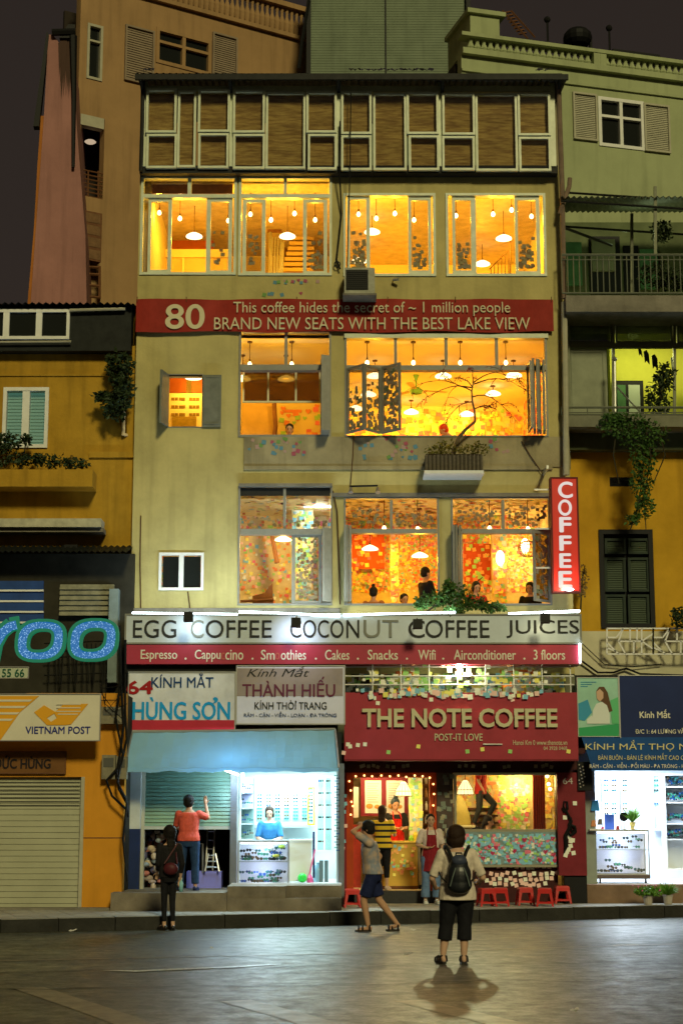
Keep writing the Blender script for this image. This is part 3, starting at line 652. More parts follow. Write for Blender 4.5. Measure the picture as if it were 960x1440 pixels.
# ---- canopy box carrying the long white sign
D = 1.2
SW = mat('backlit_white_acrylic', (.60, .68, .78), .35, .12, 3)
a = M_.rect((176, 864, 817, 906), D); zt = a[3]
es = thing('long_sign', 'long whitish fascia sign reading egg coffee, coconut coffee, juices', 'sign', M_.pt((a[0] + a[1]) / 2, a[2], .6))
m = MB(); m.box(M_, a[0], a[1], a[2], a[3], .02, D - .01); m.build('board', SW, es)
m = MB(); ring(m, M_, (a[0] - .01, a[1] + .01, a[2] + .002, a[3] + .01), .03, D - .05, D + .006); m.build('sign_frame', mat('grey_trim', (.25, .25, .22), .5), es)
INK = mat('charcoal_lettering', (.03, .03, .03), .6); FADE = mat('faded_lettering', (.24, .25, .23), .6)
for s, x0, x1, k in (('EGG', 187, 248, INK), ('C', 268, 286, FADE), ('OFFEE', 289, 382, INK), ('COCO', 408, 483, INK), ('N', 487, 505, INK), ('UT', 511, 560, FADE), ('C', 574, 597, INK), ('OFFEE', 598, 688, INK), ('JUICES', 712, 814, INK)):
    letters(M_, (x0, 872, x1, 897), s, D + .001, k, es)
PINK = mat('raspberry_panel', (.42, .022, .06), .45, .2, 1.2)
r2 = thing('menu_strip', 'raspberry red strip listing espresso, smoothies, cakes, snacks and wifi', 'sign', M_.pt(.1, M_.rect((176, 906, 817, 934), D)[2], .6))
a = M_.rect((176, 907, 817, 934), D); m = MB(); m.box(M_, a[0], a[1], a[2], a[3], .6, D); m.build('board', PINK, r2)
WT = mat('white_lettering', (.75, .72, .62), .6); RT = mat('red_lettering', (.5, .12, .10), .6)
for s, x0, x1, y0, y1, k in (('Espresso', 198, 249, 914, 931, WT), ('Cappu', 274, 310, 914, 931, WT), ('c', 311, 316, 918, 928, RT), ('cino', 317, 342, 914, 928, WT), ('Sm', 367, 386, 914, 928, WT), ('o', 387, 393, 918, 928, RT), ('othies', 395, 430, 914, 928, WT),
      ('Cakes', 457, 491, 914, 928, WT), ('Snacks', 517, 559, 914, 928, WT), ('Wifi', 588, 612, 914, 928, WT), ('Airconditioner', 638, 725, 914, 928, WT), ('3 floors', 750, 794, 914, 928, WT)):
    letters(M_, (x0, y0, x1, y1), s, D, k, r2, bold=.025)
for px in (261, 355, 444, 503, 572, 623, 737): letters(M_, (px - 1.5, 925, px + 1.5, 928), '.', D, WT, r2)
# fluorescent tubes along the top of the sign and down its right end
GLOWB = (.70, .90, 1)
def tube_light(p, q, e, lab, n=3):
    t = thing('fluorescent_tube', lab, 'light', (p + q) / 2); m = MB(); m.tube([p, q], .017, 8); m.build('tube', TUBE, t)
    m = MB(); m.tube([p + Vector((0, .03, -.03)), q + Vector((0, .03, -.03))], .02, 4); m.build('batten', WHITE, t)
    if e:
        l = bpy.data.lights.new('tube_light', 'AREA'); l.shape = 'RECTANGLE'; l.size = (q - p).length; l.size_y = .05; l.energy = e; l.color = GLOWB
        o = bpy.data.objects.new('tube_light', l); COL.objects.link(o); o.parent = t; o.location = Vector((0, -.03, .04))
        d = (q - p).normalized(); nrm = Vector((0, .55, .83)); nrm = (nrm - d * nrm.dot(d)).normalized()
        o.rotation_euler = Matrix((d, nrm.cross(-d) * -1, -nrm)).transposed().to_euler() if False else (-nrm).to_track_quat('-Z', 'Y').to_euler()
        # aim: light looks along nrm, its long side along the tube
        zax = -nrm; xax = d; yax = zax.cross(xax); o.rotation_euler = Matrix((xax, yax, zax)).transposed().to_euler()
    return t
for p0, p1, e, lb in (((186, 862), (334, 864), 26, 'fluorescent tube on the sign above the words egg coffee, leftmost'), ((336, 860), (478, 866), 42, 'fluorescent tube on the sign above the word coconut'),
      ((482, 865), (640, 861), 9, 'fluorescent tube above the second word coffee, by the ivy'), ((715, 863), (815, 859), 9, 'fluorescent tube above the word juices')):
    tube_light(M_.w(*p0, D), M_.w(*p1, D), e, lb)
tube_light(M_.w(815, 905, D + .04), M_.w(815.5, 932, D + .04), 0, 'short upright fluorescent tube at the right end of the red strip')
# flood lamps in front of the sign, on little arms
for px, py, e, c, lb in ((265, 868, 26, (.75, .95, 1), 'black flood lamp in front of the first word coffee, leftmost'), (416, 876, 38, (.72, .82, 1), 'black flood lamp in front of the word coconut'), (587, 878, 1.2, (1, .9, .6), 'black flood lamp in front of the second word coffee'), (766, 870, 8, (1, .9, .5), 'black flood lamp above the word juices, rightmost')):
    c0 = M_.w(px, py, D + .55); t = thing('flood_lamp', lb, 'lamp', c0)
    m = MB(); fr = Fr((c0.x, c0.y, 0)); m.hexa([fr.pt(-.085, c0.z - .07, .07), fr.pt(.085, c0.z - .07, .07), fr.pt(.085, c0.z - .09, -.02), fr.pt(-.085, c0.z - .09, -.02), fr.pt(-.085, c0.z + .09, .05), fr.pt(.085, c0.z + .09, .05), fr.pt(.085, c0.z + .06, -.04), fr.pt(-.085, c0.z + .06, -.04)]); m.build('housing', BLACK, t)
    m = MB(); m.tube([c0 + Vector((0, 0, .05)), c0 + Vector((0, .2, .13)), c0 + Vector((0, .55, .10))], .012, 5); m.build('arm', DARK, t)
    sp = bpy.data.lights.new('flood_light', 'SPOT'); sp.energy = e * .55; sp.color = c; sp.spot_size = R(125); sp.spot_blend = .9; sp.shadow_soft_size = .04
    o = bpy.data.objects.new('flood_light', sp); COL.objects.link(o); o.parent = t; o.location = (0, .06, -.05); o.rotation_euler = (R(68), 0, 0)
# ---- balcony behind the big sign
bal = thing('balcony', 'note covered balcony with white railings between the two red signs', 'balcony', M_.pt(2.2, Z(1068) , .5))
a = M_.rect((484, 974, 812, 1068), 1.1); xs0, xs1 = a[0], a[1]
m = MB(); m.b(xs0, X1, 30.42, 31.5, a[2] + .10, a[2] + .2); m.build('balcony_slab', MAROOND, bal)
m = MB()
for py in (938, 951, 963): z = M_.sz(600, py, 1.05)[1]; m.tube([M_.pt(xs0, z, 1.05), M_.pt(xs1 - .04, z, 1.05)], .012, 5)
for i in range(9): s = xs0 + (xs1 - xs0) * i / 8.2; m.tube([M_.pt(s, a[3] - .02, 1.05), M_.pt(s, M_.sz(600, 934, 1.05)[1], 1.05)], .011, 5)
m.build('railing', WHITE, bal)
# lit room front at the back of the balcony
fw = MB(); BK = mat('dim_balcony_wall', (.16, .16, .10), .85, .3, 6)
hb = [M_.rect(r) for r in ((556, 944, 588, 985), (703, 942, 750, 985), (800, 944, 812, 985))][:2]
wall(M_, xa, X1, Z(1068), z2 - 1.1, -.2, -.02, hb).build('mezzanine_wall', BK, cafe)
ORW = mat('amber_papered_wall', (.8, .42, .12), .8, .3, 9)
m = MB(); m.q((xa, 33, Z(1060)), (xr, 33, Z(1060)), (xr, 33, z2), (xa, 33, z2)); m.build('room_wall', ORW, cafe)
for k, h in enumerate(hb):
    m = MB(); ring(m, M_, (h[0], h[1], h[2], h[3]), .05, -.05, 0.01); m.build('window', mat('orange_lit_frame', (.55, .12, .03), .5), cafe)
    lamp('room_lamp', ((h[0] + h[1]) / 2, 32.3, z2 - .7 - .9), 16, (1, .5, .12), .05, cafe)
note_field('sticky_notes', M_, xs0 + .05, xs1 - .1, M_.sz(600, 976)[1], z2 - 1.12, .0, 330, 'dense pale papers fluttering on the balcony wall', (.06, .12), (5, 5, 0, 4, 5, 3), bal, 0)
note_field('sticky_notes', M_, xs0 + .3, xs1 - .5, M_.sz(600, 965, 1.05)[1], M_.sz(600, 936, 1.05)[1], 1.0, 110, '', (.05, .1), (5, 5, 0, 3), bal, 0, lambda s, z: .75)
note_field('sticky_notes', M_, xs0 + .1, xs1 - .5, a[3] - .09, a[3] + .05, 1.135, 80, '', (.05, .1), (5, 5, 0, 4, 6), bal, 0, lambda s, z: math.exp(-((s - 2.0) / 1.0) ** 2) + .25)
# mezzanine lamp
pm = M_.w(645, 931, .95); t = thing('ceiling_lamp', 'glaring white lamp under the raspberry strip above the cafe name', 'lamp', pm)
m = MB(); m.ell(pm, (.12, .08, .04), 10, 5); m.build('lamp_glass', glow('glaring_lamp_glass', (.95, 1, .75), 14), t); m = MB(); m.tube([pm + Vector((0, 0, .03)), pm + Vector((0, 0, .12))], .05, 8); m.build('lamp_base', WHITE, t)
lamp('lamp_light', pm + Vector((0, -.15, -.12)), 34, (.9, 1, .62), .06, t)
sp = bpy.data.lights.new('lamp_beam', 'SPOT'); sp.energy = 230; sp.color = (.98, 1, .55); sp.spot_size = R(100); sp.spot_blend = .7; sp.shadow_soft_size = .07; o = bpy.data.objects.new('lamp_beam', sp); COL.objects.link(o); o.parent = t; o.location = (0, -.3, -.08); o.rotation_euler = (R(68), 0, 0) if False else (R(-62), 0, 0)
# ---- the cafe name board
NB = mat('maroon_sign_board', (.36, .04, .06), .5, .2, 1.6, bump=.15, bscale=6)
nb = thing('name_board', 'broad maroon board with raised letters THE NOTE COFFEE', 'sign', M_.pt(2, a[2], 1.1))
m = MB(); m.box(M_, xs0, xs1, a[2], a[3], 1.02, 1.1); m.build('board', NB, nb)
m = MB(); m.box(M_, xs0, xs1, a[2] - .03, a[2] + .001, .98, 1.13); m.build('lower_lip', MAROON, nb)
GOLD = mat('pale_gold_letters', (.60, .56, .36), .45, .1, 8)
split_letters(M_, (509, 997, 783, 1023), 'THE NOTE COFFEE', 1.105, GOLD, nb, .06, .025)
letters(M_, (611, 1032, 678, 1042), 'POST-IT LOVE', 1.104, GOLD, nb, .02, .02)
letters(M_, (721, 1041, 797, 1048), 'Hanoi Km 0 www.thenote.vn', 1.104, GOLD, nb); letters(M_, (764, 1050, 797, 1055), '04 3928 0468', 1.104, GOLD, nb)
m = MB(); m.tube([M_.w(679, 1047, 1.13), M_.w(706, 1047, 1.13)], .012, 5); m.build('pin_bar', WHITE, nb)
for i, (px, py, k) in enumerate([(489, 1047, 5), (492, 1050, 5), (503, 1048, 5), (513, 1047, 5), (588, 1050, 0), (678, 1054, 0), (657, 1057, 3), (717, 1057, 3), (546, 1058, 3), (799, 1057, 0), (606, 984, 5), (531, 989, 5), (526, 982, 5), (547, 981, 4), (576, 978, 0), (747, 977, 5), (483, 1059, 6), (720, 984, 6), (637, 977, 4), (650, 979, 5)]):
    s, z = M_.sz(px, py, 1.1); m = MB(); note(m, M_, s, z, .07, 1.1, random.gauss(0, .15), k); m.m = [0] * len(m.f); m.build('sticky_note', NM[k], label=CN[k] + ' paper note on the maroon name board', cat='paper note', group='paper notes on the name board')
# ---- eyewear signs at the left
def flat_sign(name, label, r, d, m, rows, edge=STEEL, parts=()):
    t = sign(name, label, r, d - .08, d, m, edge=edge, et=.02)
    for rr, mm in parts: a_ = M_.rect(rr, d); b = MB(); b.box(M_, a_[0], a_[1], a_[2], a_[3], d - .003, d + .003); b.build('colour_band', mm, t)
    for row in rows: letters(M_, row[0], row[1], d + .003, row[2], t, .006, *row[3:])
    return t
PALE = mat('pale_grey_sign', (.72, .74, .82), .5, .25, 2, streak=.15); NAVY = mat('navy_print', (.012, .05, .16), .6); CYAN = mat('cyan_print', (.01, .32, .75), .6); REDP = mat('red_print', (.35, .01, .015), .6)
ROSE = mat('rose_band', (.50, .03, .06), .5, .15, 2)
flat_sign('shop_sign', 'pale optician sign number 64 with cyan words and rose lower band', (180, 945, 331, 1028), 1.18, PALE, [((213, 944, 300, 967), 'KÍNH MẮT', NAVY, .02), ((179, 958, 214, 976), '64', REDP, .05), ((187, 981, 323, 1012), 'HÙNG SON', CYAN, .045), ((300, 981, 306, 989), ',', CYAN, .03)], parts=[((182, 1013, 330, 1027), ROSE)])
LILAC = mat('lilac_sign', (.70, .72, .98), .5, .15, 1.5); PURP = mat('plum_print', (.14, .03, .07), .6)
flat_sign('shop_sign', 'lilac optician sign with plum gothic words beside the number 64 sign', (332, 936, 485, 1019), 1.16, LILAC, [((347, 937, 435, 952), 'Kính Mắt', INK, 0, .35), ((341, 952, 471, 980), 'THÀNH HIẾU', PURP, .03), ((358, 985, 459, 998), 'KÍNH THÒI TRANG', INK, .02), ((414.5, 985.5, 417, 990), ',', INK, .0), ((343, 1001, 473, 1010), 'RÂM - CẬN - VIỄN - LOẠN - ĐA TRÒNG', NAVY, .01)],
          parts=[((333, 940, 482, 979), mat('beige_print', (.36, .30, .30), .5, .2, 2))])
m = MB(); a_ = M_.rect((176, 936, 484, 946), 1.1); m.box(M_, a_[0] + .02, a_[1], a_[2], a_[3], .9, 1.05); m.build('sign_rail', DARK, cafe)
# wall strip behind the signs
# pale teal awning: thin canvas that lets the shop light through
AW = mat('teal_canvas', (.42, .72, .92), .75, .12, 1.5, bump=.3, bscale=3); t = AW.node_tree; o = t.nodes['Material Output']; tl = t.nodes.new('ShaderNodeBsdfTranslucent'); tl.inputs[0].default_value = (.42, .72, .92, 1); mx = t.nodes.new('ShaderNodeMixShader'); mx.inputs[0].default_value = .5; t.links.new(t.nodes['Principled BSDF'].outputs[0], mx.inputs[1]); t.links.new(tl.outputs[0], mx.inputs[2]); t.links.new(mx.outputs[0], o.inputs[0])
L_ = Fr((0, 30.3, 0))                      # front of the two little eyewear shops
pA, pB = L_.w(186, 1030, .05), L_.w(471, 1026, .05); pC, pD = L_.w(476, 1080, .95), L_.w(175, 1080, .95)
aw = thing('awning', 'faded teal canvas awning over the two eyewear shops', 'awning', ((pA.x + pB.x) / 2, 30, pC.z))
m = MB(); n = 24; G = []
for i in range(n + 1):
    row = []
    for j in range(7):
        p = pA.lerp(pB, i / n).lerp(pD.lerp(pC, i / n), j / 6); p += Vector((0, 0, -.05 * math.sin(math.pi * j / 6) + .012 * math.sin(i * 1.9 + j * .8))); row.append(p)
    G.append(row)
for i in range(n):
    for j in range(6): m.q(G[i][j], G[i][j + 1], G[i + 1][j + 1], G[i + 1][j]); m.q(*[q - Vector((0, 0, .008)) for q in (G[i][j], G[i + 1][j], G[i + 1][j + 1], G[i][j + 1])])
m.build('canvas', AW, aw, smooth=True)
m = MB()
for i in range(n): q0, q1 = G[i][6], G[i + 1][6]; k = Vector((0, 0, .07 + .01 * math.sin(i))); m.q(q0 - k, q1 - k, q1, q0); m.q(q0 + Vector((0, .006, 0)), q1 + Vector((0, .006, 0)), q1 - k + Vector((0, .006, 0)), q0 - k + Vector((0, .006, 0)))
m.build('valance', AW, aw)
m = MB(); m.tube([pA, G[0][6]], .02, 6); m.tube([pB, G[-1][6]], .02, 6); m.tube([pA, pB], .03, 6); m.build('awning_frame', STEEL, aw)
# ================================================================ neighbours on the left
OCH = mat('ochre_render_wall', (.44, .25, .022), .85, .28, 1.3, streak=.5, bump=.25, bscale=16)
ORG = mat('orange_painted_wall', (.62, .27, .02), .7, .12, 1.4, streak=.2, bump=.1)
DGL = DKG
SH_ = mat('cream_shutter_paint', (.42, .40, .30), .6, .15, 5)
Lf = Fr((0, 31.65, 0)); LG = Fr((0, 29.4, 0))
lb = thing('ochre_house', 'shabby ochre house with planter ledge left of the cafe', 'building', (-6, 31.65, .12))
xL = -12.0; xR = Lf.sz(185, 600)[0] + .15
wn = Lf.rect((4, 545, 68, 630))
wall(Lf, xL, xR, Z(785, 31.65), Z(486, 31.65), -.25, 0, [wn]).build('wall', OCH, lb)
m = MB(); m.b(xL, xR, 31.9, 40, .12, Z(425, 31.65)); m.build('house_body', OCH, lb)
m = MB(); a = Lf.rect((0, 526, 170, 529)); m.box(Lf, xL, a[1], a[2], a[3], 0, .03); a = Lf.rect((0, 636, 184, 644)); m.box(Lf, Lf.sz(126, 640)[0], xR, a[2], a[3], 0, .06); m.build('string_course', OCH, lb)
m = MB(); a = Lf.rect((-60, 660, 130, 684), .55); m.box(Lf, a[0], a[1], a[2], a[3], .02, .55); m.build('planter_ledge', OCH, lb)
m = MB(); a = Lf.rect((-60, 729, 142, 741), .5); m.box(Lf, a[0], a[1], a[2], a[3], .02, .5); m.build('ledge', mat('pale_ledge', (.5, .48, .36), .8, .3, 6), lb)
m = MB(); a = Lf.rect((-60, 742, 145, 748), .4); m.box(Lf, a[0], a[1], a[2], a[3], .02, .4); m.build('ledge_base', CONC, lb)
m = MB(); a = Lf.rect((91, 767, 110, 780), .1); m.box(Lf, *a, 0, .2); m.build('vent_box', BLACK, lb)
# window with slatted blind; room light put into the slats as glow
m = MB(); ring(m, Lf, (wn[0], wn[1], wn[2], wn[3]), .07, -.1, .04); x = Lf.sz(36, 590)[0]; m.box(Lf, x - .07, x + .07, wn[2] + .05, wn[3] - .05, -.1, .03); wf = m.build('window', WHITE, lb)
m = MB(); m.box(Lf, wn[0], wn[1], wn[2], wn[3], -.06, -.05); m.build('pane', CLEAR, wf)
m = MB(); n = 18
for i in range(n): z = wn[2] + (wn[3] - wn[2]) * (i + .1) / n; m.box(Lf, wn[0], wn[1], z, z + (wn[3] - wn[2]) / n * .78, -.14, -.12)
m.build('blind', mat('glowing_pale_blind', (.32, .42, .30), .6, emit=(.16, .42, .30), es=.35), wf)
# dark attic storey with strip windows
IRN = mat('dark_corrugated_iron', (.012, .014, .012), .6, .4, 5)
m = MB(); a = Lf.rect((-80, 428, 184, 492), .3); m.box(Lf, xL, a[1], a[2], a[3], -.1, .25); m.build('attic_wall', IRN, lb)
m = MB(); corrug(Vector((xL, 31.2, a[3] - .02)), Vector((a[1] + .05 - xL, 0, 0)), Vector((0, 2.5, .5)), 60, .025, m, 0); m.build('attic_roof', IRN, lb)
a = Lf.rect((-60, 435, 98, 477), .3); m = MB(); ring(m, Lf, a, .06, .26, .33)
for px in (9, 55): x = Lf.sz(px, 455, .3)[0]; m.box(Lf, x - .06, x + .06, a[2] + .05, a[3] - .05, .26, .325)
wf = m.build('window', WHITE, lb); m = MB(); m.box(Lf, a[0], a[1], a[2], a[3], .27, .28); m.build('pane', DGL, wf)
m = MB(); b0 = Lf.w(98, 436, .35); b1 = Lf.w(176, 434, .35); m.tube([b0, b1], .03, 6); m.tube([Lf.w(-40, 481, .35), Lf.w(100, 480, .35)], .02, 6); m.build('gutter', SH_, lb)
# terrace zone: corrugated canopy, shutters, dark recess
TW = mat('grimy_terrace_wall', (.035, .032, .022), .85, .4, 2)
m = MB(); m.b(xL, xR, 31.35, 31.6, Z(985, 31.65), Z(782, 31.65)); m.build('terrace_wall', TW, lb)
m = MB(); corrug(Vector((xL, 30.7, Z(776, 30.7))), Vector((xR - .05 - xL, 0, 0)), Vector((0, .9, .25)), 70, .02, m, 0); m.build('canopy_sheet', IRN, lb)
T_ = Fr((0, 31.34, 0)); BLU = mat('blue_slat_paint', (.02, .06, .22), .5, .2, 5)
sh = link('shutter', None, lb); 
for i in range(4):
    a = T_.rect((-20, 817 + i * 15, 61, 830 + i * 15), .08); m = MB(); m.box(T_, a[0], a[1], a[2], a[3], .03, .08 - .02 * (i % 2)); m.build('slat', BLU, sh)
    a = T_.rect((-20, 829 + i * 15, 61, 832 + i * 15), .1); m = MB(); m.box(T_, a[0], a[1], a[2] + .003, a[3] - .003, .05, .1); m.build('slat_edge', WHITE, sh)
m = MB(); a = T_.rect((84, 822, 160, 866), .1)
for i in range(6): z = a[2] + (a[3] - a[2]) * i / 6; m.hexa([T_.pt(a[0], z, .05), T_.pt(a[1], z, .05), T_.pt(a[1], z, .15), T_.pt(a[0], z, .15), T_.pt(a[0], z + .09, .03), T_.pt(a[1], z + .09, .03), T_.pt(a[1], z + .1, .10), T_.pt(a[0], z + .1, .10)])
m.build('louvre', mat('weathered_louvre', (.26, .25, .17), .7, .4, 6), lb)
m = MB(); a = T_.rect((152, 828, 165, 960), .3); m.box(T_, *a, .05, .3); m.build('side_fin', mat('grey_blue_fin', (.20, .25, .24), .6, .3, 4), lb)
m = MB()
for i in range(14): p = T_.w(70 + i * 6.5, 905, .2); m.tube([p, T_.w(70 + i * 6.5 + random.uniform(-4, 4), 962, .25)], .012, 4)
for py in (905, 925, 950): m.tube([T_.w(62, py, .22), T_.w(160, py - 4, .22)], .014, 4)
m.build('terrace_railing', DARK, lb)
# ---- illuminated letters r o o
NG = glow('green_neon_edge', (.01, .42, .20), .35); NB2 = bpy.data.materials.new('blue_led_dots'); NB2.use_nodes = True; t = NB2.node_tree; P = t.nodes['Principled BSDF']
vo = t.nodes.new('ShaderNodeTexVoronoi'); vo.inputs['Scale'].default_value = 34; g = t.nodes.new('ShaderNodeNewGeometry'); t.links.new(g.outputs['Position'], vo.inputs['Vector'])
rp = t.nodes.new('ShaderNodeValToRGB'); rp.color_ramp.elements[0].position = .12; rp.color_ramp.elements[0].color = (.35, .65, 1, 1); rp.color_ramp.elements[1].position = .42; rp.color_ramp.elements[1].color = (.01, .12, .36, 1)
t.links.new(vo.outputs['Distance'], rp.inputs[0]); t.links.new(rp.outputs[0], P.inputs['Emission Color']); P.inputs['Emission Strength'].default_value = 1.0; P.inputs['Base Color'].default_value = (.02, .05, .1, 1)
ns = thing('neon_sign', 'green edged blue dotted lettering ending in two round letters o', 'sign', LG.w(60, 930, .55))
def oval(cx, cy, rx, ry, sh_, n=30, pw=2.7):   # squarish slanted oval as picture points
    out = []
    for i in range(n):
        g_ = 2 * math.pi * i / n; c_, s_ = math.cos(g_), math.sin(g_)
        out.append((cx + rx * math.copysign(abs(c_) ** (2 / pw), c_) + sh_ * s_, cy - ry * math.copysign(abs(s_) ** (2 / pw), s_)))
    return out
def band(m, A, B, d0, d1):
    n = len(A); a = [LG.sz(*p, .5) for p in A]; b = [LG.sz(*p, .5) for p in B]
    for i in range(n):
        j = (i + 1) % n; q = LG.pt
        m.q(q(*a[i], d1), q(*b[i], d1), q(*b[j], d1), q(*a[j], d1)); m.q(q(*a[i], d0), q(*a[i], d1), q(*a[j], d1), q(*a[j], d0)); m.q(q(*b[i], d1), q(*b[i], d0), q(*b[j], d0), q(*b[j], d1))
for cx, cy in ((57, 901), (131, 900)):
    o_ = [oval(cx, cy, r_, q_, 4) for r_, q_ in ((36, 30.5), (31.5, 26.5), (19, 17), (15, 13))]
    for z_ in ((0, 1), (2, 3)): m = MB(); band(m, o_[z_[0]], o_[z_[1]], .42, .53); m.build('letter_edge', NG, ns)
    m = MB(); band(m, o_[1], o_[2], .42, .50); m.build('letter_face', NB2, ns)
def ribbon(pts, w, d0, d1, m):
    P_ = [LG.sz(*p, .5) for p in pts]
    for i in range(len(P_) - 1):
        a_, b_ = Vector(P_[i]), Vector(P_[i + 1]); t_ = (b_ - a_).normalized(); n_ = Vector((-t_.y, t_.x)) * w
        m.prism(LG, [tuple(a_ - n_ - t_ * .01), tuple(b_ - n_ + t_ * .01), tuple(b_ + n_ + t_ * .01), tuple(a_ + n_ - t_ * .01)], d0, d1 - .001 * (i % 2))
m = MB(); ribbon([(-12, 930), (-7, 905), (2, 888), (14, 878), (26, 876)], .125, .40, .47, m); m.build('letter_edge', NG, ns)
m = MB(); ribbon([(-11, 926), (-6, 905), (3, 890), (14, 881), (22, 879)], .075, .45, .51, m); m.build('letter_face', NB2, ns)
def sgn(name, label, r, d, m, rows, fr=LG, edge=STEEL):
    t = sign(name, label, r, d - .06, d, m, edge=edge, fr=fr, et=.015)
    for row in rows: letters(fr, row[0], row[1], d + .002, row[2], t, .006, *row[3:])
    return t
GRT = mat('dark_green_print', (.02, .10, .06), .6)
sgn('number_plate', 'small pale plate with digits 55 66 under the dotted letters', (-30, 938, 40, 954), .5, mat('pale_plate', (.45, .5, .38), .5), [((3, 941, 34, 952), '55 66', GRT, .03)])
# post office board
YEL = mat('post_orange_print', (.72, .35, .02), .6); BLT = mat('post_blue_print', (.03, .04, .22), .6)
vp = sgn('shop_sign', 'white post office board with orange arrow emblem', (-40, 976, 141, 1042), .55, mat('white_sign_face', (.68, .64, .52), .5, .1, 2), [((36, 1022, 127, 1032), 'VIETNAM POST', BLT, .03)])
def shape(pts, m, parent, d, fr=LG, name='emblem', dd=.006):
    b = MB(); b.prism(fr, [fr.sz(*p, d) for p in reversed(pts)], d - .002, d + dd); b.build(name, m, parent)
D5 = .552
shape([(-35, 979), (55, 979), (28, 1002), (0, 1042), (-35, 1042)], YEL, vp, D5)
for k in range(4): shape([(-35, 984 + k * 9), (46 - k * 9, 984 + k * 9), (42 - k * 9, 987 + k * 9), (-35, 987 + k * 9)], mat('white_sign_face', (0, 0, 0)), vp, D5 + .007, name='emblem_stripe')
shape([(48, 1002), (62, 992), (79, 1002), (66, 1010), (58, 1003), (76, 1019), (100, 1019), (92, 1020), (66, 1020)], YEL, vp, D5)
shape([(76, 1003), (90, 990), (124, 990), (100, 1019), (66, 1019), (80, 1010)], YEL, vp, D5 + .002)
for k in range(3): shape([(80, 1000 - k * 5), (114, 1000 - k * 5), (113, 1001.3 - k * 5), (79, 1001.3 - k * 5)], mat('white_sign_face', (0, 0, 0)), vp, D5 + .009, name='emblem_stripe')
shape([(82, 1004), (110, 1004), (109, 1005.3), (81, 1005.3)], mat('white_sign_face', (0, 0, 0)), vp, D5 + .009, name='emblem_stripe')
# orange ground-floor shop with roller shutter
og = thing('orange_shop', 'orange painted shop front with closed pale roller shutter', 'building', (-6, 29.4, .12))
so = LG.rect((-60, 1093, 112, 1283)); xo = LG.sz(173, 1180)[0]
wall(LG, xL, xo, .12, LG.sz(60, 975)[1], -.25, 0, [(so[0], so[1], 0.1, so[3])]).build('wall', ORG, og)
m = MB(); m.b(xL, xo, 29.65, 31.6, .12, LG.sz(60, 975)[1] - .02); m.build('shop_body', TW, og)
SHM = mat('pale_roller_shutter', (.36, .36, .25), .5, .15, 1.2, metal=.1)
rs = link('roller_shutter', None, og); zz = .2; i = 0
while zz < so[3] - .02:                    # individual slats of the shutter
    m = MB(); z1 = min(zz + .098, so[3]); m.hexa([LG.pt(so[0], zz, -.08), LG.pt(so[1], zz, -.08), LG.pt(so[1], zz, -.14), LG.pt(so[0], zz, -.14), LG.pt(so[0], z1, -.095), LG.pt(so[1], z1, -.095), LG.pt(so[1], z1, -.14), LG.pt(so[0], z1, -.14)]); m.build('slat', SHM, rs); zz += .1; i += 1
m = MB(); x0_, x1_, z0_, z1_ = LG.rect((-30, 1098, 111, 1136)); ny = 7
for j in range(ny):
    z = z0_ + (z1_ - z0_) * (j + .5) / ny
    for k in range(50): x = x0_ + (x1_ - x0_) * (k + .5) / 50; m.box(LG, x - .022, x + .022, z - .012, z + .012, -.082, -.0785)
m.build('perforations', mat('shutter_hole', (.10, .10, .08), .7), og, kind='stuff')
m = MB(); m.box(LG, so[1] - .0, so[1] + .06, .13, so[3], -.07, .02); m.build('shutter_rail', SH_, og)
sgn('shop_sign', 'brown signboard with dark letters above the pale roller shutter', (-40, 1057, 92, 1088), .06, mat('brown_sign_board', (.16, .07, .02), .6, .2, 3), [((-8, 1063, 71, 1081), 'ĐỨC HÙNG', mat('black_print', (.015, .01, .01), .6), .06)], edge=BROWN)
m = MB(); a = LG.rect((113, 1178, 178, 1179.5), .0); m.box(LG, a[0], xo, a[2], a[3], .0, .004); m.build('wall_joint', BROWN, og)
# meter boxes and cable bundle on the orange pillar
for r, lbx in (((143, 1062, 162, 1096), 'grey electricity meter box hung on the orange pillar, left one'), ((163, 1064, 178, 1096), 'grey electricity meter box hung on the orange pillar, right one'), ((142, 994, 172, 1018), 'beige junction box below the tangle of cables')):
    a = LG.rect(r, .2); t = thing('meter_box', lbx, 'box', LG.pt((a[0] + a[1]) / 2, a[2], .1)); m = MB(); m.box(LG, a[0], a[1], a[2], a[3], .01, .2); m.build('case', mat('dull_grey_box', (.22, .20, .14), .6, .3, 8), t)
    m = MB(); m.box(LG, a[0] + .03, a[1] - .03, (a[2] + a[3]) / 2, a[3] - .05, .195, .21); m.build('dial_window', mat('box_window', (.1, .1, .09), .2), t)
for lbx, paths in (('thick black cable bundle drooping down the orange pillar', [[(168, 880), (170, 960), (173, 1020), (168, 1060), (163, 1085), (166, 1110), (178, 1130), (180, 1150)], [(176, 900), (176, 1000), (178, 1040), (170, 1075), (150, 1098), (158, 1120), (176, 1138)], [(170, 950), (162, 1010), (172, 1060), (165, 1100), (177, 1125)], [(178, 1130), (174, 1180), (179, 1240)]]),
                  ('loose thin wires looping above the junction box', [[(140, 960), (150, 1000), (172, 975)], [(143, 975), (160, 998), (178, 990)], [(141, 985), (165, 985), (176, 960)], [(150, 955), (148, 990), (170, 1010)], [(145, 968), (170, 965), (178, 940)]])):
    t = thing('cable_bundle', lbx, 'cables', LG.w(170, 1100, .2)); th_ = .022 if 'thick' in lbx else .008
    m = MB()
    for k, pth in enumerate(paths): m.tube([LG.w(x + random.uniform(-1, 1), y, .25 + .03 * k) for x, y in pth], th_, 5)
    m.build('cable_run', BLACK, t)
m = MB(); m.b(xL, xo + .1, 29.1, 29.42, .12, .24); m.build('door_step', CONC, og)
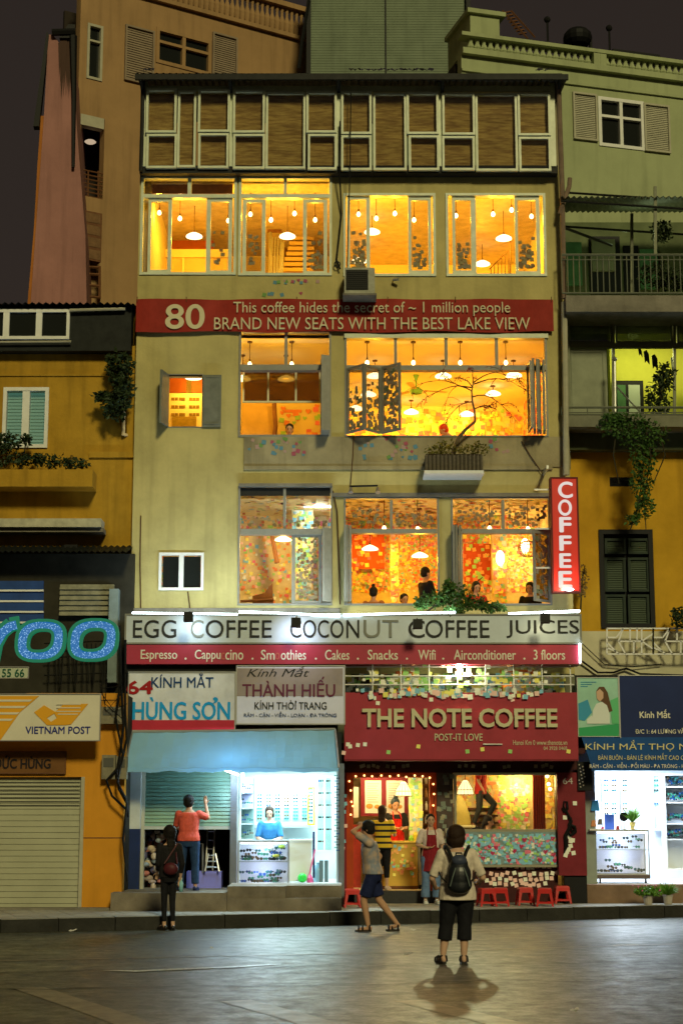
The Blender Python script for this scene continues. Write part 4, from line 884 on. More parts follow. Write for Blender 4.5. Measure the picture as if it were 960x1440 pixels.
# plants of the ochre house
GRN = mat('dark_leaf', (.035, .055, .02), .6, .5, 8); GRN2 = mat('mid_leaf', (.06, .13, .025), .55, .5, 8); GRN3 = mat('bright_leaf', (.14, .30, .035), .5, .4, 8)
def plant(label, cs, n, sz, m_, stems=(), cat='plant', name='shrub'):
    t = thing(name, label, cat, cs[0][0]); b = MB()
    for c, r_ in cs: leafball(b, c, r_, int(n * (r_[0] * r_[2]) ** .5 * 4), sz)
    b.build('foliage', m_, t); b = MB()
    for s_ in stems: b.tube(s_, [.018 * (1 - .7 * i / len(s_)) for i in range(len(s_))], 5)
    if stems: b.build('stem', mat('dark_stem', (.035, .03, .015), .8), t)
    return t
w_ = Lf.w
plant('dark creeper hanging down the corner of the ochre house', [(w_(168, 515, .4), (.28, .2, .30)), (w_(172, 545, .4), (.2, .2, .3)), (w_(163, 572, .4), (.25, .2, .25)), (w_(145, 558, .4), (.15, .12, .08))], 380, .11, GRN, [[w_(182, 500, .2), w_(172, 530, .4), w_(160, 580, .4)], [w_(172, 545, .4), w_(138, 558, .4)]], 'creeper', 'creeper')
plant('dark leafy plants crowding the planter under the lit blind', [(w_(-20, 640, .4), (.5, .2, .35)), (w_(35, 646, .4), (.45, .2, .13)), (w_(70, 648, .4), (.35, .2, .12)), (w_(105, 652, .4), (.25, .2, .10)), (w_(10, 622, .4), (.3, .15, .2)), (w_(38, 618, .4), (.1, .1, .08))], 260, .09, GRN, [[w_(30, 660, .4), w_(36, 625, .4), w_(28, 612, .4)], [w_(100, 660, .4), w_(100, 640, .4)]])
# ================================================================ far buildings behind
PNK = mat('pinkish_render', (.34, .165, .145), .85, .2, .6, streak=.35, bump=.2, bscale=9); BGE = mat('beige_render', (.36, .22, .10), .85, .18, .7, streak=.3)
ORS = mat('orange_side_wall', (.42, .15, .03), .85, .25, .8, streak=.3)
B_ = frame2(106, 42, 434, 45.5)
fb = thing('beige_block', 'tall beige apartment block behind the cafe with roof balustrade', 'building', B_.w(270, 300))
a0 = B_.sz(108, 200)[0]; a1 = B_.sz(436, 200)[0]; zt = B_.sz(270, 16)[1]
hl = [B_.rect(r) for r in ((122, 34, 144, 112), (113, 163, 146, 277), (219, 47, 297, 95))]
wall(B_, a0, a1, 6, zt, -.3, 0, hl).build('wall', BGE, fb)
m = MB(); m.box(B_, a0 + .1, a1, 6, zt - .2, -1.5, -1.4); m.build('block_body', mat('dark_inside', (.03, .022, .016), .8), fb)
m = MB(); m.box(B_, a0 - .05, a1, zt, zt + .12, -.4, .12); m.box(B_, a0 - .05, a1, zt + .95, zt + 1.1, -.3, .05); m.build('cornice', BGE, fb)
n = 44; bal0 = None
for i in range(n):
    s = a0 + (a1 - a0) * (i + .5) / n
    if bal0 is None:
        m = MB(); m.lathe(B_.pt(s, zt + .1, -.12), [(.045, 0), (.06, .08), (.09, .25), (.10, .38), (.045, .58), (.04, .68), (.07, .85)], 8); bal0 = m.build('baluster', BGE, fb); s00 = s
    else:
        c = bal0.copy(); COL.objects.link(c); c.location = B_.u * (s - s00)
def win_dark(fr, r, t, parent, mt=WHITE, cols=2, bar=.62):
    a = fr.rect(r); m = MB(); ring(m, fr, a, t, -.15, .03)
    for i in range(1, cols): x = a[0] + (a[1] - a[0]) * i / cols; m.box(fr, x - t / 2, x + t / 2, a[2] + t, a[3] - t, -.14, .02)
    if bar: z = a[2] + (a[3] - a[2]) * bar; m.box(fr, a[0] + t, a[1] - t, z - t * .4, z + t * .4, -.13, .012)
    w0 = m.build('window', mt, parent); m = MB(); m.box(fr, a[0] + t * .5, a[1] - t * .5, a[2] + t * .5, a[3] - t * .5, -.1, -.09); m.build('pane', DKG, w0); return w0
win_dark(B_, (122, 34, 144, 112), .07, fb, SH_, 1, .7); win_dark(B_, (219, 47, 297, 97), .1, fb, BGE)
def louvre(fr, r, parent, mt, n=22, d=.06):
    a = fr.rect(r, d); m = MB(); ring(m, fr, a, .05, .0, d + .015); lf_ = m.build('shutter', mt, parent)
    for i in range(n): z = a[2] + .05 + (a[3] - a[2] - .1) * i / n; h = (a[3] - a[2] - .1) / n; m = MB(); m.hexa([fr.pt(a[0] + .05, z, .03), fr.pt(a[1] - .05, z, .03), fr.pt(a[1] - .05, z, 0), fr.pt(a[0] + .05, z, 0), fr.pt(a[0] + .05, z + h * .8, .01), fr.pt(a[1] - .05, z + h * .8, .01), fr.pt(a[1] - .05, z + h * .8, 0), fr.pt(a[0] + .05, z + h * .8, 0)]); m.build('slat', mt, lf_)
TAU = mat('taupe_shutter', (.26, .20, .14), .7, .15, 3)
louvre(B_, (176, 38, 217, 116), fb, TAU); louvre(B_, (299, 48, 334, 118), fb, TAU)
# stairwell balconies on its left part
m = MB(); a = B_.rect((113, 163, 146, 178), 0); m.box(B_, *a, -.2, .02); m.build('lintel_panel', SH_, fb)
m = MB()
for k in range(7): z = B_.sz(130, 240 + k * 6)[1]; m.tube([B_.pt(hl[1][0], z, -.05), B_.pt(hl[1][1], z, -.05)], .02, 5)
for px in (116, 124, 138): m.tube([B_.w(px, 240, -.05), B_.w(px, 280, -.05)], .02, 5)
m.build('balcony_railing', BROWN, fb)
m = MB(); a = B_.rect((104, 296, 143, 365), .6); m.box(B_, *a, .02, .6); m.build('enclosed_balcony', BROWN, fb)
for k in range(4):
    r_ = (112, 299 + k * 17, 141, 312 + k * 17); a = B_.rect(r_, .6); m = MB(); m.box(B_, *a, .59, .61); m.build('panel', mat('brown_balcony_panel', (.20, .11, .05), .5, .4, 5), fb)
m = MB()
for py in (374, 384, 400, 416): m.tube([B_.w(104, py, .6), B_.w(140, py + 2, .6), B_.w(140, py + 2, 0)], .035, 5)
for px in (104, 140): m.tube([B_.w(px, 374, .6), B_.w(px, 418, .6)], .035, 5)
m.build('lower_railing', BROWN, fb)
c_ = B_.w(127, 199, -.4); t_ = thing('ceiling_lamp', 'faint oval lamp on the stairwell ceiling of the beige block', 'lamp', c_); m = MB(); m.ell(c_, (.16, .16, .05), 10, 4); m.build('lamp_glass', glow('faint_lamp_glass', (1, .75, .5), .5), t_)
# narrow pink wall standing further left, orange flank
Pk = frame2(66, 40, 112, 40.06)
pk = thing('pink_house', 'tall narrow pinkish plaster house with stained top beside the beige block', 'building', Pk.w(85, 300))
q = Pk.sz
m = MB(); m.prism(Pk, [q(42, 440), q(122, 440), q(120, 330), q(108, 180), q(104, 85), q(74, 48), q(68, 48), q(62, 160)], -6, 0); m.build('wall', PNK, pk)
m = MB(); m.prism(Pk, [q(45, 425), q(53, 330), q(61, 200), q(66, 160), q(57, 160), q(52, 230), q(47, 320), q(41, 390), q(38, 425)], -6.1, -.1); m.build('flank_wall', ORS, pk)
m = MB(); m.prism(Pk, [q(47, 178), q(55, 178), q(69, 50), q(66, 44), q(58, 100)], -.2, .05); m.build('downpipe', BLACK, pk)
m = MB(); m.tube([Pk.w(73, 45, .1), Pk.w(106, 44, .1)], .09, 6); m.prism(Pk, [q(84, 55), q(106, 55), q(106, 36), q(96, 36)], -.2, .1); m.tube([Pk.w(103, 50, .1), Pk.w(104, 140, .1), Pk.w(103, 235, .1)], [.1, .06, .04], 6); m.build('roof_gutter', BLACK, pk)
m = MB()
for k in range(26): x = random.uniform(84, 104); y = random.uniform(55, 62); s0, z0 = q(x, y); L_2 = random.uniform(.3, 1.6); m.prism(Pk, [(s0 - .04, z0), (s0 + random.uniform(-.02, .02), z0 - L_2), (s0 + .05, z0)], 0, .004 + k * .0008)
m.build('water_stain', mat('damp_stain', (.07, .04, .03), .9), pk, kind='stuff')
# green metal stair tower in the middle
G_ = Fr((0, 44, 0)); gt = thing('metal_tower', 'plain grey green metal clad tower rising behind the cafe roof', 'building', G_.w(548, 100))
CLAD = mat('grey_green_cladding', (.16, .20, .13), .6, .15, 2, streak=.3)
a = G_.rect((434, -30, 657, 120)); m = MB(); m.box(G_, a[0], a[1], a[2] - 4, a[3], -5, 0); m.build('body', CLAD, gt)
nsl = 46
for i in range(nsl):                       # horizontal cladding boards
    z = a[2] - .6 + (a[3] - a[2] + .4) * i / nsl; m = MB(); h = (a[3] - a[2] + .4) / nsl
    m.hexa([G_.pt(a[0], z, .018), G_.pt(a[1], z, .018), G_.pt(a[1], z, .004), G_.pt(a[0], z, .004), G_.pt(a[0], z + h * .96, .01), G_.pt(a[1], z + h * .96, .01), G_.pt(a[1], z + h * .96, .004), G_.pt(a[0], z + h * .96, .004)]); m.build('cladding_board', CLAD, gt)
m = MB(); x = G_.sz(542, 40)[0]; m.box(G_, x - .02, x + .02, a[2] - 1, a[3], .04, .05)
for px in (434, 658): x = G_.sz(px, 40)[0]; m.box(G_, x - .06, x + .06, a[2] - 1, a[3] + .2, .0, .2)
m.build('corner_trim', BLACK, gt)
m = MB(); m.tube([G_.w(434, 0, .4), G_.w(424, 60, .4), G_.w(420, 96, .4)], .05, 5); m.build('downpipe', BLACK, gt)
# white house with balustrade, upper right
Rr = frame2(660, 40.6, 962, 42.15)
RW = mat('pale_green_white_wall', (.36, .40, .22), .85, .15, .7, streak=.25, bump=.15, bscale=12)
rb = thing('balustraded_house', 'pale greenish house with white roof balustrade behind at the right', 'building', Rr.w(800, 200))
h0 = Rr.rect((841, 139, 905, 208)); s0, s1 = Rr.sz(650, 200)[0], Rr.sz(1080, 200)[0]; zt = Rr.sz(810, 96)[1] - .03
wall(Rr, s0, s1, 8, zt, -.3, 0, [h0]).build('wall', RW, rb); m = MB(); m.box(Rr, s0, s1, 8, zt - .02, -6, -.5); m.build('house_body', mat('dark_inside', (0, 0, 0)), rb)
m = MB(); m.box(Rr, s0, s1, zt, zt + .16, -.4, .15); m.box(Rr, s0, s1, zt - .45, zt - .38, 0, .06); zr = Rr.sz(810, 66)[1]; m.box(Rr, s0, s1, zr - .1, zr, -.3, .08); m.build('cornice', RW, rb)
n = 46; b0 = None; hb_ = zr - .1 - zt - .16
for i in range(n):
    s = s0 + .3 + (s1 - s0 - .4) * i / n
    if i in (19, 20, 41): 
        m = MB(); m.box(Rr, s - .07, s + .11, zt + .16, zr - .1, -.25, .06); m.build('pier', RW, rb); continue
    if b0 is None: m = MB(); m.lathe(Rr.pt(s, zt + .16, -.1), [(.06, 0), (.06, hb_ * .1), (.11, hb_ * .35), (.05, hb_ * .7), (.07, hb_)], 8); b0 = m.build('baluster', RW, rb); sb = s
    else: c = b0.copy(); COL.objects.link(c); c.location = Rr.u * (s - sb)
m = MB(); a = Rr.rect((662, 20, 703, 62), -.2); m.box(Rr, a[0], a[1], a[2], a[3], -2, -.25); m.box(Rr, a[0] - .1, a[1] + .15, a[3], a[3] + .12, -2, -.15); m.build('stair_head', RW, rb)
win_dark(Rr, (841, 139, 905, 208), .09, rb); louvre(Rr, (806, 130, 840, 196), rb, SH_, 24); louvre(Rr, (906, 146, 942, 213), rb, SH_, 24)
m = MB()
for k in range(8): m.tube([Rr.w(707 + k * 3.2, 18 + k * 4.2, -1), Rr.w(717 + k * 3.2, 16 + k * 4.2, -1.8)], .03, 4)
m.tube([Rr.w(706, 14, -1), Rr.w(742, 54, -1)], .03, 4); m.tube([Rr.w(718, 14, -1.8), Rr.w(752, 52, -1.8)], .03, 4); m.build('roof_ladder', BROWN, rb)
for px, py, lbx in ((769, 27, 'round dark finial ball on a pole on the balustrade, left one'), (856, 39, 'round dark finial ball on a pole on the balustrade, right one')):
    t = thing('finial', lbx, 'finial', Rr.w(px, py + 30, -.2)); m = MB(); m.ell(Rr.w(px, py, -.2), .09, 8, 6); m.tube([Rr.w(px, py, -.2), Rr.w(px + 1, py + 34, -.2)], .03, 5); m.build('pole', BLACK, t)
t = thing('water_tank', 'dark rounded rooftop water tank behind the balustrade', 'tank', Rr.w(812, 62, -1)); m = MB(); c = Rr.w(812, 53, -1.2); m.ell(c, (.40, .40, .30), 14, 8); m.tube([c + Vector((-.35, 0, -.5)), c + Vector((-.35, 0, 0))], .05, 5); m.tube([c + Vector((.35, 0, -.5)), c + Vector((.35, 0, 0))], .05, 5); m.build('drum', BLACK, t)
t = thing('roof_sheet_stack', 'long dark sheet lying on the rooftop at far right', 'sheet', Rr.w(895, 75, -1)); m = MB(); m.box(Rr, Rr.sz(862, 75, -1)[0], Rr.sz(928, 78, -1)[0], Rr.sz(895, 80, -1)[1] - .3, Rr.sz(895, 72, -1)[1], -2, -1); m.build('sheet', BLACK, t)
# ================================================================ right neighbour: ochre house with balconies
RN = Fr((0, 32.1, 0)); rn = thing('balcony_house', 'ochre house with cluttered iron balconies right of the cafe', 'building', (7, 32.1, .12))
r0, r1 = X1 - .1, 13.0
RO = mat('golden_render_wall', (.52, .29, .018), .85, .2, 1.2, streak=.35, bump=.2, bscale=15)
hh = [RN.rect(r) for r in ((843, 745, 919, 884), (857, 671, 890, 684))]
wall(RN, r0, r1, Z(888, 32.1), Z(636, 32.1), -.25, 0, hh).build('wall', RO, rn)
m = MB(); m.box(RN, r0, r1, Z(952, 32.1), Z(888, 32.1), -.25, .03); m.build('plinth_band', mat('cream_band', (.55, .52, .36), .8, .15, 2), rn)
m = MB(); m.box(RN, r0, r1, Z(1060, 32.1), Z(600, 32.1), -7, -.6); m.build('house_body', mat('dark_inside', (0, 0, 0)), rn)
m = MB(); a = hh[1]; m.box(RN, *a, -.2, -.1)
for k in range(5): m.box(RN, a[0], a[1], a[2] + .04 * k, a[2] + .04 * k + .02, -.1, .01)
m.build('vent_grille', BLACK, rn)
# french shutters
FS = mat('dark_green_shutter', (.018, .03, .018), .55, .3, 5); a = hh[0]; m = MB(); ring(m, RN, a, .09, -.15, .04); dr = m.build('shutter_frame', BLACK, rn)
for c0, c1 in ((850, 880), (883, 913)):
    for y0, y1 in ((757, 779), (784, 832), (836, 880)):
        q0 = RN.rect((c0, y0, c1, y1)); m = MB(); ring(m, RN, q0, .05, -.08, .0); m.build('shutter_panel', FS, dr)
        n = max(4, int((q0[3] - q0[2]) / .05)); m = MB()
        for k in range(n):
            z = q0[2] + .05 + (q0[3] - q0[2] - .1) * k / n; h = (q0[3] - q0[2] - .1) / n
            m.hexa([RN.pt(q0[0] + .05, z, -.03), RN.pt(q0[1] - .05, z, -.03), RN.pt(q0[1] - .05, z, -.06), RN.pt(q0[0] + .05, z, -.06), RN.pt(q0[0] + .05, z + h * .8, -.05), RN.pt(q0[1] - .05, z + h * .8, -.05), RN.pt(q0[1] - .05, z + h * .8, -.07), RN.pt(q0[0] + .05, z + h * .8, -.07)])
        m.build('louvre_slats', mat('grey_green_louvre', (.06, .08, .05), .6), dr, kind='stuff')
m = MB(); m.box(RN, a[0], a[1], a[2], a[3], -.2, -.12); m.build('shutter_backing', BLACK, rn)
# geometric white balustrade
gb = thing('balustrade', 'white angular ironwork balustrade before the dark shutters', 'balustrade', RN.w(905, 921, .4))
for x0, x1 in ((853, 918), (918, 985)):
    m = MB(); W = lambda u_, v_: RN.w(x0 + (x1 - x0) * u_, 884 + 36 * v_, .35)
    for p, q_ in (((0, 0), (1, 0)), ((0, 1), (1, 1)), ((0, 0), (0, 1)), ((1, 0), (1, 1)), ((0, .35), (.2, .35)), ((.2, .35), (.35, 0)), ((0, .55), (.25, 1)), ((.25, .5), (.75, .5)), ((.35, 0), (.25, .5)), ((.25, .5), (.4, 1)), ((.5, 0), (.5, .5)), ((.58, .5), (.58, 1)), ((.75, 0), (.75, 1)), ((.75, .5), (1, .2)), ((.75, .5), (1, .8)), ((.65, 0), (.65, .5)), ((0, .75), (.2, .9))):
        m.tube([W(*p), W(*q_)], .02, 4, 1)
    m.build('lattice_panel', WHITE, gb)
# balconies
GW = mat('pale_green_panel', (.20, .21, .13), .5, .2, 4); DG = glass('dusty_pane', (.55, .6, .45), .12, .45)
def zq(py, d=0): return RN.sz(870, py, d)[1]
def slab(py0, py1, d, m_, name):
    b = MB(); b.box(RN, r0 + .05, r1, zq(py1, d), zq(py0, d), -.5, d); b.build(name, m_, rn)
slab(415, 438, 1.0, CONC, 'balcony_slab'); slab(584, 600, .8, mat('grimy_slab', (.2, .2, .14), .8, .3, 3), 'balcony_slab')
WG = mat('dim_green_wall', (.12, .14, .07), .85, .3, 2)
m = MB(); m.box(RN, r0, r1, zq(600), zq(240), -3.2, -3.0); m.build('balcony_back_wall', WG, rn)
m = MB(); m.box(RN, r0 + .1, r0 + .2, zq(600), zq(250), -3, 0); m.box(RN, r0, r1, zq(636), zq(600, .5), -.3, .25); m.build('balcony_side_wall', WG, rn)
m = MB(); m.box(RN, r0 + .05, r1, zq(452), zq(440), -.4, .3); m.build('floor_beam', CONC, rn)
# corrugated canopy over the upper balcony
m = MB(); zc = zq(277, 1.0); corrug(RN.pt(r0, zc, 1.0), Vector((r1 - r0, 0, 0)), Vector((0, 3.2, .9)), 75, .03, m, 0); m.build('canopy_sheet', mat('grey_corrugated_plastic', (.13, .14, .10), .55, .5, 3), rn)
m = MB()
for py, d in ((282, .98), (270, .2), (318, -.8)): m.tube([RN.w(788, py, d), RN.w(1000, py + 14, d)], .025, 5)
m.tube([RN.w(788, 318, .6), RN.w(860, 345, -.6)], .03, 5); m.build('canopy_beam', DARK, rn)
def rail(y0, y1, d, label, step, x0=789, x1=1010, cols=DARK):
    t = thing('railing', label, 'railing', RN.w(870, y1, d)); z0, z1 = RN.sz(870, y1, d)[1], RN.sz(870, y0, d)[1]
    a0_, a1_ = RN.sz(x0, y0, d)[0], RN.sz(x1, y0, d)[0]; m = MB(); m.tube([RN.pt(a0_, z1, d), RN.pt(a1_, z1, d)], .025, 5); m.tube([RN.pt(a0_, z0, d), RN.pt(a1_, z0, d)], .02, 5); m.tube([RN.pt(a0_, z1 - .1, d), RN.pt(a1_, z1 - .1, d)], .012, 5); m.build('rail', cols, t)
    s = a0_; p0_ = None
    while s < a1_:
        if p0_ is None: m = MB(); m.tube([RN.pt(s, z0, d), RN.pt(s, z1, d)], .012, 5); p0_ = m.build('baluster', cols, t); sb_ = s
        else: c = p0_.copy(); COL.objects.link(c); c.location = (s - sb_, 0, 0)
        s += step
rail(358, 412, .98, 'dark iron railing of the upper right balcony with closely spaced bars', .115, cols=mat('grey_iron', (.14, .15, .11), .5))
rail(573, 583, .75, 'thin low rail across the lit yellow balcony', .5, cols=mat('grey_iron', (0, 0, 0)))
m = MB(); z0_, z1_ = zq(600, 0), zq(358)
for px, y0, y1, d in ((921, 262, 358, .9), (888, 300, 412, .0), (795, 440, 600, .05), (862, 440, 600, .05), (948, 440, 600, .05)): m = MB(); m.tube([RN.w(px, y0, d), RN.w(px, y1, d)], .04, 4, 1); m.build('balcony_post', GW, rn)
m = MB(); m.tube([RN.w(786, 420, .5), RN.w(787, 660, .5)], .035, 6); m.tube([RN.w(799, 440, .1), RN.w(800, 660, .1)], .03, 6); m.build('downpipe', GW, rn)
# upper balcony: doors, washing, clutter
m = MB(); a = RN.rect((830, 332, 872, 412), -2.9); m.box(RN, *a, -3, -2.9); a = RN.rect((877, 345, 898, 412), -2.9); m.box(RN, *a, -3, -2.9); m.build('balcony_door', BLACK, rn)
UL = mat('green_lit_door', (.08, .20, .09), .6, .3, 3)
for r in ((792, 340, 818, 400), (900, 350, 925, 405), (832, 336, 865, 380)): a = RN.rect(r, -2.8); m = MB(); m.box(RN, *a, -2.9, -2.8); m.build('door_panel', UL if r[0] != 832 else GW, rn)
lamp('balcony_lamp', RN.w(880, 330, -1.2), 5, (.75, 1, .5), .1, rn)
# mid balcony: glazed screen with lit yellow room
for r in ((797, 442, 860, 482), (865, 442, 945, 482), (951, 442, 1000, 482)):
    a = RN.rect(r, .04); m = MB(); ring(m, RN, a, .03, .0, .05); w0 = m.build('screen_window', GW, rn); m = MB(); m.box(RN, a[0] + .02, a[1] - .02, a[2] + .02, a[3] - .02, .02, .026); m.build('pane', DG, w0)
m = MB(); a = RN.rect((797, 482, 1000, 489), .06); m.box(RN, a[0], a[1], a[2], a[3], -.02, .08); m.build('screen_rail', GW, rn)
m = MB(); a = RN.rect((800, 490, 854, 598), .05); m.box(RN, a[0], a[1], a[2], a[3], -.02, .03); ring(m, RN, (a[0] + .05, a[1] - .05, a[2] + .05, a[3] - .05), .03, .03, .045); m.build('screen_panel', mat('frosted_panel', (.25, .27, .18), .5, .2, 3), rn)
YW = mat('lime_yellow_wall', (.62, .62, .08), .8, .1, 3)
m = MB(); m.box(RN, RN.sz(858, 540, -2.4)[0], r1, zq(600, -2.4), zq(452, -2.4), -2.7, -2.4); m.build('lit_room_wall', YW, rn)
m = MB(); a = RN.rect((862, 535, 905, 600), -2.3); m.box(RN, a[0], a[1], a[2], a[3], -2.4, -2.3); m.build('door_frame', BLACK, rn)
for r, c in (((868, 541, 880, 598), UL), ((884, 541, 900, 598), mat('white_door', (.5, .55, .5), .6))): a = RN.rect(r, -2.25); m = MB(); m.box(RN, a[0], a[1], a[2], a[3], -2.3, -2.25); m.build('door_leaf', c, rn)
lamp('room_lamp', RN.w(905, 500, -1.2), 16, (1, 1, .35), .1, rn); lamp('room_lamp', RN.w(890, 470, -.8), 8, (.9, 1, .5), .1, rn)
lamp('side_room_lamp', (r0 + .8, 33.2, zq(470)), 6, (.7, .8, .4), .1, rn)
cl = thing('clothes_hanger', 'dark clothes hanging in the lit yellow balcony room', 'clothes', RN.w(915, 500, -.5))
for px, py, w2, h2 in ((905, 494, 8, 16), (916, 500, 9, 18), (897, 490, 6, 10), (943, 503, 8, 22)):
    m = MB(); A, B = RN.sz(px, py, -.5), RN.sz(px + w2, py + h2, -.5); m.prism(RN, [(A[0], A[1]), (A[0] + .02, B[1]), ((A[0] + B[0]) / 2, B[1] + .05), (B[0], B[1] - .03), (B[0] - .01, A[1] - .06), ((A[0] + B[0]) / 2, A[1] + .03)], -.53, -.49); m.build('garment', DARK, cl)
pole = thing('pole', 'steel pole with finial leaning struts on the yellow balcony', 'pole', RN.w(865, 600, .6)); m = MB(); m.tube([RN.w(864, 508, .6), RN.w(865, 600, .6)], .025, 6); m.ell(RN.w(864, 505, .6), .05, 8, 6); m.tube([RN.w(863, 540, .6), RN.w(900, 580, .6)], .018, 5); m.build('shaft', STEEL, pole)
# plants on the right
rw = RN.w
ivy = [(rw(880, 600, .9), (.55, .2, .25)), (rw(905, 612, .9), (.5, .2, .3)), (rw(905, 645, .95), (.28, .15, .35)), (rw(902, 680, .95), (.22, .12, .3)), (rw(905, 712, .95), (.2, .1, .25)), (rw(890, 730, .95), (.15, .1, .1)), (rw(865, 590, .9), (.3, .15, .15))]
plant('trailing green vine spilling from the lit balcony', ivy, 260, .085, GRN2, [[rw(880, 585, .8), rw(905, 640, .95), rw(900, 690, .95), rw(893, 738, .95)], [rw(905, 590, .8), rw(915, 640, .95), rw(905, 700, .95), rw(908, 745, .95)], [rw(868, 590, .8), rw(862, 640, .9), rw(870, 680, .9)], [rw(925, 600, .8), rw(935, 640, .9), rw(918, 680, .9)], [rw(900, 700, .95), rw(886, 745, .95)]], 'vine', 'vine')
plant('dark bushy plant in the lit yellow balcony room', [(rw(925, 560, .3), (.25, .2, .45)), (rw(935, 530, .3), (.2, .15, .3))], 260, .1, GRN, [[rw(925, 600, .3), rw(930, 540, .3)]])
plant('dark plant on the upper right balcony behind the bars', [(rw(925, 385, .3), (.4, .2, .3)), (rw(950, 395, .3), (.4, .2, .2))], 240, .1, GRN, [[rw(925, 412, .3), rw(930, 370, .3)]])
plant('dark hanging basket plant under the corrugated canopy', [(rw(930, 325, .4), (.22, .15, .25))], 300, .09, GRN)
plant('dry sprig climbing the wall right of the COFFEE sign', [(rw(820, 810, .4), (.08, .06, .25)), (rw(818, 830, .4), (.1, .06, .15))], 160, .07, mat('dry_leaf', (.18, .12, .04), .8), [[rw(816, 860, .3), rw(818, 820, .4), rw(822, 795, .4)]])
plant('potted plant at the right end of the white balustrade', [(rw(957, 868, .5), (.2, .15, .2))], 200, .1, GRN)
# wires across
for lbx, pts, r_ in (('black cable running along the wall under the white balustrade', [(818, 930), (840, 946), (862, 946), (880, 940), (900, 948), (962, 950)], .02), ('thin wire loop on the cream band right of the red strip', [(818, 905), (850, 935), (890, 938), (930, 934)], .01)):
    t = thing('cable', lbx, 'cable', rw(870, 940, .15)); m = MB(); m.tube([rw(x, y, .12) for x, y in pts], r_, 5); m.build('cable_run', BLACK, t)
# ================================================================ inside the cafe: lamps, papers, furniture
ORD = ['first', 'second', 'third', 'fourth', 'fifth', 'sixth', 'seventh', 'eighth', 'ninth', 'tenth', 'eleventh', 'twelfth']
CREAMSH = glow('glowing_shade', (1, .80, .42), 3.2)
def hang(px, py, Y, zc, kind, label, e=0, c=WARM, r=.05):
    p = Fr((0, Y, 0)).w(px, py); zc = max(zc, p.z + .05)
    t = thing('bare_bulb' if kind == 'bulb' else 'pendant_lamp', label, 'lamp', (p.x, p.y, zc))
    m = MB(); m.tube([p + Vector((0, 0, .05)), (p.x, p.y, zc)], .007, 4); m.build('cord', CORD, t)
    m = MB(); m.tube([(p.x, p.y, zc - .03), (p.x, p.y, zc)], .05, 8); m.build('ceiling_rose', CORD, t)
    m = MB(); m.tube([p + Vector((0, 0, .03)), p + Vector((0, 0, .09))], .018, 6); m.build('socket', CORD, t)
    if kind == 'bulb':
        m = MB(); m.lathe(p, [(.002, -.065), (.03, -.05), (.042, -.02), (.035, .01), (.018, .035)], 10); m.build('bulb', BULB, t, smooth=True); k = p + Vector((0, -.06, -.11))
    else:
        m = MB(); m.lathe(p, [(.17, -.045), (.165, -.02), (.12, .01), (.06, .04), (.02, .055)], 16); m.lathe(p, [(.002, -.05), (.16, -.046)], 16); m.build('shade', CREAMSH, t, smooth=True); k = p + Vector((0, 0, -.13))
    if e: lamp('lamp_light', k, e, c, .06, t)
    return t
i = 0
# top floor: bare bulbs by the glass, pendants further in
TOPW = ['first', 'second', 'third', 'fourth']
for w_i, L in enumerate(([(224, 298), (253, 306), (321, 309)], [(352, 300), (381, 308), (414, 299), (443, 308)], [(504, 300), (529, 306), (555, 299), (582, 308)], [(641, 302), (693, 300), (719, 294), (747, 303)])):
    for k, (px, py) in enumerate(L): hang(px, py, 32.25, c4, 'bulb', '%s small bare bulb inside the %s top-storey cafe window' % (ORD[k], TOPW[w_i]), 7)
for px, py, Y, lb in ((273, 330, 33.0, 'white pendant lamp glowing in the first top-storey cafe window'), (404, 330, 33.0, 'white pendant lamp before the stairs in the second top-storey window'), (523, 324, 33.6, 'pendant lamp half behind the sash of the third top-storey window'),
                  (708, 333, 33.3, 'white pendant lamp high in the fourth top-storey window'), (678, 369, 35.4, 'distant pendant lamp low in the fourth top-storey window'), (505, 365, 35.2, 'distant pendant lamp behind papers low in the third top-storey window')):
    hang(px, py, Y, c4, 'dome', lb, 17)
# third storey
for k, (px, py) in enumerate([(516, 509), (581, 509), (647, 509), (711, 509)]): hang(px, py, 32.0, c3, 'bulb', '%s bare bulb under the transom of the wide middle-storey window' % ORD[k], 4)
for k, (px, py) in enumerate([(351, 511), (410, 511)]): hang(px, py, 32.0, c3, 'bulb', '%s bare bulb under the transom of the narrow middle-storey window' % ORD[k], 4)
for k, (px, py, Y) in enumerate([(527, 527, 33.4), (518, 553, 35.4), (500, 573, 36.6), (578, 578, 36.8), (623, 527, 33.4), (656, 581, 36.9), (693, 552, 35.5), (722, 526, 33.4)]):
    hang(px, py, Y, c3, 'dome', 'white dome pendant in the wide middle-storey window, %s from the left' % ORD[[1, 2, 0, 3, 4, 5, 6, 7][k]] if False else ['dome pendant behind the fold of the wide window sashes', 'dome pendant behind the papers of the second folding sash', 'low dome pendant behind the leftmost folding sash', 'low dome pendant between folding sashes and bonsai', 'dome pendant just left of the bonsai top', 'low dome pendant right of the bonsai trunk', 'dome pendant among the right branches of the bonsai', 'dome pendant high at the right of the wide window'][k], 13)
for px, py, lb in ((402, 531, 'dome pendant in the middle of the narrow middle-storey window'), (341, 531, 'dome pendant half hidden at the left of the narrow middle-storey window')): hang(px, py, 33.0, c3, 'dome', lb, 9)
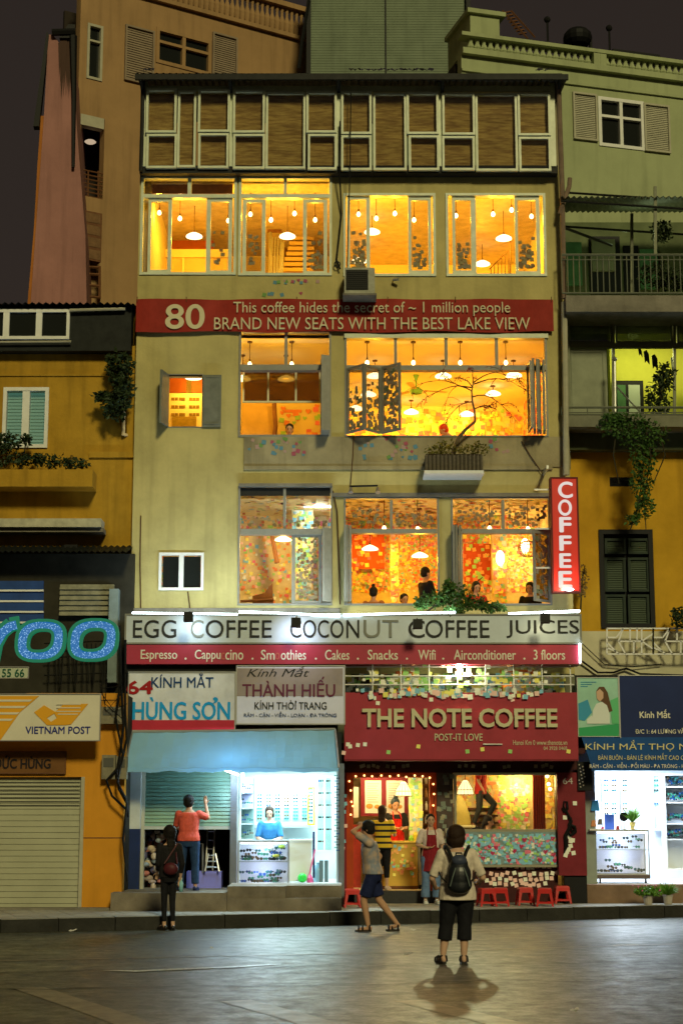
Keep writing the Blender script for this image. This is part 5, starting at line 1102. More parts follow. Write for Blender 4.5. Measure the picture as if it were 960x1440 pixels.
# green ceiling fan
p = Fr((0, 34.6, 0)).w(585, 549); t = thing('ceiling_fan', 'pale green ceiling fan with long blades in the wide window', 'fan', (p.x, p.y, c3)); FG = mat('green_fan_enamel', (.15, .35, .12), .5)
m = MB(); m.lathe(p, [(.02, -.09), (.12, -.07), (.15, 0), (.08, .06), (.02, .08)], 12); m.build('motor', FG, t); m = MB(); m.tube([p, (p.x, p.y, c3)], .016, 6); m.lathe((p.x, p.y, c3 - .13), [(.02, 0), (.07, .13)], 10); m.build('rod', FG, t)
for k in range(3):
    a_ = R(15 + 120 * k); d_ = Vector((math.cos(a_), math.sin(a_), 0)); n_ = Vector((-d_.y, d_.x, .1)); m = MB(); A = p + d_ * .1; B = p + d_ * .68
    m.q(A - n_ * .04, B - n_ * .07, B + n_ * .07, A + n_ * .04); m.q(A + n_ * .04 + Vector((0, 0, .01)), B + n_ * .07 + Vector((0, 0, .01)), B - n_ * .07 + Vector((0, 0, .01)), A - n_ * .04 + Vector((0, 0, .01))); m.build('blade', mat('fan_blade', (.62, .5, .25), .6), t)
# small-window room light
hang(272, 529, 33.2, c3, 'dome', 'dome pendant glimpsed at the top of the small shuttered window', 10)
# second storey
for k, (px, py, Y, e) in enumerate([(540, 742, 32.1, 4), (587, 743, 32.1, 3), (688, 742, 32.1, 4), (742, 743, 32.1, 4)]): hang(px, py, Y, c2, 'bulb', '%s bare bulb under the transoms of the two paper-filled windows' % ORD[k], e)
hang(590, 780, 33.4, c2, 'dome', 'dome pendant above the man in the black shirt', 17); hang(398, 757, 32.8, c2, 'dome', 'dome pendant in the left paper-filled window', 40, (1, .62, .16))
hang(520, 770, 33.6, c2, 'dome', 'dim dome pendant before the papered wall, mid window', 16)
for (px, py, c_, e, lb) in ((703, 785, (1, .6, .15), 36, 'glaring wall lamp lighting the papered column, right window'), (738, 768, (1, .6, .15), 26, 'second glaring wall lamp by the wicker shade, right window')):
    p = Fr((0, 33.9, 0)).w(px, py); t = thing('wall_lamp', lb, 'lamp', p); m = MB(); m.ell(p, (.09, .07, .16), 10, 8); m.build('lamp_globe', glow('glaring_globe', (1, .75, .3), 10), t, smooth=True); m = MB(); m.tube([p, p + Vector((0, .9, .1))], .02, 5); m.build('arm', CORD, t); lamp('lamp_light', p + Vector((0, .32, -.1)), e, c_, .08, t)
p = Fr((0, 33.2, 0)).w(455, 712); t = thing('fluorescent_tube', 'cold white tube glaring on the ceiling of the left paper-filled window', 'light', p); m = MB(); m.tube([p + Vector((-.4, 0, 0)), p + Vector((.3, 0, 0))], .02, 6); m.build('tube', TUBE, t); lamp('tube_light', p + Vector((-.1, -.05, -.08)), 12, (.75, .95, 1), .1, t)
# papers
fM = lambda Y: Fr((0, Y, 0))
MIX = (0, 1, 2, 3, 4, 5, 6, 7, 1, 6, 0, 7, 0, 1, 7, 2)
note_field('sticky_notes', fM(34.89), xa + .05, xr - .05, z2 + .9, c2 - .02, 0, 4200, 'thick patchwork of coloured papers over the back wall of the paper-filled room', (.035, .07), MIX, hearts=.2)
note_field('sticky_notes', fM(34.29), xl + .05, xa - .15, z2 + .6, c2 - .02, 0, 800, 'rows of coloured papers on the wall of the left paper-filled window', (.04, .075), (0, 1, 2, 3, 6, 5, 7, 4, 1), hearts=.2)
def ceil_field(x0, x1, y0, y1, z, n, label):
    m = MB()
    for _ in range(n):
        x, y, w_, a_ = random.uniform(x0, x1), random.uniform(y0, y1), random.uniform(.05, .1), random.gauss(0, .3); m.mi = random.choice(MIX); c_, s_ = math.cos(a_) * w_ / 2, math.sin(a_) * w_ / 2; z_ = z - .01; dz = random.uniform(0, .03)
        m.q((x - c_ + s_, y - s_ - c_, z_ - dz), (x - c_ - s_, y - s_ + c_, z_), (x + c_ - s_, y + s_ + c_, z_), (x + c_ + s_, y + s_ - c_, z_ - dz))
    m.build('sticky_notes', NM, kind='stuff', label=label)
ceil_field(xa, xr, 31.8, 34.8, c2, 800, 'papers fluttering on the ceiling of the paper-filled room'); ceil_field(xl, xa - .15, 31.8, 34.2, c2, 300, 'papers fluttering on the ceiling behind the left window')
# columns wrapped in papers
def column(px0, px1, Y, z0, z1, label, n, mats=MIX):
    f = fM(Y); s0, s1 = f.sz(px0, 780)[0], f.sz(px1, 780)[0]; t = thing('pillar', label, 'pillar', f.pt((s0 + s1) / 2, z0)); m = MB(); m.box(f, s0, s1, z0, z1, -.3, 0); m.build('shaft', NOTEW, t)
    note_field('sticky_notes', f, s0 + .03, s1 - .03, z0 + .5, z1 - .03, .002, n, '', (.06, .10), mats, t, .2)
column(692, 712, 34.2, z2 + .07, c2, 'papered pillar beside the glaring wall lamp', 120); column(410, 440, 33.6, z2 + .07, c2, 'papered pillar in the left window with green and blue papers', 160, (3, 4, 5, 3, 4, 0))
column(549, 560, 33.9, z2 + .07, c2, 'narrow papered pillar in the mid paper-filled window', 90)
# panels of red wall
m = MB(); a = fM(34.6).rect((486, 752, 540, 800)); m.box(fM(34.6), a[0], a[1], a[2], a[3], 0, .02); m.build('wall_panel', mat('red_orange_panel', (.6, .10, .03), .7, .2, 4), cafe); m = MB(); a = fM(34.6).rect((652, 765, 690, 825)); m.box(fM(34.6), a[0], a[1], a[2], a[3], 0, .02); m.build('wall_panel', mat('red_orange_panel', (.6, .10, .03), .7, .2, 4), cafe)
note_field('sticky_notes', fM(34.57), fM(34.6).sz(486, 780)[0], fM(34.6).sz(540, 780)[0], z2 + 1, c2 - .3, 0, 60, 'sparse papers on the red wall panel', (.06, .1), (0, 1, 7, 2)); note_field('sticky_notes', fM(34.57), fM(34.6).sz(652, 780)[0], fM(34.6).sz(690, 780)[0], z2 + .9, c2 - .3, 0, 60, 'sparse papers on the red panel, right window', (.06, .1), (0, 1, 7, 3))
# dark stair rail and beam in the left window
m = MB(); f = fM(33.4)
m.prism(f, [f.sz(355, 850), f.sz(355, 838), f.sz(372, 834), f.sz(378, 825), f.sz(383, 820), f.sz(384, 850)], -.1, 0); m.build('stair_stringer', BROWN, cafe)
m = MB(); m.tube([f.w(382, 752), f.w(386, 775), f.w(389, 792)], .05, 5); m.build('dark_beam', BROWN, cafe); m = MB(); m.tube([f.w(338, 846), f.w(385, 843)], .03, 5); m.build('dark_beam', BROWN, cafe)
# third storey details: papers on walls, board, stairs
note_field('sticky_notes', fM(37.38), xm + .1, xr - .1, z3 + 1.2, c3 - .1, 0, 900, 'low band of papers on the far wall of the wide window', (.08, .14), (0, 1, 2, 3, 6, 7), hearts=.2, dens=lambda s, z: max(.12, 1 - (z - z3 - 1.2) / (c3 - z3 - 1.6)))
m = MB()                                    # right-hand side wall papers
FS2 = Fr((xr - .005, 32, 0), (0, -1, 0))
note_field('sticky_notes', Fr((xr - .01, 31.8, 0), (0, 1, 0)), .3, 8, z3 + 1.0, c3 - .2, 0, 10, '', (.08, .12)) if False else None
m = MB()
for _ in range(900):
    y = random.uniform(32, 37.3); z = z3 + 1 + (c3 - z3 - 1.0) * random.random() ** 1.6; w_ = random.uniform(.04, .08); m.mi = random.choice((2, 7, 2, 7, 6, 3)); x = xr - .012
    m.q((x, y - w_, z - w_), (x - .01, y - w_, z + w_), (x - .01, y + w_, z + w_), (x, y + w_, z - w_))
m.build('sticky_notes', NM, kind='stuff', label='papers over the right side wall of the wide window room')
f = fM(34.78); a = f.rect((388, 562, 455, 640)); 
m = MB(); fb_ = fM(33.9); a = fb_.rect((340, 566, 384, 640)); m.box(fb_, a[0], a[1], z3 + .07, a[3], -.04, 0); m.build('tan_partition', mat('tan_board', (.5, .32, .10), .6, .2, 3), cafe)
m = MB(); m.tube([fM(33.7).w(385, 564), fM(33.7).w(387, 600), fM(33.7).w(384, 625)], .05, 5); m.build('dark_post', BROWN, cafe)
note_field('sticky_notes', f, f.sz(395, 600)[0], f.sz(452, 600)[0], z3 + .9, f.sz(400, 570)[1], 0, 36, 'scattered red heart papers behind the narrow middle-storey window', (.08, .13), (7, 2, 7, 1, 3), hearts=.6)
m = MB(); a = f.rect((400, 576, 424, 580)); m.box(f, *a, 0, .01); m.build('red_strip', NM[7], cafe)
m = MB(); a = fM(34.0).rect((338, 520, 452, 556)); 
# small window: rows of dark papers on a bright wall
f = fM(33.6); m = MB(); a = f.rect((236, 553, 288, 640)); m.box(f, a[0], a[1], z3 + .07, a[3], -.02, 0); m.build('pale_partition', mat('pale_cream_board', (.8, .72, .5), .7), cafe)
m = MB(); a = f.rect((236, 526, 262, 552)); m.box(f, *a, -.03, 0); a = f.rect((270, 526, 288, 552)); m.box(f, *a, -.03, 0); m.build('red_brown_board', mat('red_brown_board', (.28, .07, .02), .6, .2, 4), cafe)
k = 0
for py in (561, 572, 583):
    for px in (243, 248, 254, 258, 268, 273, 278):
        s, z = f.sz(px, py); m = MB(); note(m, f, s, z, .065, .0, 0, 0); m.m = [0] * len(m.f); m.build('paper_note', mat('dark_ochre_paper', (.20, .13, .03), .8), label='dark paper in the %s row seen through the small shuttered window' % {561: 'top', 572: 'middle', 583: 'bottom'}[py], cat='paper note', group='tidy rows of papers in the small window')
m = MB(); a = f.rect((242, 586, 276, 599), .02); m.box(f, a[0], a[1], a[2], a[3], .0, .02); m.build('olive_board', mat('olive_board', (.35, .25, .05), .7, .4, 12), cafe)
# top storey: counter, red-brown panel, stairs, rails
f = fM(35.2)
def slabp(r, fr, d0, d1, m_, name): a_ = fr.rect(r, d1); b = MB(); b.box(fr, a_[0], a_[1], a_[2], a_[3], d0, d1); return b.build(name, m_, cafe)
slabp((205, 314, 320, 330), f, -.3, .0, BROWN, 'dark_beam'); slabp((238, 328, 300, 352), f, -.1, .05, mat('rust_panel', (.42, .10, .02), .6, .2, 2), 'rust_panel')
slabp((205, 350, 325, 361), fM(34.4), -.4, 0, ROOM, 'counter_top'); slabp((205, 361, 325, 400), fM(34.5), -.3, 0, mat('counter_front', (.7, .52, .22), .6, .1, 3), 'counter_front'); slabp((256, 362, 259, 392), fM(34.4), -.02, .02, ROOM, 'counter_rib')
st = link('staircase', None, cafe); f = fM(34.6)
for k in range(7):
    r = (396 + k * 2, 376 - k * 8.5, 428, 381 - k * 8.5); a_ = f.rect(r, 0); m = MB(); m.box(f, a_[0], a_[1] + .2, a_[2], a_[3], -.25 - k * .05, -k * .05); m.build('tread', mat('stair_tread', (.6, .42, .18), .6), st)
slabp((395, 322, 428, 392), fM(35.6), -.02, 0, BROWN, 'stair_backing'); slabp((376, 322, 396, 326), fM(34.2), -.02, .02, BROWN, 'stair_beam')
m = MB()
for k in range(5): m.tube([fM(34.2).w(383 + k * 4, 333 - k * 0, 0), fM(34.2).w(381 + k * 4, 392)], .018, 4)
m.tube([fM(34.2).w(380, 326), fM(34.2).w(379, 392)], .035, 4); m.tube([fM(34.2).w(398, 340), fM(34.2).w(392, 395)], .03, 4); m.build('stair_rail', STEEL, cafe)
m = MB(); f = fM(33.6); m.tube([f.w(717, 331), f.w(717, 390)], .018, 5)
for k in range(6): m.tube([f.w(690 + k * 5, 378 - k * 5), f.w(690 + k * 5, 392)], .01, 4)
m.tube([f.w(688, 378), f.w(714, 352)], .014, 4); m.build('thin_railing', CORD, cafe)
for r, cnt, s_ in (((515, 296, 0, 0), 0, 0),): pass
def pane_notes(r, n, lbx, dens=None, w_=(.05, .08), cols=(0, 5, 1, 0)):
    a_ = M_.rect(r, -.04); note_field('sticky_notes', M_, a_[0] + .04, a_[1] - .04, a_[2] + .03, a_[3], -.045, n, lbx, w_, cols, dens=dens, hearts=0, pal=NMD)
lowd = lambda r: (lambda s, z: max(.05, 1 - ((z - M_.rect(r)[2]) / (M_.rect(r)[3] - M_.rect(r)[2])) * 1.1))
for r, n, lbx in (((492, 325, 515, 379), 46, 'papers on the left sash of the third top-storey window'), ((578, 330, 601, 379), 26, 'papers on the right sash of the third top-storey window'), ((640, 325, 662, 379), 34, 'papers on the left sash of the fourth top-storey window'), ((728, 330, 753, 379), 44, 'papers on the right sash of the fourth top-storey window'),
                ((346, 320, 368, 372), 16, 'papers on the left sash of the second top-storey window'), ((431, 318, 455, 380), 30, 'coloured papers on the right sash of the second top-storey window'), ((296, 325, 321, 372), 8, 'few papers on the right sash of the first top-storey window')):
    pane_notes(r, n, lbx, lowd(r), cols=(0, 5, 1, 2, 6) if '2' in lbx else (0, 5, 1, 0))
for r, n, lbx in (((339, 728, 398, 742), 14, 'pale papers lined up on the left transom pane'), ((403, 730, 463, 743), 16, 'papers lined up on the transom beside the white glare'), ((488, 715, 548, 741), 26, 'papers on the first transom of the mid window'), ((552, 722, 614, 742), 30, 'papers on the second transom of the mid window'), ((639, 715, 705, 742), 34, 'papers on the first transom of the right window'), ((709, 712, 771, 742), 36, 'papers on the second transom of the right window'), ((415, 756, 448, 844), 90, 'blurred coloured papers on the closed sash, left window')):
    pane_notes(r, int(n * 1.5), lbx, w_=(.035, .06), cols=(0, 1, 2, 5, 6, 0, 3) if '415' in lbx or 'closed' in lbx else (0, 1, 5, 0, 6))
# papers outside on the wall under the windows
for px0, px1, py0, py1, n, lbx in ((350, 432, 617, 640, 26, 'small dulled paper stuck on the wall below the narrow middle-storey window'), (500, 595, 618, 645, 24, 'small dulled paper or heart on the wall left of the bonsai box'), (684, 720, 618, 642, 7, 'small dulled paper on the wall right of the bonsai box'), (360, 432, 412, 415, 6, 'tiny faded paper on the wall above the red banner'), (378, 450, 394, 398, 12, 'tiny bluish paper on the wall in the row above the banner')):
    for k in range(n):
        s, z = M_.sz(random.uniform(px0, px1), random.uniform(py0, py1)); m = MB(); kk = random.choice((4, 4, 2, 6, 3)); note(m, M_, s, z, random.uniform(.05, .085), .03 if py0 > 600 else 0.0, random.gauss(0, .25), 0, heart=random.random() < .25); m.m = [0] * len(m.f)
        m.build('paper_note', mat('dulled_paper_%d' % kk, tuple(c * .45 for c in NOTE_COL[kk]), .85), label=CN[kk] + ' ' + lbx[lbx.index('paper'):], cat='paper note', group='papers ' + lbx[lbx.index(' on the wall') + 1:])
# ---- air conditioner
a = M_.rect((484, 375, 527, 412), .55); ac = thing('air_conditioner', 'grimy boxy air conditioner unit on a bracket above the banner', 'air conditioner', M_.pt((a[0] + a[1]) / 2, a[2], .3))
ACM = mat('grimy_white_casing', (.38, .38, .30), .6, .3, 5); m = MB(); m.box(M_, a[0], a[1], a[2], a[3], .1, .5); m.build('casing', ACM, ac)
m = MB()
for k in range(9): z = a[2] + .1 + (a[3] - a[2] - .16) * k / 9; m.box(M_, a[0] + .04, a[1] - .14, z, z + .018, .5, .52)
m.build('grille', BLACK, ac); m = MB(); m.box(M_, a[0] + .03, a[1] - .13, a[2] + .08, a[3] - .04, .5, .508); m.build('coil_panel', mat('dark_coil', (.03, .03, .025), .7), ac)
m = MB(); m.box(M_, a[0] - .03, a[1] + .03, a[2] - .04, a[2] - .0, .0, .56); m.build('bracket', CONC, ac)
for k, (px, lbx) in enumerate(((553, 'tiny grey camera on the wall right of the air conditioner'),)):
    c = M_.w(px, 393, .1); t = thing('camera', lbx, 'camera', c); m = MB(); m.tube([c, c + Vector((.1, -.06, -.01))], .03, 8); m.tube([c, c + Vector((0, .12, .03))], .012, 5); m.build('body', GREY, t)
# spotlights on the wall between windows
sl = thing('spotlight_bar', 'dark bar with two small spotlights over the mid paper-filled window', 'spotlights', M_.w(512, 688, .2)); m = MB(); m.tube([M_.w(492, 684, .25), M_.w(531, 683, .25)], .02, 5); m.build('bar', DARK, sl)
for px in (493, 531): m = MB(); c = M_.w(px, 686, .28); m.tube([c, c + Vector((.0, -.05, -.1))], [.03, .05], 8); m.build('spot_head', STEEL, sl)
for px, py, lbx in ((494, 738, 'small dark floodlight high on the wall between left and mid windows'),):
    c = M_.w(px - 25, py, .2); 
# ---- window box with bare-branched bonsai
a = M_.rect((597, 638, 679, 666), .62); bx = thing('window_box', 'woven dark planter box on a white ledge outside the wide window', 'planter', M_.pt((a[0] + a[1]) / 2, a[2], .35))
m = MB(); m.box(M_, a[0] - .01, a[1] + .01, a[2], a[2] + .06, .0, .64); m.build('ledge', WHITE, bx)
m = MB(); m.box(M_, a[0] + .02, a[1] - .02, a[2] + .06, a[3], .06, .59); m.build('soil_box', mat('dark_soil', (.03, .02, .012), .9), bx)
n = 44
for k in range(n):                         # upright staves, overlapping unevenly
    s = a[0] + (a[1] - a[0]) * k / n; m = MB(); h = a[3] - .02 + random.uniform(-.012, .012); m.box(M_, s + .002, s + (a[1] - a[0]) / n - .002, a[2] + .062, h, .59, .60 + random.uniform(0, .02)); m.build('stave', mat('woven_stave_%d' % (k % 3), [(.10, .085, .06), (.17, .14, .10), (.06, .05, .035)][k % 3], .8, .3, 20), bx)
bz = thing('bonsai_tree', 'leaning bare bonsai with fine drooping twigs and red blossoms', 'tree', M_.w(636, 640, .35)); d = .35; BK2 = mat('dark_bark', (.05, .035, .025), .85, .4, 12, bump=.5)
W = lambda x, y, dd=0: M_.w(x, y, d + dd)
m = MB(); m.tube([W(636, 641), W(640, 627), W(645, 615), W(654, 604), W(666, 594), (W(668, 591))], [.05, .036, .038, .03, .028, .024], 8); m.tube([W(668, 592), W(667, 578), W(664, 565), W(663, 550), W(665, 538)], [.024, .021, .018, .015, .012], 7); m.build('trunk', mat('pale_bark_base', (.16, .12, .08), .85, .5, 9), bz)
m = MB(); tw = []
def twig(p, v, L, r, dep, droop):
    pts = [p]; q = p.copy(); vv = v.copy()
    for k in range(6):
        vv = (vv + Vector((random.gauss(0, .14), random.gauss(0, .10), random.gauss(0, .10) - droop * (.3 + k * .22)))).normalized(); q = q + vv * L / 6; pts.append(q.copy())
        if dep > 0 and k > 0 and random.random() < .75: twig(q.copy(), (vv + Vector((random.gauss(0, .7), random.gauss(0, .5), random.gauss(.15, .5)))).normalized(), L * random.uniform(.35, .6), r * .55, dep - 1, droop * 1.1)
    m.tube(pts, [max(.0035, r * (1 - i / 8)) for i in range(len(pts))], 4); tw.extend(pts[2:])
for st_, v, L in ((W(665, 538), (-.2, 0, 1), .28), (W(665, 538), (.8, -.1, .45), .7), (W(664, 550), (-.8, 0, .6), .8), (W(664, 558), (.9, .2, .35), .7), (W(665, 545), (-.6, -.3, .7), .4), (W(664, 565), (-.9, .1, .1), .5), (W(666, 540), (.9, -.1, .3), .85), (W(664, 545), (-.95, 0, .25), .85), (W(666, 575), (.6, 0, .3), .35)):
    twig(st_, Vector(v).normalized(), L * 1.05, .014, 2, .17)
m.build('branches', BK2, bz)
m = MB()
for p in random.sample(tw, min(170, len(tw))): leaf(m, p, .045); leaf(m, p + Vector((.02, 0, .01)), .035)
m.build('blossom', mat('crimson_blossom', (.28, .02, .03), .7), bz)
plant('yellowish leafy undergrowth filling the window box', [(M_.w(610, 634, .35), (.2, .2, .1)), (M_.w(650, 634, .35), (.35, .2, .13)), (M_.w(672, 632, .35), (.2, .2, .15)), (M_.w(625, 630, .35), (.2, .2, .15))], 150, .07, mat('yellow_leaf', (.16, .15, .03), .6, .4, 9), [[M_.w(622, 640, .35), M_.w(618, 625, .35)]])
# ---- ivy along the canopy
plant('green ivy tumbling over the fascia between the mid and right windows', [(M_.w(608, 843, .9), (.32, .2, .14)), (M_.w(635, 836, .9), (.28, .2, .2)), (M_.w(660, 848, .9), (.35, .2, .12)), (M_.w(690, 854, .9), (.3, .15, .07)), (M_.w(592, 850, 1.1), (.12, .1, .1)), (M_.w(632, 824, .9), (.1, .1, .1)), (M_.w(640, 858, 1.1), (.2, .1, .08))], 330, .085, GRN2, [[M_.w(600, 860, .9), M_.w(630, 840, .9), M_.w(634, 815, .9)], [M_.w(640, 860, .9), M_.w(670, 845, .9), M_.w(700, 857, .9)]], 'ivy', 'ivy')
m_ = plant('pale drooping palm fronds inside the right paper-filled window', [(fM(32.6).w(660, 830), (.3, .15, .2))], 90, .12, mat('straw_frond', (.5, .4, .1), .7), [[fM(32.6).w(655, 850), fM(32.6).w(650, 820), fM(32.6).w(643, 805)], [fM(32.6).w(662, 850), fM(32.6).w(668, 820), fM(32.6).w(678, 812)]])
p = fM(32.8).w(742, 772); t = thing('wicker_lampshade', 'round wicker lampshade hanging in the right paper-filled window', 'lampshade', (p.x, p.y, c2)); m = MB()
for k in range(9): a_ = math.pi * k / 9; m.tube([p + Vector((math.cos(a_) * math.sin(b_) * .2, math.sin(a_) * math.sin(b_) * .2, math.cos(b_) * .17)) for b_ in [i * math.pi / 6 for i in range(13)]], .006, 4)
for zz_ in (-.1, -.03, .05, .12): r_ = .2 * math.sqrt(max(0, 1 - (zz_ / .17) ** 2)); m.tube([p + Vector((r_ * math.cos(b_), r_ * math.sin(b_), zz_)) for b_ in [i * math.pi / 6 for i in range(13)]], .005, 4)
m.tube([p + Vector((0, 0, .17)), (p.x, p.y, c2)], .006, 4); m.build('wicker', mat('wicker', (.3, .16, .05), .7), t)
# ================================================================ ground floor: note coffee shop front
zb = M_.sz(560, 1087)[1]; zf = .42
BEAM = M_.rect((480, 1060, 815, 1087))
zt_ = Z(1068)
m = MB(); m.box(M_, BEAM[0], X1, zb, zt_ + .3, -.2, .05); m.build('door_beam', MAROOND, cafe)
def gpost(x0, x1, mt, d0=-.2, d1=.08, z0=.12, name='door_post'):
    a_ = M_.rect((x0, 1100, x1, 1200)); b = MB(); b.box(M_, a_[0], a_[1], z0, zb - .002, d0, d1); return b.build(name, mt, cafe)
gpost(478, 487, MAROON); gpost(614, 637, mat('dusky_post', (.10, .07, .06), .6, .4, 5)); 
a = M_.rect((784, 1100, 815, 1200), .25); m = MB(); m.box(M_, a[0], X1 + .1, .7, zb - .002, -.2, .25); m.build('corner_pillar', MAROON, cafe)
m = MB(); m.box(M_, a[0] + .1, X1 + .1, .12, .7, -.2, .2); m.build('pillar_base', BLACK, cafe)
letters(M_, (791, 1094, 805, 1103), '64', .252, mat('white_print', (.55, .5, .45), .7), cafe)
# red wooden door surround
DW = mat('orange_red_timber', (.45, .06, .015), .5, .2, 6)
a = M_.rect((487, 1087, 614, 1255)); m = MB(); m.box(M_, a[0], a[0] + .13, zf, a[3] - .09, -.1, .04); m.box(M_, a[1] - .13, a[1], zf, a[3] - .09, -.1, .04); m.box(M_, a[0], a[1], a[3] - .09, a[3], -.1, .04); m.build('door_surround', DW, cafe)
# step
m = MB(); s0 = M_.sz(498, 1260)[0]; s1 = M_.sz(616, 1260)[0]; m.box(M_, s0, s1, .12, zf, -.1, .22); m.build('door_step', mat('dark_step_stone', (.04, .04, .042), .6, .2, 8), cafe)
gx0, gx1 = M_.sz(481, 1160)[0], X1 - .01
m = MB(); m.box(M_, gx0, gx1, zf - .05, zf, -3.3, -.11); m.build('shop_floor', ROOMF, cafe)
m = MB(); m.box(M_, gx0, gx1, .12, 3.3, -3.5, -3.3); m.build('shop_back_wall', mat('warm_cream_wall', (.72, .6, .36), .8, .1, 3), cafe)
m = MB(); m.box(M_, gx0 - .1, gx0, .12, 3.3, -3.3, -.2); m.box(M_, gx1 - .05, gx1 + .05, .12, 3.3, -3.3, -.2); m.build('shop_side_wall', mat('warm_cream_wall', (0, 0, 0)), cafe)
m = MB(); m.box(M_, gx0, gx1, zb + .25, zb + .3, -3.3, -.2); m.build('shop_ceiling', mat('warm_cream_wall', (0, 0, 0)), cafe)
f33 = fM(33.0)
# menu boards on a maroon frame
mb = thing('menu_board', 'pair of white menu sheets in a wide maroon frame on the cafe back wall', 'menu board', f33.w(540, 1150)); a = f33.rect((507, 1092, 573, 1148)); m = MB(); m.box(f33, *a, -.05, 0); m.build('frame', MAROON, mb)
for x0, x1 in ((513, 536), (543, 568)):
    a = f33.rect((x0, 1098, x1, 1144)); m = MB(); m.box(f33, a[0], a[1], a[2], a[3], 0, .012); sh = m.build('menu_sheet', mat('menu_paper', (.75, .72, .65), .6), mb)
    for k in range(9): r_ = (x0 + 3, 1102 + k * 3.2, x1 - 3 - (k * 7 % 5), 1103.2 + k * 3.2); a = f33.rect(r_, .013); m = MB(); m.box(f33, *a, .011, .014); m.build('print_line', mat('grey_print', (.4, .38, .35), .7), mb)
    c = f33.w((x0 + x1) / 2, 1134, .02); m = MB(); m.ell(c + Vector((-.07, 0, 0)), (.07, .008, .05), 8, 5); m.ell(c + Vector((.08, 0, -.01)), (.06, .008, .04), 8, 5); m.build('food_picture', mat('pastry_print', (.6, .28, .06), .6), mb)
# left part: small white sheet, dark red cabinet
m = MB(); a = f33.rect((496, 1107, 504, 1150)); m.box(f33, *a, 0, .02); m.build('wall_sheet', mat('menu_paper', (0, 0, 0)), cafe)
m = MB(); a = f33.rect((484, 1160, 507, 1200)); m.box(f33, a[0], a[1], zf, a[3], 0, .3); m.build('cabinet', mat('red_cabinet', (.3, .03, .02), .5, .3, 6), cafe)
# papered column and shelves
fc = fM(32.6); a = fc.rect((575, 1085, 594, 1200)); m = MB(); m.box(fc, a[0], a[1], zf, zb + .24, -.3, 0); m.build('inner_column', mat('cream_column', (.7, .68, .5), .7), cafe)
note_field('sticky_notes', fc, a[0] + .02, a[1] - .02, 1.5, zb, .002, 70, 'yellow and blue papers on the inner column', (.05, .08), (0, 0, 5, 4, 3), hearts=0)
sh = thing('shelf_rack', 'dark shelf rack of cups and bottles right of the papered column', 'shelf', fc.w(603, 1200)); a = fc.rect((595, 1095, 615, 1190), -.2)
m = MB(); m.box(fc, a[0], a[1], zf + .8, a[3], -.5, -.45)
for k in range(5): z = a[2] + .15 + (a[3] - a[2] - .15) * k / 4.5; m.box(fc, a[0], a[1], z, z + .025, -.45, -.15)
m.build('rack', BROWN, sh)
for k in range(5):
    for j in range(3): z = a[2] + .175 + (a[3] - a[2] - .15) * k / 4.5; x = a[0] + .06 + j * .075; c = fc.pt(x, z, -.25); m = MB(); m.lathe(c, [(.025, 0), (.028, .10), (.012, .14), (.012, .17)], 8); m.build('bottle', random.choice([mat('amber_bottle', (.4, .18, .03), .3), mat('white_cup', (.7, .68, .6), .4), mat('green_bottle', (.06, .2, .06), .3)]), label='small bottle or cup on %s shelf of the dark rack' % ['the lowest', 'the second', 'the third', 'the fourth', 'the top'][k], cat='bottle', group='bottles on the shelf rack')
# counter
cq = fM(32.05); a = cq.rect((538, 1186, 587, 1253)); ct = thing('counter', 'yellow service counter dotted with papers inside the cafe door', 'counter', cq.pt((a[0] + a[1]) / 2, zf)); YC = mat('yellow_counter_paint', (.62, .42, .08), .6, .12, 4)
m = MB(); m.box(cq, a[0], a[1], zf + .06, a[3], -.5, 0); m.build('counter_body', YC, ct); m = MB(); m.box(cq, a[0] - .03, a[1] + .03, a[3], a[3] + .035, -.53, .03); m.build('counter_top', YC, ct); m = MB(); m.box(cq, a[0], a[1], zf, zf + .06, -.48, .02); m.build('plinth', BROWN, ct)
for k in range(64):
    s, z = random.uniform(a[0] + .05, a[1] - .05), random.uniform(a[2] + .25, a[3] - .05); kk = random.choice((1, 3, 0, 7, 4, 1)); m = MB(); note(m, cq, s, z, random.uniform(.045, .06), 0, random.gauss(0, .1), 0); m.m = [0] * len(m.f); m.build('paper_note', NM[kk], label='small %s paper stuck to the yellow counter' % CN[kk], cat='paper note', group='papers on the yellow counter')
m = MB(); a2 = cq.rect((588, 1188, 611, 1254), -.1); m.box(cq, a2[0], a2[1], zf + .08, a2[3], -.5, -.1); wc = thing('fridge_cabinet', 'pale cabinet on castors right of the yellow counter', 'cabinet', cq.pt(a2[0] + .15, zf, -.2)); m.build('case', mat('pale_cabinet', (.45, .45, .35), .5, .1, 4), wc); m = MB(); m.box(cq, a2[0] + .04, a2[1] - .02, zf + .5, a2[3] - .02, -.1, -.09); m.build('dark_panel', BLACK, wc); m = MB()
for s in (a2[0] + .04, a2[1] - .04): m.tube([cq.pt(s - .02, zf + .04, -.12), cq.pt(s + .02, zf + .04, -.12)], .04, 8)
m.build('castor', BLACK, wc)
# things on the counter
for k, (px, py, c, h) in enumerate(((578, 1184, (.2, .4, .03), .16), (584, 1182, (.5, .4, .03), .2), (592, 1184, (.1, .3, .05), .15), (600, 1184, (.55, .4, .06), .12), (607, 1183, (.3, .3, .05), .18))):
    p = cq.w(px, py + 3, -.2); m = MB(); m.lathe(p, [(.045, 0), (.05, h * .7), (.02, h), (.002, h)], 10); m.build('jar', mat('jar_%d' % k, c, .3), label=['green', 'yellow', 'dark green', 'amber', 'olive'][k] + ' jar standing on the counter by the cafe door', cat='jar')
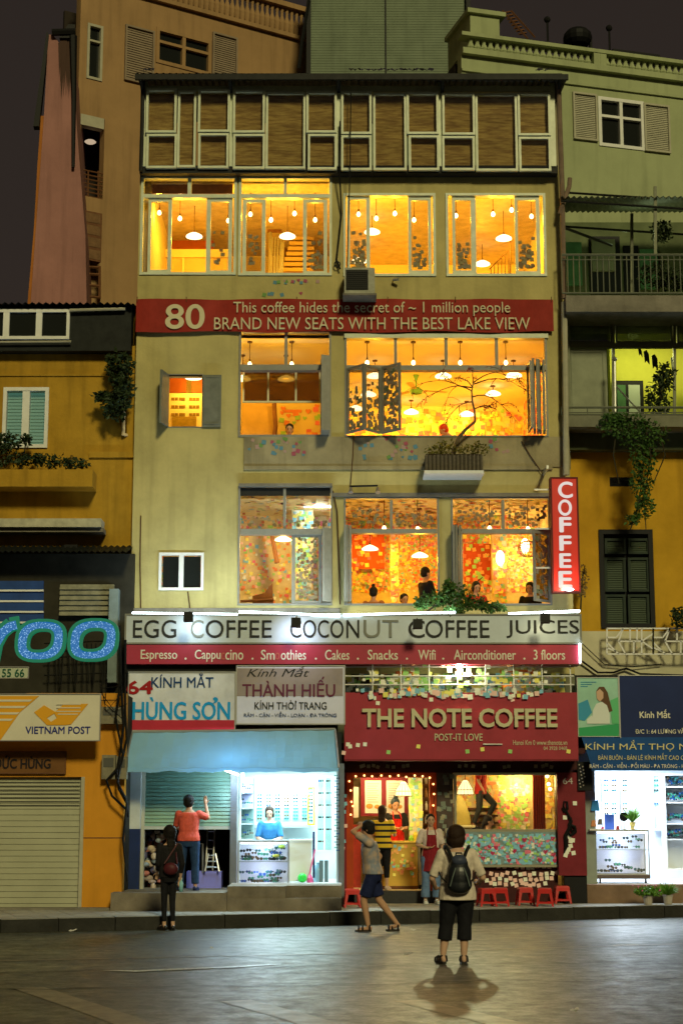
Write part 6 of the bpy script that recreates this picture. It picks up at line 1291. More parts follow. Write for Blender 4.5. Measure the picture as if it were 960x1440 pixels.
# pendant cage lamps
def cage(px, py, Y, label):
    p = fM(Y).w(px, py); t = thing('pendant_lamp', label, 'lamp', (p.x, p.y, zb + .2)); m = MB(); m.lathe(p, [(.155, -.12), (.14, -.02), (.07, .10), (.03, .14)], 14); m.build('shade', glow('cage_shade_glow', (1, .85, .35), 2.6), t, smooth=True)
    m = MB()
    for k in range(14): g_ = 2 * math.pi * k / 14; m.tube([p + Vector((.16 * math.cos(g_), .16 * math.sin(g_), -.14)), p + Vector((.145 * math.cos(g_), .145 * math.sin(g_), -.02)), p + Vector((.072 * math.cos(g_), .072 * math.sin(g_), .1))], .004, 3)
    for r_, z in ((.165, -.13), (.15, -.04)): m.tube([p + Vector((r_ * math.cos(i * .45), r_ * math.sin(i * .45), z)) for i in range(15)], .006, 4)
    m.build('wire_cage', BROWN, t); m = MB(); m.tube([p + Vector((0, 0, .13)), (p.x, p.y, zb + .2)], .008, 4); m.build('cord', CORD, t); lamp('lamp_light', p + Vector((0, 0, -.22)), 14, (1, .72, .28), .05, t)
cage(567, 1110, 31.9, 'white cage pendant lamp hanging in the cafe doorway'); cage(654, 1108, 31.9, 'white cage pendant lamp hanging in the cafe window')
lamp('ceiling_spot', f33.w(525, 1092, .6), 20, (1, .75, .35), .1, cafe); lamp('ceiling_spot', fM(32.8).w(730, 1100), 26, (1, .66, .2), .1, cafe)
# string lights round the door
for k, (px, py) in enumerate([(491, 1099), (500, 1092), (512, 1091), (523, 1092), (536, 1091), (548, 1092), (560, 1091), (571, 1093), (583, 1091), (594, 1092), (604, 1094), (609, 1103), (610, 1117), (609, 1133), (493, 1112), (494, 1128), (493, 1146), (496, 1134), (608, 1149)]):
    p = M_.w(px, py, .08); m = MB(); m.ell(p, .018, 8, 6); m.build('fairy_light', glow('fairy_bulb', (1, .55, .16), 5), label='warm fairy light in the string around the cafe door', cat='fairy light', group='fairy lights round the cafe door', smooth=True)
for k, (px, py) in enumerate([(769, 1092), (771, 1103), (773, 1110)]): p = fM(31.9).w(px, py); m = MB(); m.ell(p, .035, 8, 6); m.build('fairy_light', BULB, label='%s warm globe light down the right side of the cafe window' % ['topmost', 'middle', 'lowest'][k], cat='fairy light', group='globe lights in the cafe window', smooth=True)
t = thing('light_string', 'thin cord carrying the fairy lights round the door', 'cord', M_.w(550, 1092, .08)); m = MB(); m.tube([M_.w(x, y, .07) for x, y in ((493, 1150), (491, 1099), (500, 1092), (523, 1091), (548, 1090), (571, 1091), (594, 1091), (607, 1094), (611, 1117), (608, 1150))], .005, 4); m.build('cord', CORD, t)
# window: metal frame and papered interior
a = M_.rect((638, 1087, 784, 1170)); wn_ = (a[0], a[1], a[2], a[3]); FRM = mat('brushed_metal_frame', (.32, .30, .22), .4, .15, 5, metal=.5)
m = MB(); ring(m, M_, wn_, .045, -.06, .1); w0 = m.build('window', FRM, cafe); m = MB(); m.box(M_, a[0] + .04, a[1] - .04, a[2] + .04, a[3] - .04, 0, .006); m.build('pane', CLEAR, w0)
m = MB(); b_ = M_.rect((655, 1168, 784, 1216), .12); m.box(M_, M_.sz(640, 1190)[0], b_[1], b_[2], a[2] - .002, -.2, .1); m.build('papered_panel', mat('pale_blue_panel', (.24, .33, .34), .6, .3, 8), cafe)
note_field('sticky_notes', M_, M_.sz(642, 1190)[0], b_[1] - .04, b_[2] + .02, a[2] - .06, .102, 620, 'blue papers and pink hearts covering the panel under the cafe window', (.03, .07), (4, 4, 5, 3, 4, 2, 4), hearts=.12)
for k in range(15):
    s, z = M_.sz(random.uniform(662, 780), random.choice((1182, 1190, 1200, 1210)) + random.uniform(-3, 3)); m = MB(); note(m, M_, s, z, .085, .112, 0, 0, heart=True); m.m = [0] * len(m.f); m.build('heart_note', mat('deep_pink_paper', (.5, .04, .12), .8), label='deep pink paper heart under the cafe window', cat='paper heart', group='pink hearts under the cafe window')
m = MB(); m.box(M_, M_.sz(640, 1230)[0], M_.sz(784, 1230)[0], .12, b_[2] - .002, -.2, .02); m.build('lower_boards', MAROOND, cafe)
m = MB(); m.box(M_, b_[0], M_.sz(786, 1218)[0], b_[2] - .05, b_[2] - .003, .02, .14); m.build('panel_sill', FRM, cafe)
rowz = [(1219, 700, 790), (1229, 690, 787), (1237, 684, 780), (1244, 690, 770)]
for py, xa_, xb_ in rowz:
    px = xa_
    while px < xb_:
        s, z = M_.sz(px, py + random.uniform(-2, 2)); m = MB(); note(m, M_, s, z, .072, .022, random.gauss(0, .2), 0); m.m = [0] * len(m.f)
        kk = random.choice((6, 6, 5, 6)); m.build('paper_note', NM[kk], label='%s paper in the %s row behind the stools' % (CN[kk], {1219: 'top', 1229: 'second', 1237: 'third', 1244: 'lowest'}[py]), cat='paper note', group='papers on the boards behind the stools'); px += random.uniform(5, 10)
for px, py in [(794, 1150), (800, 1177), (802, 1183), (805, 1182), (797, 1198), (802, 1190), (795, 1203), (799, 1195), (808, 1130), (806, 1200)]:
    s, z = M_.sz(px, py, .25); m = MB(); note(m, M_, s, z, .075, .252, random.gauss(0, .15), 0); m.m = [0] * len(m.f); m.build('paper_note', NM[5], label='white paper square on the maroon corner pillar', cat='paper note', group='papers on the maroon corner pillar')
for px, py in [(508, 1078), (511, 1077), (518, 1078), (525, 1077), (531, 1079), (545, 1078), (553, 1079), (567, 1078), (573, 1077), (646, 1078), (655, 1077), (665, 1078), (681, 1078), (709, 1079), (715, 1078), (753, 1078), (768, 1076), (775, 1079), (763, 1078)]:
    s, z = M_.sz(px, py, .05); m = MB(); note(m, M_, s, z, .065, .052, random.gauss(0, .15), 0); m.m = [0] * len(m.f); m.build('paper_note', mat('dusty_paper', (.35, .32, .22), .8), label='dusty paper on the dark beam over the entrance', cat='paper note', group='papers on the beam over the entrance')
for k in range(26):
    s, z = M_.sz(random.uniform(616, 636), random.uniform(1092, 1200), .08); m = MB(); note(m, M_, s, z, random.uniform(.06, .09), .082, random.gauss(0, .15), 0); m.m = [0] * len(m.f); m.build('paper_note', mat('dusty_blue_paper', (.2, .24, .2), .8) if k % 3 else mat('dusty_paper', (0, 0, 0)), label='dusty bluish paper on the post between door and window', cat='paper note', group='papers on the post between door and window')
for k in range(12):
    s, z = M_.sz(random.uniform(479, 486), random.uniform(1100, 1230), .08); m = MB(); note(m, M_, s, z, random.uniform(.05, .08), .082, random.gauss(0, .2), 0); m.m = [0] * len(m.f); m.build('paper_note', NM[random.choice((4, 3, 6, 5))], label='coloured paper on the narrow maroon post beside the door', cat='paper note', group='papers on the post left of the door')
# black scroll ornament on the pillar
sc = thing('scroll_ornament', 'black curly wrought scroll on the maroon corner pillar', 'ornament', M_.w(800, 1190, .3)); m = MB(); S = lambda x, y: M_.w(x, y, .28)
m.tube([S(790, 1136), S(793, 1142), S(798, 1138), S(797, 1128), S(793, 1127), S(792, 1134), S(798, 1145), S(803, 1155), S(800, 1165), S(795, 1175), S(796, 1190), S(793, 1200)], [.012, .02, .02, .02, .015, .015, .025, .03, .035, .04, .04, .01], 6); m.tube([S(800, 1160), S(808, 1163), S(809, 1170), S(802, 1175), S(798, 1170)], .03, 6); m.tube([S(803, 1150), S(799, 1160), S(806, 1172)], .02, 5); m.build('scroll', BLACK, sc)
# behind the window
fw = fM(33.1); a = fw.rect((636, 1085, 782, 1180))
m = MB(); m.box(fw, a[0], a[1], zf, a[3] + .2, -.05, 0); m.build('papered_screen', NOTEW, cafe)
note_field('sticky_notes', fw, fw.sz(700, 1100)[0], fw.sz(742, 1100)[0], 1.4, a[3] + .1, 0, 260, 'vertical fringe of green and pink papers in the cafe window', (.05, .09), (3, 3, 0, 2, 5, 3), hearts=.1)
note_field('sticky_notes', fw, fw.sz(640, 1100)[0], fw.sz(700, 1100)[0], 1.4, a[3] + .1, 0, 140, 'orange papers behind the stairs in the cafe window', (.05, .09), (1, 1, 7, 0, 3), hearts=.1)
note_field('sticky_notes', fw, fw.sz(757, 1100)[0], fw.sz(781, 1100)[0], 1.4, a[3] + .1, 0, 130, 'yellow papers at the right of the cafe window', (.05, .09), (0, 1, 0, 5), hearts=.1)
cu = thing('curtain', 'orange red curtain hanging in the cafe window', 'curtain', fM(32.5).w(755, 1168)); f_ = fM(32.5); m = MB(); n = 24
s0, z1_ = f_.sz(748, 1085); s1 = f_.sz(765, 1085)[0]; z0_ = 1.2
for i in range(n): x0_, x1_ = s0 + (s1 - s0) * i / n, s0 + (s1 - s0) * (i + 1) / n; d0_, d1_ = .04 * math.sin(i * 1.4), .04 * math.sin((i + 1) * 1.4); m.q(f_.pt(x0_, z0_, d0_), f_.pt(x1_, z0_, d1_), f_.pt(x1_, z1_, d1_), f_.pt(x0_, z1_, d0_))
m.build('cloth', mat('orange_red_cloth', (.55, .08, .02), .8), cu, smooth=True)
ar = thing('curved_partition', 'olive curved stair side at the left of the cafe window', 'partition', fM(32.3).w(645, 1168)); f_ = fM(32.3); pts = [f_.sz(*p) for p in ((641, 1180), (663, 1180), (661, 1150), (655, 1130), (648, 1118), (641, 1112))]; m = MB(); m.prism(f_, pts, -.3, 0); m.build('panel', mat('olive_panel', (.30, .24, .06), .6, .15, 4), ar)
m = MB(); a = f_.rect((641, 1161, 668, 1164), .3); m.box(f_, a[0], a[1], a[2], a[3], -.1, .3); m.build('lit_counter_edge', mat('pale_edge', (.8, .7, .4), .5), ar)
# ================================================================ red plastic stools
RP = mat('red_plastic', (.50, .012, .010), .32, .1, 9)
ST = thing('plastic_stool', 'x', 'stool', (0, 0, 0), 'red plastic stools outside the cafe')
m = MB(); m.hexa([(-.125, -.125, .285), (.125, -.125, .285), (.125, .125, .285), (-.125, .125, .285), (-.11, -.11, .315), (.11, -.11, .315), (.11, .11, .315), (-.11, .11, .315)]); m.build('seat', RP, ST)
for sx_ in (-1, 1):
    for sy_ in (-1, 1):
        m = MB(); tx, ty, bx_, by_ = .12 * sx_, .12 * sy_, .155 * sx_, .155 * sy_; w_ = .045
        m.hexa([(bx_ - w_ * (sx_ > 0) * .7, by_ - w_ * .7 * (sy_ > 0), 0), (bx_ + w_ * .7 * (sx_ < 0), by_ - w_ * .7 * (sy_ > 0), 0), (bx_ + w_ * .7 * (sx_ < 0), by_ + w_ * .7 * (sy_ < 0), 0), (bx_ - w_ * .7 * (sx_ > 0), by_ + w_ * .7 * (sy_ < 0), 0),
                (tx - w_ * 1.3 * (sx_ > 0), ty - w_ * (sy_ > 0), .286), (tx + w_ * 1.3 * (sx_ < 0), ty - w_ * (sy_ > 0), .286), (tx + w_ * 1.3 * (sx_ < 0), ty + w_ * (sy_ < 0), .286), (tx - w_ * 1.3 * (sx_ > 0), ty + w_ * (sy_ < 0), .286)]); m.build('leg', RP, ST)
for k in range(4):
    a_ = k * math.pi / 2; M3 = Matrix.Rotation(a_, 3, 'Z'); 
    for z0_, z1_, r0_, r1_ in ((.225, .287, .128, .123), (.05, .08, .148, .146)):
        m = MB(); P = [M3 @ Vector(v) for v in ((-r0_ + .01, -r0_, z0_), (r0_ - .01, -r0_, z0_), (r0_ - .01, -r0_ + .012, z0_), (-r0_ + .01, -r0_ + .012, z0_), (-r1_ + .01, -r1_, z1_), (r1_ - .01, -r1_, z1_), (r1_ - .01, -r1_ + .012, z1_), (-r1_ + .01, -r1_ + .012, z1_))]; m.hexa(P); m.build('apron' if z0_ > .2 else 'stretcher', RP, ST)
for k, (px, py, rz, lbx) in enumerate([(495, 1276.5, .1, 'lone red plastic stool beside the left post of the cafe door'), (684, 1275, .2, 'red plastic stool half hidden behind the woman with the backpack'), (704, 1274.5, -.1, 'red plastic stool in front of the left stool cluster'), (714, 1269, .15, 'red plastic stool tucked behind the left stool cluster'), (738, 1273.5, .1, 'red plastic stool at the left of the right-hand stool cluster'), (747, 1269, -.2, 'red plastic stool hidden behind the middle of the right-hand cluster'), (766, 1275, -.1, 'red plastic stool at the front of the right-hand cluster'), (790, 1271, .05, 'red plastic stool standing alone before the maroon corner pillar')]):
    p = gp(px, py, .207); p.z = .207
    if k == 0: ST.location = p; ST.rotation_euler = (0, 0, rz); ST['label'] = lbx
    else: clone(ST, p, rz, lbx)
# ================================================================ the two eyewear shops
zp1, zp2 = .50, .61
Y0 = 30.3; ztop = L_.sz(330, 1082)[1]
x_a, x_b, x_c, x_d = [L_.sz(p, 1170)[0] for p in (180, 327, 333, 480)]
x_p = L_.sz(197, 1170)[0]
es1 = thing('eyewear_shop', 'two side by side eyewear shop units, one shuttered, one brightly lit', 'shop', (-2, 30.3, .12))
PL = mat('stone_platform', (.20, .17, .13), .8, .45, 2.2, bump=.3, streak=.2)
m = MB(); m.b(x_a - .1, x_b, 28.95, 30.1, .12, zp1); m.build('platform', PL, es1); m = MB(); m.b(x_b + .004, x_d, 29.0, 30.1, .12, zp2 - .2); m.b(x_b + .004, L_.sz(405, 1250)[0], 29.05, 30.1, zp2 - .2, zp2 - .004); m.b(L_.sz(405, 1250)[0] + .004, x_d, 29.2, 30.1, zp2 - .2, zp2); m.build('platform', PL, es1)
m = MB(); m.b(x_a, x_b - .02, 30.1, 32.4, zp1 - .1, zp1); m.build('shop_floor', CONC, es1); m = MB(); m.b(x_b, x_d, 30.1, 32.4, zp2 - .1, zp2); m.build('shop_floor', mat('white_floor', (.6, .6, .6), .5), es1)
PW = mat('white_pillar_paint', (.5, .52, .48), .7, .2, 3); PB_ = mat('navy_pillar_paint', (.012, .025, .09), .6, .2, 3)
zs = L_.sz(190, 1166)[1]
m = MB(); m.box(L_, x_a, x_p, zs, ztop + .1, -.3, .05); m.build('pillar_upper', PW, es1); m = MB(); m.box(L_, x_a, x_p, zp1, zs, -.3, .05); m.build('pillar_lower', PB_, es1)
m = MB(); m.box(L_, x_b - .04, x_c, zp1, ztop + .1, -.35, .05); m.box(L_, x_d - .05, x_d + .05, .12, ztop + .1, -1.2, .02); m.build('divider_post', mat('grey_post', (.16, .17, .18), .5, .2, 4), es1)
m = MB(); m.box(L_, x_a, x_d, ztop + .1, L_.sz(330, 1030)[1], -1.2, .0); m.build('lintel', DARK, es1)
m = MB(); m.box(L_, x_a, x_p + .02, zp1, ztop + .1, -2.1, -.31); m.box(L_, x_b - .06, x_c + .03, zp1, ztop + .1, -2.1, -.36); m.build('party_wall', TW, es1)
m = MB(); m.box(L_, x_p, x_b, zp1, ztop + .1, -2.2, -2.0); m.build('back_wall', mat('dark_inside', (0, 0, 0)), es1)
# half-lowered green roller shutter
SG = mat('sea_green_shutter', (.12, .22, .15), .45, .25, 1.2, metal=.2); a = L_.rect((201, 1088, 325, 1162), -.2); rs1 = link('roller_shutter', None, es1); z = a[2]; k = 0
while z < ztop + .08:
    m = MB(); m.hexa([L_.pt(a[0], z, -.14), L_.pt(a[1], z, -.14), L_.pt(a[1], z, -.2), L_.pt(a[0], z, -.2), L_.pt(a[0], z + .064, -.16), L_.pt(a[1], z + .064, -.16), L_.pt(a[1], z + .064, -.2), L_.pt(a[0], z + .064, -.2)]); m.build('slat', SG, rs1); z += .066
m = MB(); m.box(L_, a[0], a[1], a[2] - .06, a[2] - .003, -.2, -.12); m.build('bottom_rail', mat('pale_rail', (.4, .42, .36), .5), rs1)
for px in (199.5, 326): s = L_.sz(px, 1170)[0]; m = MB(); m.box(L_, s - .04, s + .03, zp1, ztop + .09, -.25, -.1); m.build('shutter_rail', SH_, es1)
# stock inside the dark shop
gl1 = lambda px, py, dd: fM(30.3 + dd).w(px, py)
for k in range(60):
    px, py = random.uniform(204, 226), random.uniform(1170, 1248); p = gl1(px, py, random.uniform(.4, .8)); m = MB(); m.ell(p, (random.uniform(.03, .09), .05, random.uniform(.03, .08)), 7, 5)
    m.build('soft_toy_bundle', mat('bundle_%d' % (k % 5), [(.35, .28, .25), (.5, .4, .3), (.1, .1, .2), (.4, .15, .12), (.25, .3, .35)][k % 5], .8), label='lumpy bagged goods heaped at the left of the dark shuttered shop', cat='bag', group='bagged goods in the dark shop')
m = MB(); a = fM(30.7).rect((262, 1226, 311, 1251)); m.box(fM(30.7), a[0], a[1], zp1, a[3], -.5, 0); m.build('storage_chest', mat('lilac_blue_chest', (.22, .22, .62), .5, .1, 4), label='lilac blue chest standing at the back of the dark shuttered shop', cat='chest')
def ladder(lbx, p0, p1, q0, q1, n):
    t = thing('step_ladder', lbx, 'ladder', p0); m = MB(); m.tube([p0, p1], .018, 5); m.build('rail', STEEL, t); m = MB(); m.tube([q0, q1], .018, 5); m.build('rail', STEEL, t)
    for i in range(n): u_ = (i + .7) / n; m = MB(); m.tube([p0.lerp(p1, u_), q0.lerp(q1, u_)], .012, 5); m.build('rung', STEEL, t)
ladder('tall aluminium ladder leaning in the dark shuttered shop', gl1(288, 1240, .6), gl1(292, 1166, .8), gl1(298, 1240, .6), gl1(302, 1166, .8), 6)
ladder('short aluminium step stool on the chest in the dark shop', gl1(288, 1226, .3), gl1(293, 1201, .4), gl1(308, 1226, .3), gl1(303, 1201, .4), 3)
m = MB(); m.tube([gl1(277, 1187, .4), gl1(285, 1187, .4), gl1(285, 1228, .4)], .016, 5); m.build('bent_pipe', STEEL, label='bent steel tube behind the man in the coral shirt', cat='pipe')
# ---- eyeglasses
NW = ['one', 'two', 'three', 'four', 'five', 'six', 'seven', 'eight', 'nine', 'ten', 'eleven', 'twelve']
def glasses(m_l, name):
    m = MB()
    for s_ in (-1, 1): m.mi = 0; m.tube([Vector((s_ * .035, .0, 0)), Vector((s_ * .035, -.008, 0))], .03, 8)
    m.mi = 1; m.b(-.012, .012, -.006, .0, .006, .014); m.b(-.07, -.062, -.004, .06, .004, .012); m.b(.062, .07, -.004, .06, .004, .012)
    o = m.build(name, [m_l, BLACK]); bpy.data.objects.remove(o, do_unlink=False) if False else None
    return o
GLS = []
for k, c in enumerate([(.01, .02, .03), (.02, .10, .12), (.10, .06, .03), (.02, .08, .30), (.05, .25, .18)]): GLS.append(glasses(mat('lens_%d' % k, c, .1), 'sunglasses'))
used = [False] * 5
def put_glasses(p, label, group, sc_=1, k=None, rz=0):
    k = random.randrange(5) if k is None else k
    o = GLS[k]
    if used[k]: o = o.copy(); COL.objects.link(o)
    used[k] = True; o.location = p; o.scale = (sc_, sc_, sc_); o.rotation_euler = (0, 0, rz); tag(o, label, 'sunglasses', group); return o
# ---- the bright shop
BW = mat('bright_shop_wall', (.72, .80, .80), .6); m = MB(); m.box(L_, x_c, x_d - .05, zp2, ztop + .08, -1.9, -1.8); m.build('back_wall', BW, es1)
m = MB(); m.box(L_, x_c, x_c + .04, zp2, ztop + .08, -1.8, -.3); m.box(L_, x_d - .1, x_d - .055, zp2, ztop + .08, -1.8, -.1); m.box(L_, x_c, x_d - .05, ztop + .05, ztop + .09, -1.8, 0); m.build('side_wall', BW, es1)
FD = fM(31.9); AQ = mat('aqua_display_panel', (.28, .62, .52), .4)
a = FD.rect((358, 1092, 434, 1160)); t = thing('display_rack', 'wall rack of sunglasses in columns at the back of the bright shop', 'display rack', FD.pt((a[0] + a[1]) / 2, a[2])); m = MB(); m.box(FD, a[0], a[1], a[2], a[3], 0, .04); m.build('panel', mat('white_display_panel', (.7, .78, .76), .4), t)
a = FD.rect((360, 1136, 434, 1156), .05); m = MB(); m.box(FD, a[0], a[1], a[2], a[3], .04, .05); m.build('aqua_panel', AQ, t)
m = MB(); a = FD.rect((358, 1160, 436, 1164), .1); m.box(FD, *a, 0, .3); m.build('shelf_edge', mat('grey_shelf', (.3, .33, .32), .5), t)
for r_ in range(12):
    for c_ in range(6):
        if r_ < 3 and c_ < 3: continue
        p = FD.w(365 + c_ * 12.6, 1101 + r_ * 4.75, .07); put_glasses(p, 'sunglasses in row %s from the top, column %s, back wall of bright shop' % (NW[r_], NW[c_]), 'sunglasses on the back wall rack', .68 if r_ > 3 else .5, 4 if (r_ > 7 and random.random() < .5) else None)
a = FD.rect((436, 1107, 443, 1161), .3); yr = thing('yellow_rack', 'yellow framed upright rack of sunglasses in the bright shop', 'rack', FD.pt(a[0], a[2], .3)); m = MB(); ring(m, FD, (a[0] - .05, a[1], a[2], a[3]), .03, .25, .3); m.build('rack_frame', mat('yellow_rack_paint', (.75, .55, .02), .4), yr)
for k in range(10): put_glasses(FD.w(436.5, 1111 + k * 5, .32), '%s sunglasses from the top on the yellow framed rack' % ORD[k], 'sunglasses on the yellow rack', .6)
# seller's hutch wall, counter
slab_ = lambda r, Y, d0, d1, m_, name: (lambda f, m: (m.box(f, *f.rect(r, d1), d0, d1), m.build(name, m_, es1)))(fM(Y), MB())
slab_((358, 1165, 400, 1185), 31.95, 0, .02, mat('white_board', (.8, .82, .8), .5), 'white_board')
# left inside shelves
for k in range(4):
    r = (336, 1094 + k * 22, 356, 1114 + k * 22); f = fM(31.0); a = f.rect(r); m = MB(); m.box(f, a[0], a[1], a[2], a[3], -.02, 0); m.build('shelf_back', mat('lilac_shelf_%d' % (k > 1), [(.45, .45, .68), (.2, .32, .30)][k > 1], .6), es1); m = MB(); m.box(f, a[0], a[1], a[2] - .02, a[2], 0, .25); m.build('shelf', mat('glass_shelf', (.5, .55, .6), .2), es1)
    for j in range(5): put_glasses(f.w(340 + j * 3.4, 1112 + k * 22 - random.uniform(0, 9), .1), '%s sunglasses on the %s left-hand shelf of the bright shop' % (ORD[j], ORD[k]), 'sunglasses on the left shelves', .55, rz=random.uniform(-.5, .5))
def showcase(lbx, f, r, d, tiers, legm, grp, n, body=STEEL):
    a = f.rect(r, 0); t = thing('showcase', lbx, 'display case', f.pt((a[0] + a[1]) / 2, a[2], -.2)); m = MB(); th = .018
    for s in (a[0], a[1] - th):
        for dd in (-d, -th): m.box(f, s, s + th, a[2], a[3], dd, dd + th)
    for z in (a[2], a[3] - th): m.box(f, a[0] + th, a[1] - th, z, z + th, -th, 0); m.box(f, a[0] + th, a[1] - th, z, z + th, -d, -d + th)
    m.build('metal_frame', body, t); m = MB(); m.box(f, a[0] + th, a[1] - th, a[2] + th, a[3] - th, -.008, -.004); m.build('front_pane', CLEAR, t)
    m = MB(); m.box(f, a[0] + th, a[1] - th, a[2] + th, a[3] - th, -d + .004, -d + .008); m.build('back_panel', mat('lilac_white_back', (.6, .62, .75), .5), t)
    m = MB(); m.box(f, a[0], a[1], a[3], a[3] + .012, -d, 0); m.build('top_pane', mat('case_top', (.5, .55, .6), .2), t)
    for z in tiers: m = MB(); m.box(f, a[0] + th, a[1] - th, z, z + .012, -d + .02, -.02); m.build('tier', mat('glass_shelf', (0, 0, 0)), t)
    for z in [a[2] + .02] + list(tiers):
        for j in range(n):
            put_glasses(f.pt(random.uniform(a[0] + .08, a[1] - .08), z + .03 + random.uniform(0, .2) * (j % 3 > 0), -random.uniform(.05, d * .7)), 'pair of sunglasses crowded inside the ' + grp, 'sunglasses in the ' + grp, random.uniform(.7, 1), rz=random.uniform(-.7, .7))
    m = MB(); m.tube([f.pt(a[0] + .05, a[3] - .04, -.05), f.pt(a[1] - .05, a[3] - .04, -.05)], .012, 6); m.build('case_tube', TUBE, t); lamp('case_light', f.pt((a[0] + a[1]) / 2, a[3] - .1, -.12), 7, (.8, .95, 1), .1, t); lamp('case_light', f.pt((a[0] + a[1]) / 2, a[2] + (a[3] - a[2]) * .42, -.1), 6, (.8, .9, 1), .1, t)
    return t, a
fS = fM(30.25); t, a = showcase('glass display case crammed with sunglasses before the seller', fS, (334, 1183, 406, 1246), .5, [fS.sz(370, 1213)[1]], STEEL, 'display case before the seller', 36)
for px, py, c in ((381, 1188, (.8, .8, .8)), (388, 1200, (.7, .7, .1)), (398, 1203, (.03, .03, .03)), (396, 1187, (.4, .6, .1))): p = fS.w(px, py + 4, -.15); m = MB(); m.ell(p, (.06, .04, .035), 10, 6); m.build('glasses_case', mat('case_%d' % (px), c, .5), label={381: 'white', 388: 'yellow', 398: 'black', 396: 'green'}[px] + ' spectacle case inside the display case before the seller', cat='spectacle case')
slab_((407, 1183, 438, 1240), 30.5, -.04, 0, mat('white_counter_front', (.75, .8, .78), .5), 'counter_front'); slab_((406, 1181, 439, 1184), 30.5, -.3, .03, mat('white_counter_front', (0, 0, 0)), 'counter_top')
p = fM(30.35).w(425, 1232); m = MB(); m.ell((p.x, p.y, zp2 + .085), .083, 16, 10); m.build('green_ball', mat('lime_plastic', (.02, .62, .06), .35), label='bright green ball on the floor of the bright shop', cat='ball', smooth=True)
p = fM(30.4).w(436, 1240); br = thing('broom', 'pink plastic broom leaning by the counter of the bright shop', 'broom', (p.x, p.y, zp2)); m = MB(); m.tube([fM(30.4).w(434, 1235), fM(30.5).w(443, 1195)], .014, 6); m.build('handle', mat('pink_plastic', (.7, .1, .3), .4), br); m = MB(); m.lathe((p.x, p.y, zp2), [(.06, 0), (.05, .08), (.015, .14)], 8); m.build('bristles', mat('pink_plastic', (0, 0, 0)), br)
p = fM(30.7).w(447, 1238); m = MB(); m.lathe((p.x, p.y, zp2), [(.09, 0), (.095, .2), (.08, .26), (.03, .31), (.03, .34)], 12); m.build('water_bottle', mat('blue_bottle', (.25, .5, .7), .15), label='big pale blue water bottle on the bright shop floor', cat='bottle', smooth=True)
for px, lbx in ((452, 'grey box file upright near the right wall of the bright shop'), (459, 'second grey box file standing close to the doorpost')): p = fM(30.6).w(px, 1236); m = MB(); m.b(p.x - .04, p.x + .03, p.y, p.y + .2, zp2, zp2 + .38); m.build('file_box', mat('slate_box', (.12, .18, .2), .5), label=lbx, cat='box')
m = MB(); m.tube([fM(30.5).w(441, 1235), fM(30.6).w(441, 1170)], .02, 6); m.build('umbrella', mat('navy_cloth', (.01, .02, .08), .7), label='furled dark blue umbrella standing against the counter end', cat='umbrella')
gc = thing('glass_cabinet', 'tall glass door cabinet on the right of the bright shop', 'cabinet', fM(30.8).w(455, 1200)); f = fM(30.9); a = f.rect((444, 1092, 468, 1198)); m = MB(); ring(m, f, a, .03, -.02, 0); x = (a[0] + a[1]) / 2; m.box(f, x - .015, x + .015, a[2] + .03, a[3] - .03, -.02, -.002); m.build('door_frame', WHITE, gc); m = MB(); m.box(f, a[0], a[1], a[2], a[3], -.4, -.38); m.build('cabinet_back', mat('mint_back', (.5, .75, .68), .5), gc); m = MB(); m.box(f, a[0] + .03, a[1] - .03, a[2] + .03, a[3] - .03, -.014, -.01); m.build('pane', CLEAR, gc)
for k in range(22): put_glasses(f.w(447 + (k % 4) * 5.5, 1100 + (k // 4) * 17, -.2), 'sunglasses in cabinet row %s, column %s, behind glass doors' % (NW[k // 4], NW[k % 4]), 'sunglasses in the glass cabinet', .6)
for k in range(28): put_glasses(fM(30.28).w(472 + (k % 2) * 3, 1092 + k * 3.9), 'small sunglasses strung on the doorpost, %s column, number %d from the top' % (('inner', 'outer')[k % 2], k // 2 + 1), 'sunglasses strung on the doorpost', .45)
tl = [fM(31.2).w(350, 1092), fM(31.2).w(450, 1092)]
def shop_tube(p, q, e, lbx, c=(.70, .97, 1)):
    t = thing('fluorescent_tube', lbx, 'light', (p + q) / 2); m = MB(); m.tube([p, q], .02, 8); m.build('tube', TUBE, t); l = bpy.data.lights.new('tube_light', 'AREA'); l.shape = 'RECTANGLE'; l.size = (q - p).length; l.size_y = .12; l.energy = e; l.color = c; o = bpy.data.objects.new('tube_light', l); COL.objects.link(o); o.parent = t; o.location = (0, 0, -.03)
for y, lbx in ((31.4, 'fluorescent tube on the ceiling of the bright shop, rear'), (30.6, 'fluorescent tube on the ceiling of the bright shop, front')): shop_tube(Vector((x_c + .2, y, ztop + .02)), Vector((x_d - .3, y, ztop + .02)), 85, lbx)
tp, tq = L_.w(313, 1082, .5), L_.w(335, 1090, .3); t = thing('fluorescent_tube', 'slanting tube under the awning between the two eyewear shops', 'light', (tp + tq) / 2); m = MB(); m.tube([tp, tq], .02, 8); m.build('tube', TUBE, t); lamp('tube_light', (tp + tq) / 2 + Vector((0, -.1, -.05)), 34, (.62, .82, 1), .15, t)
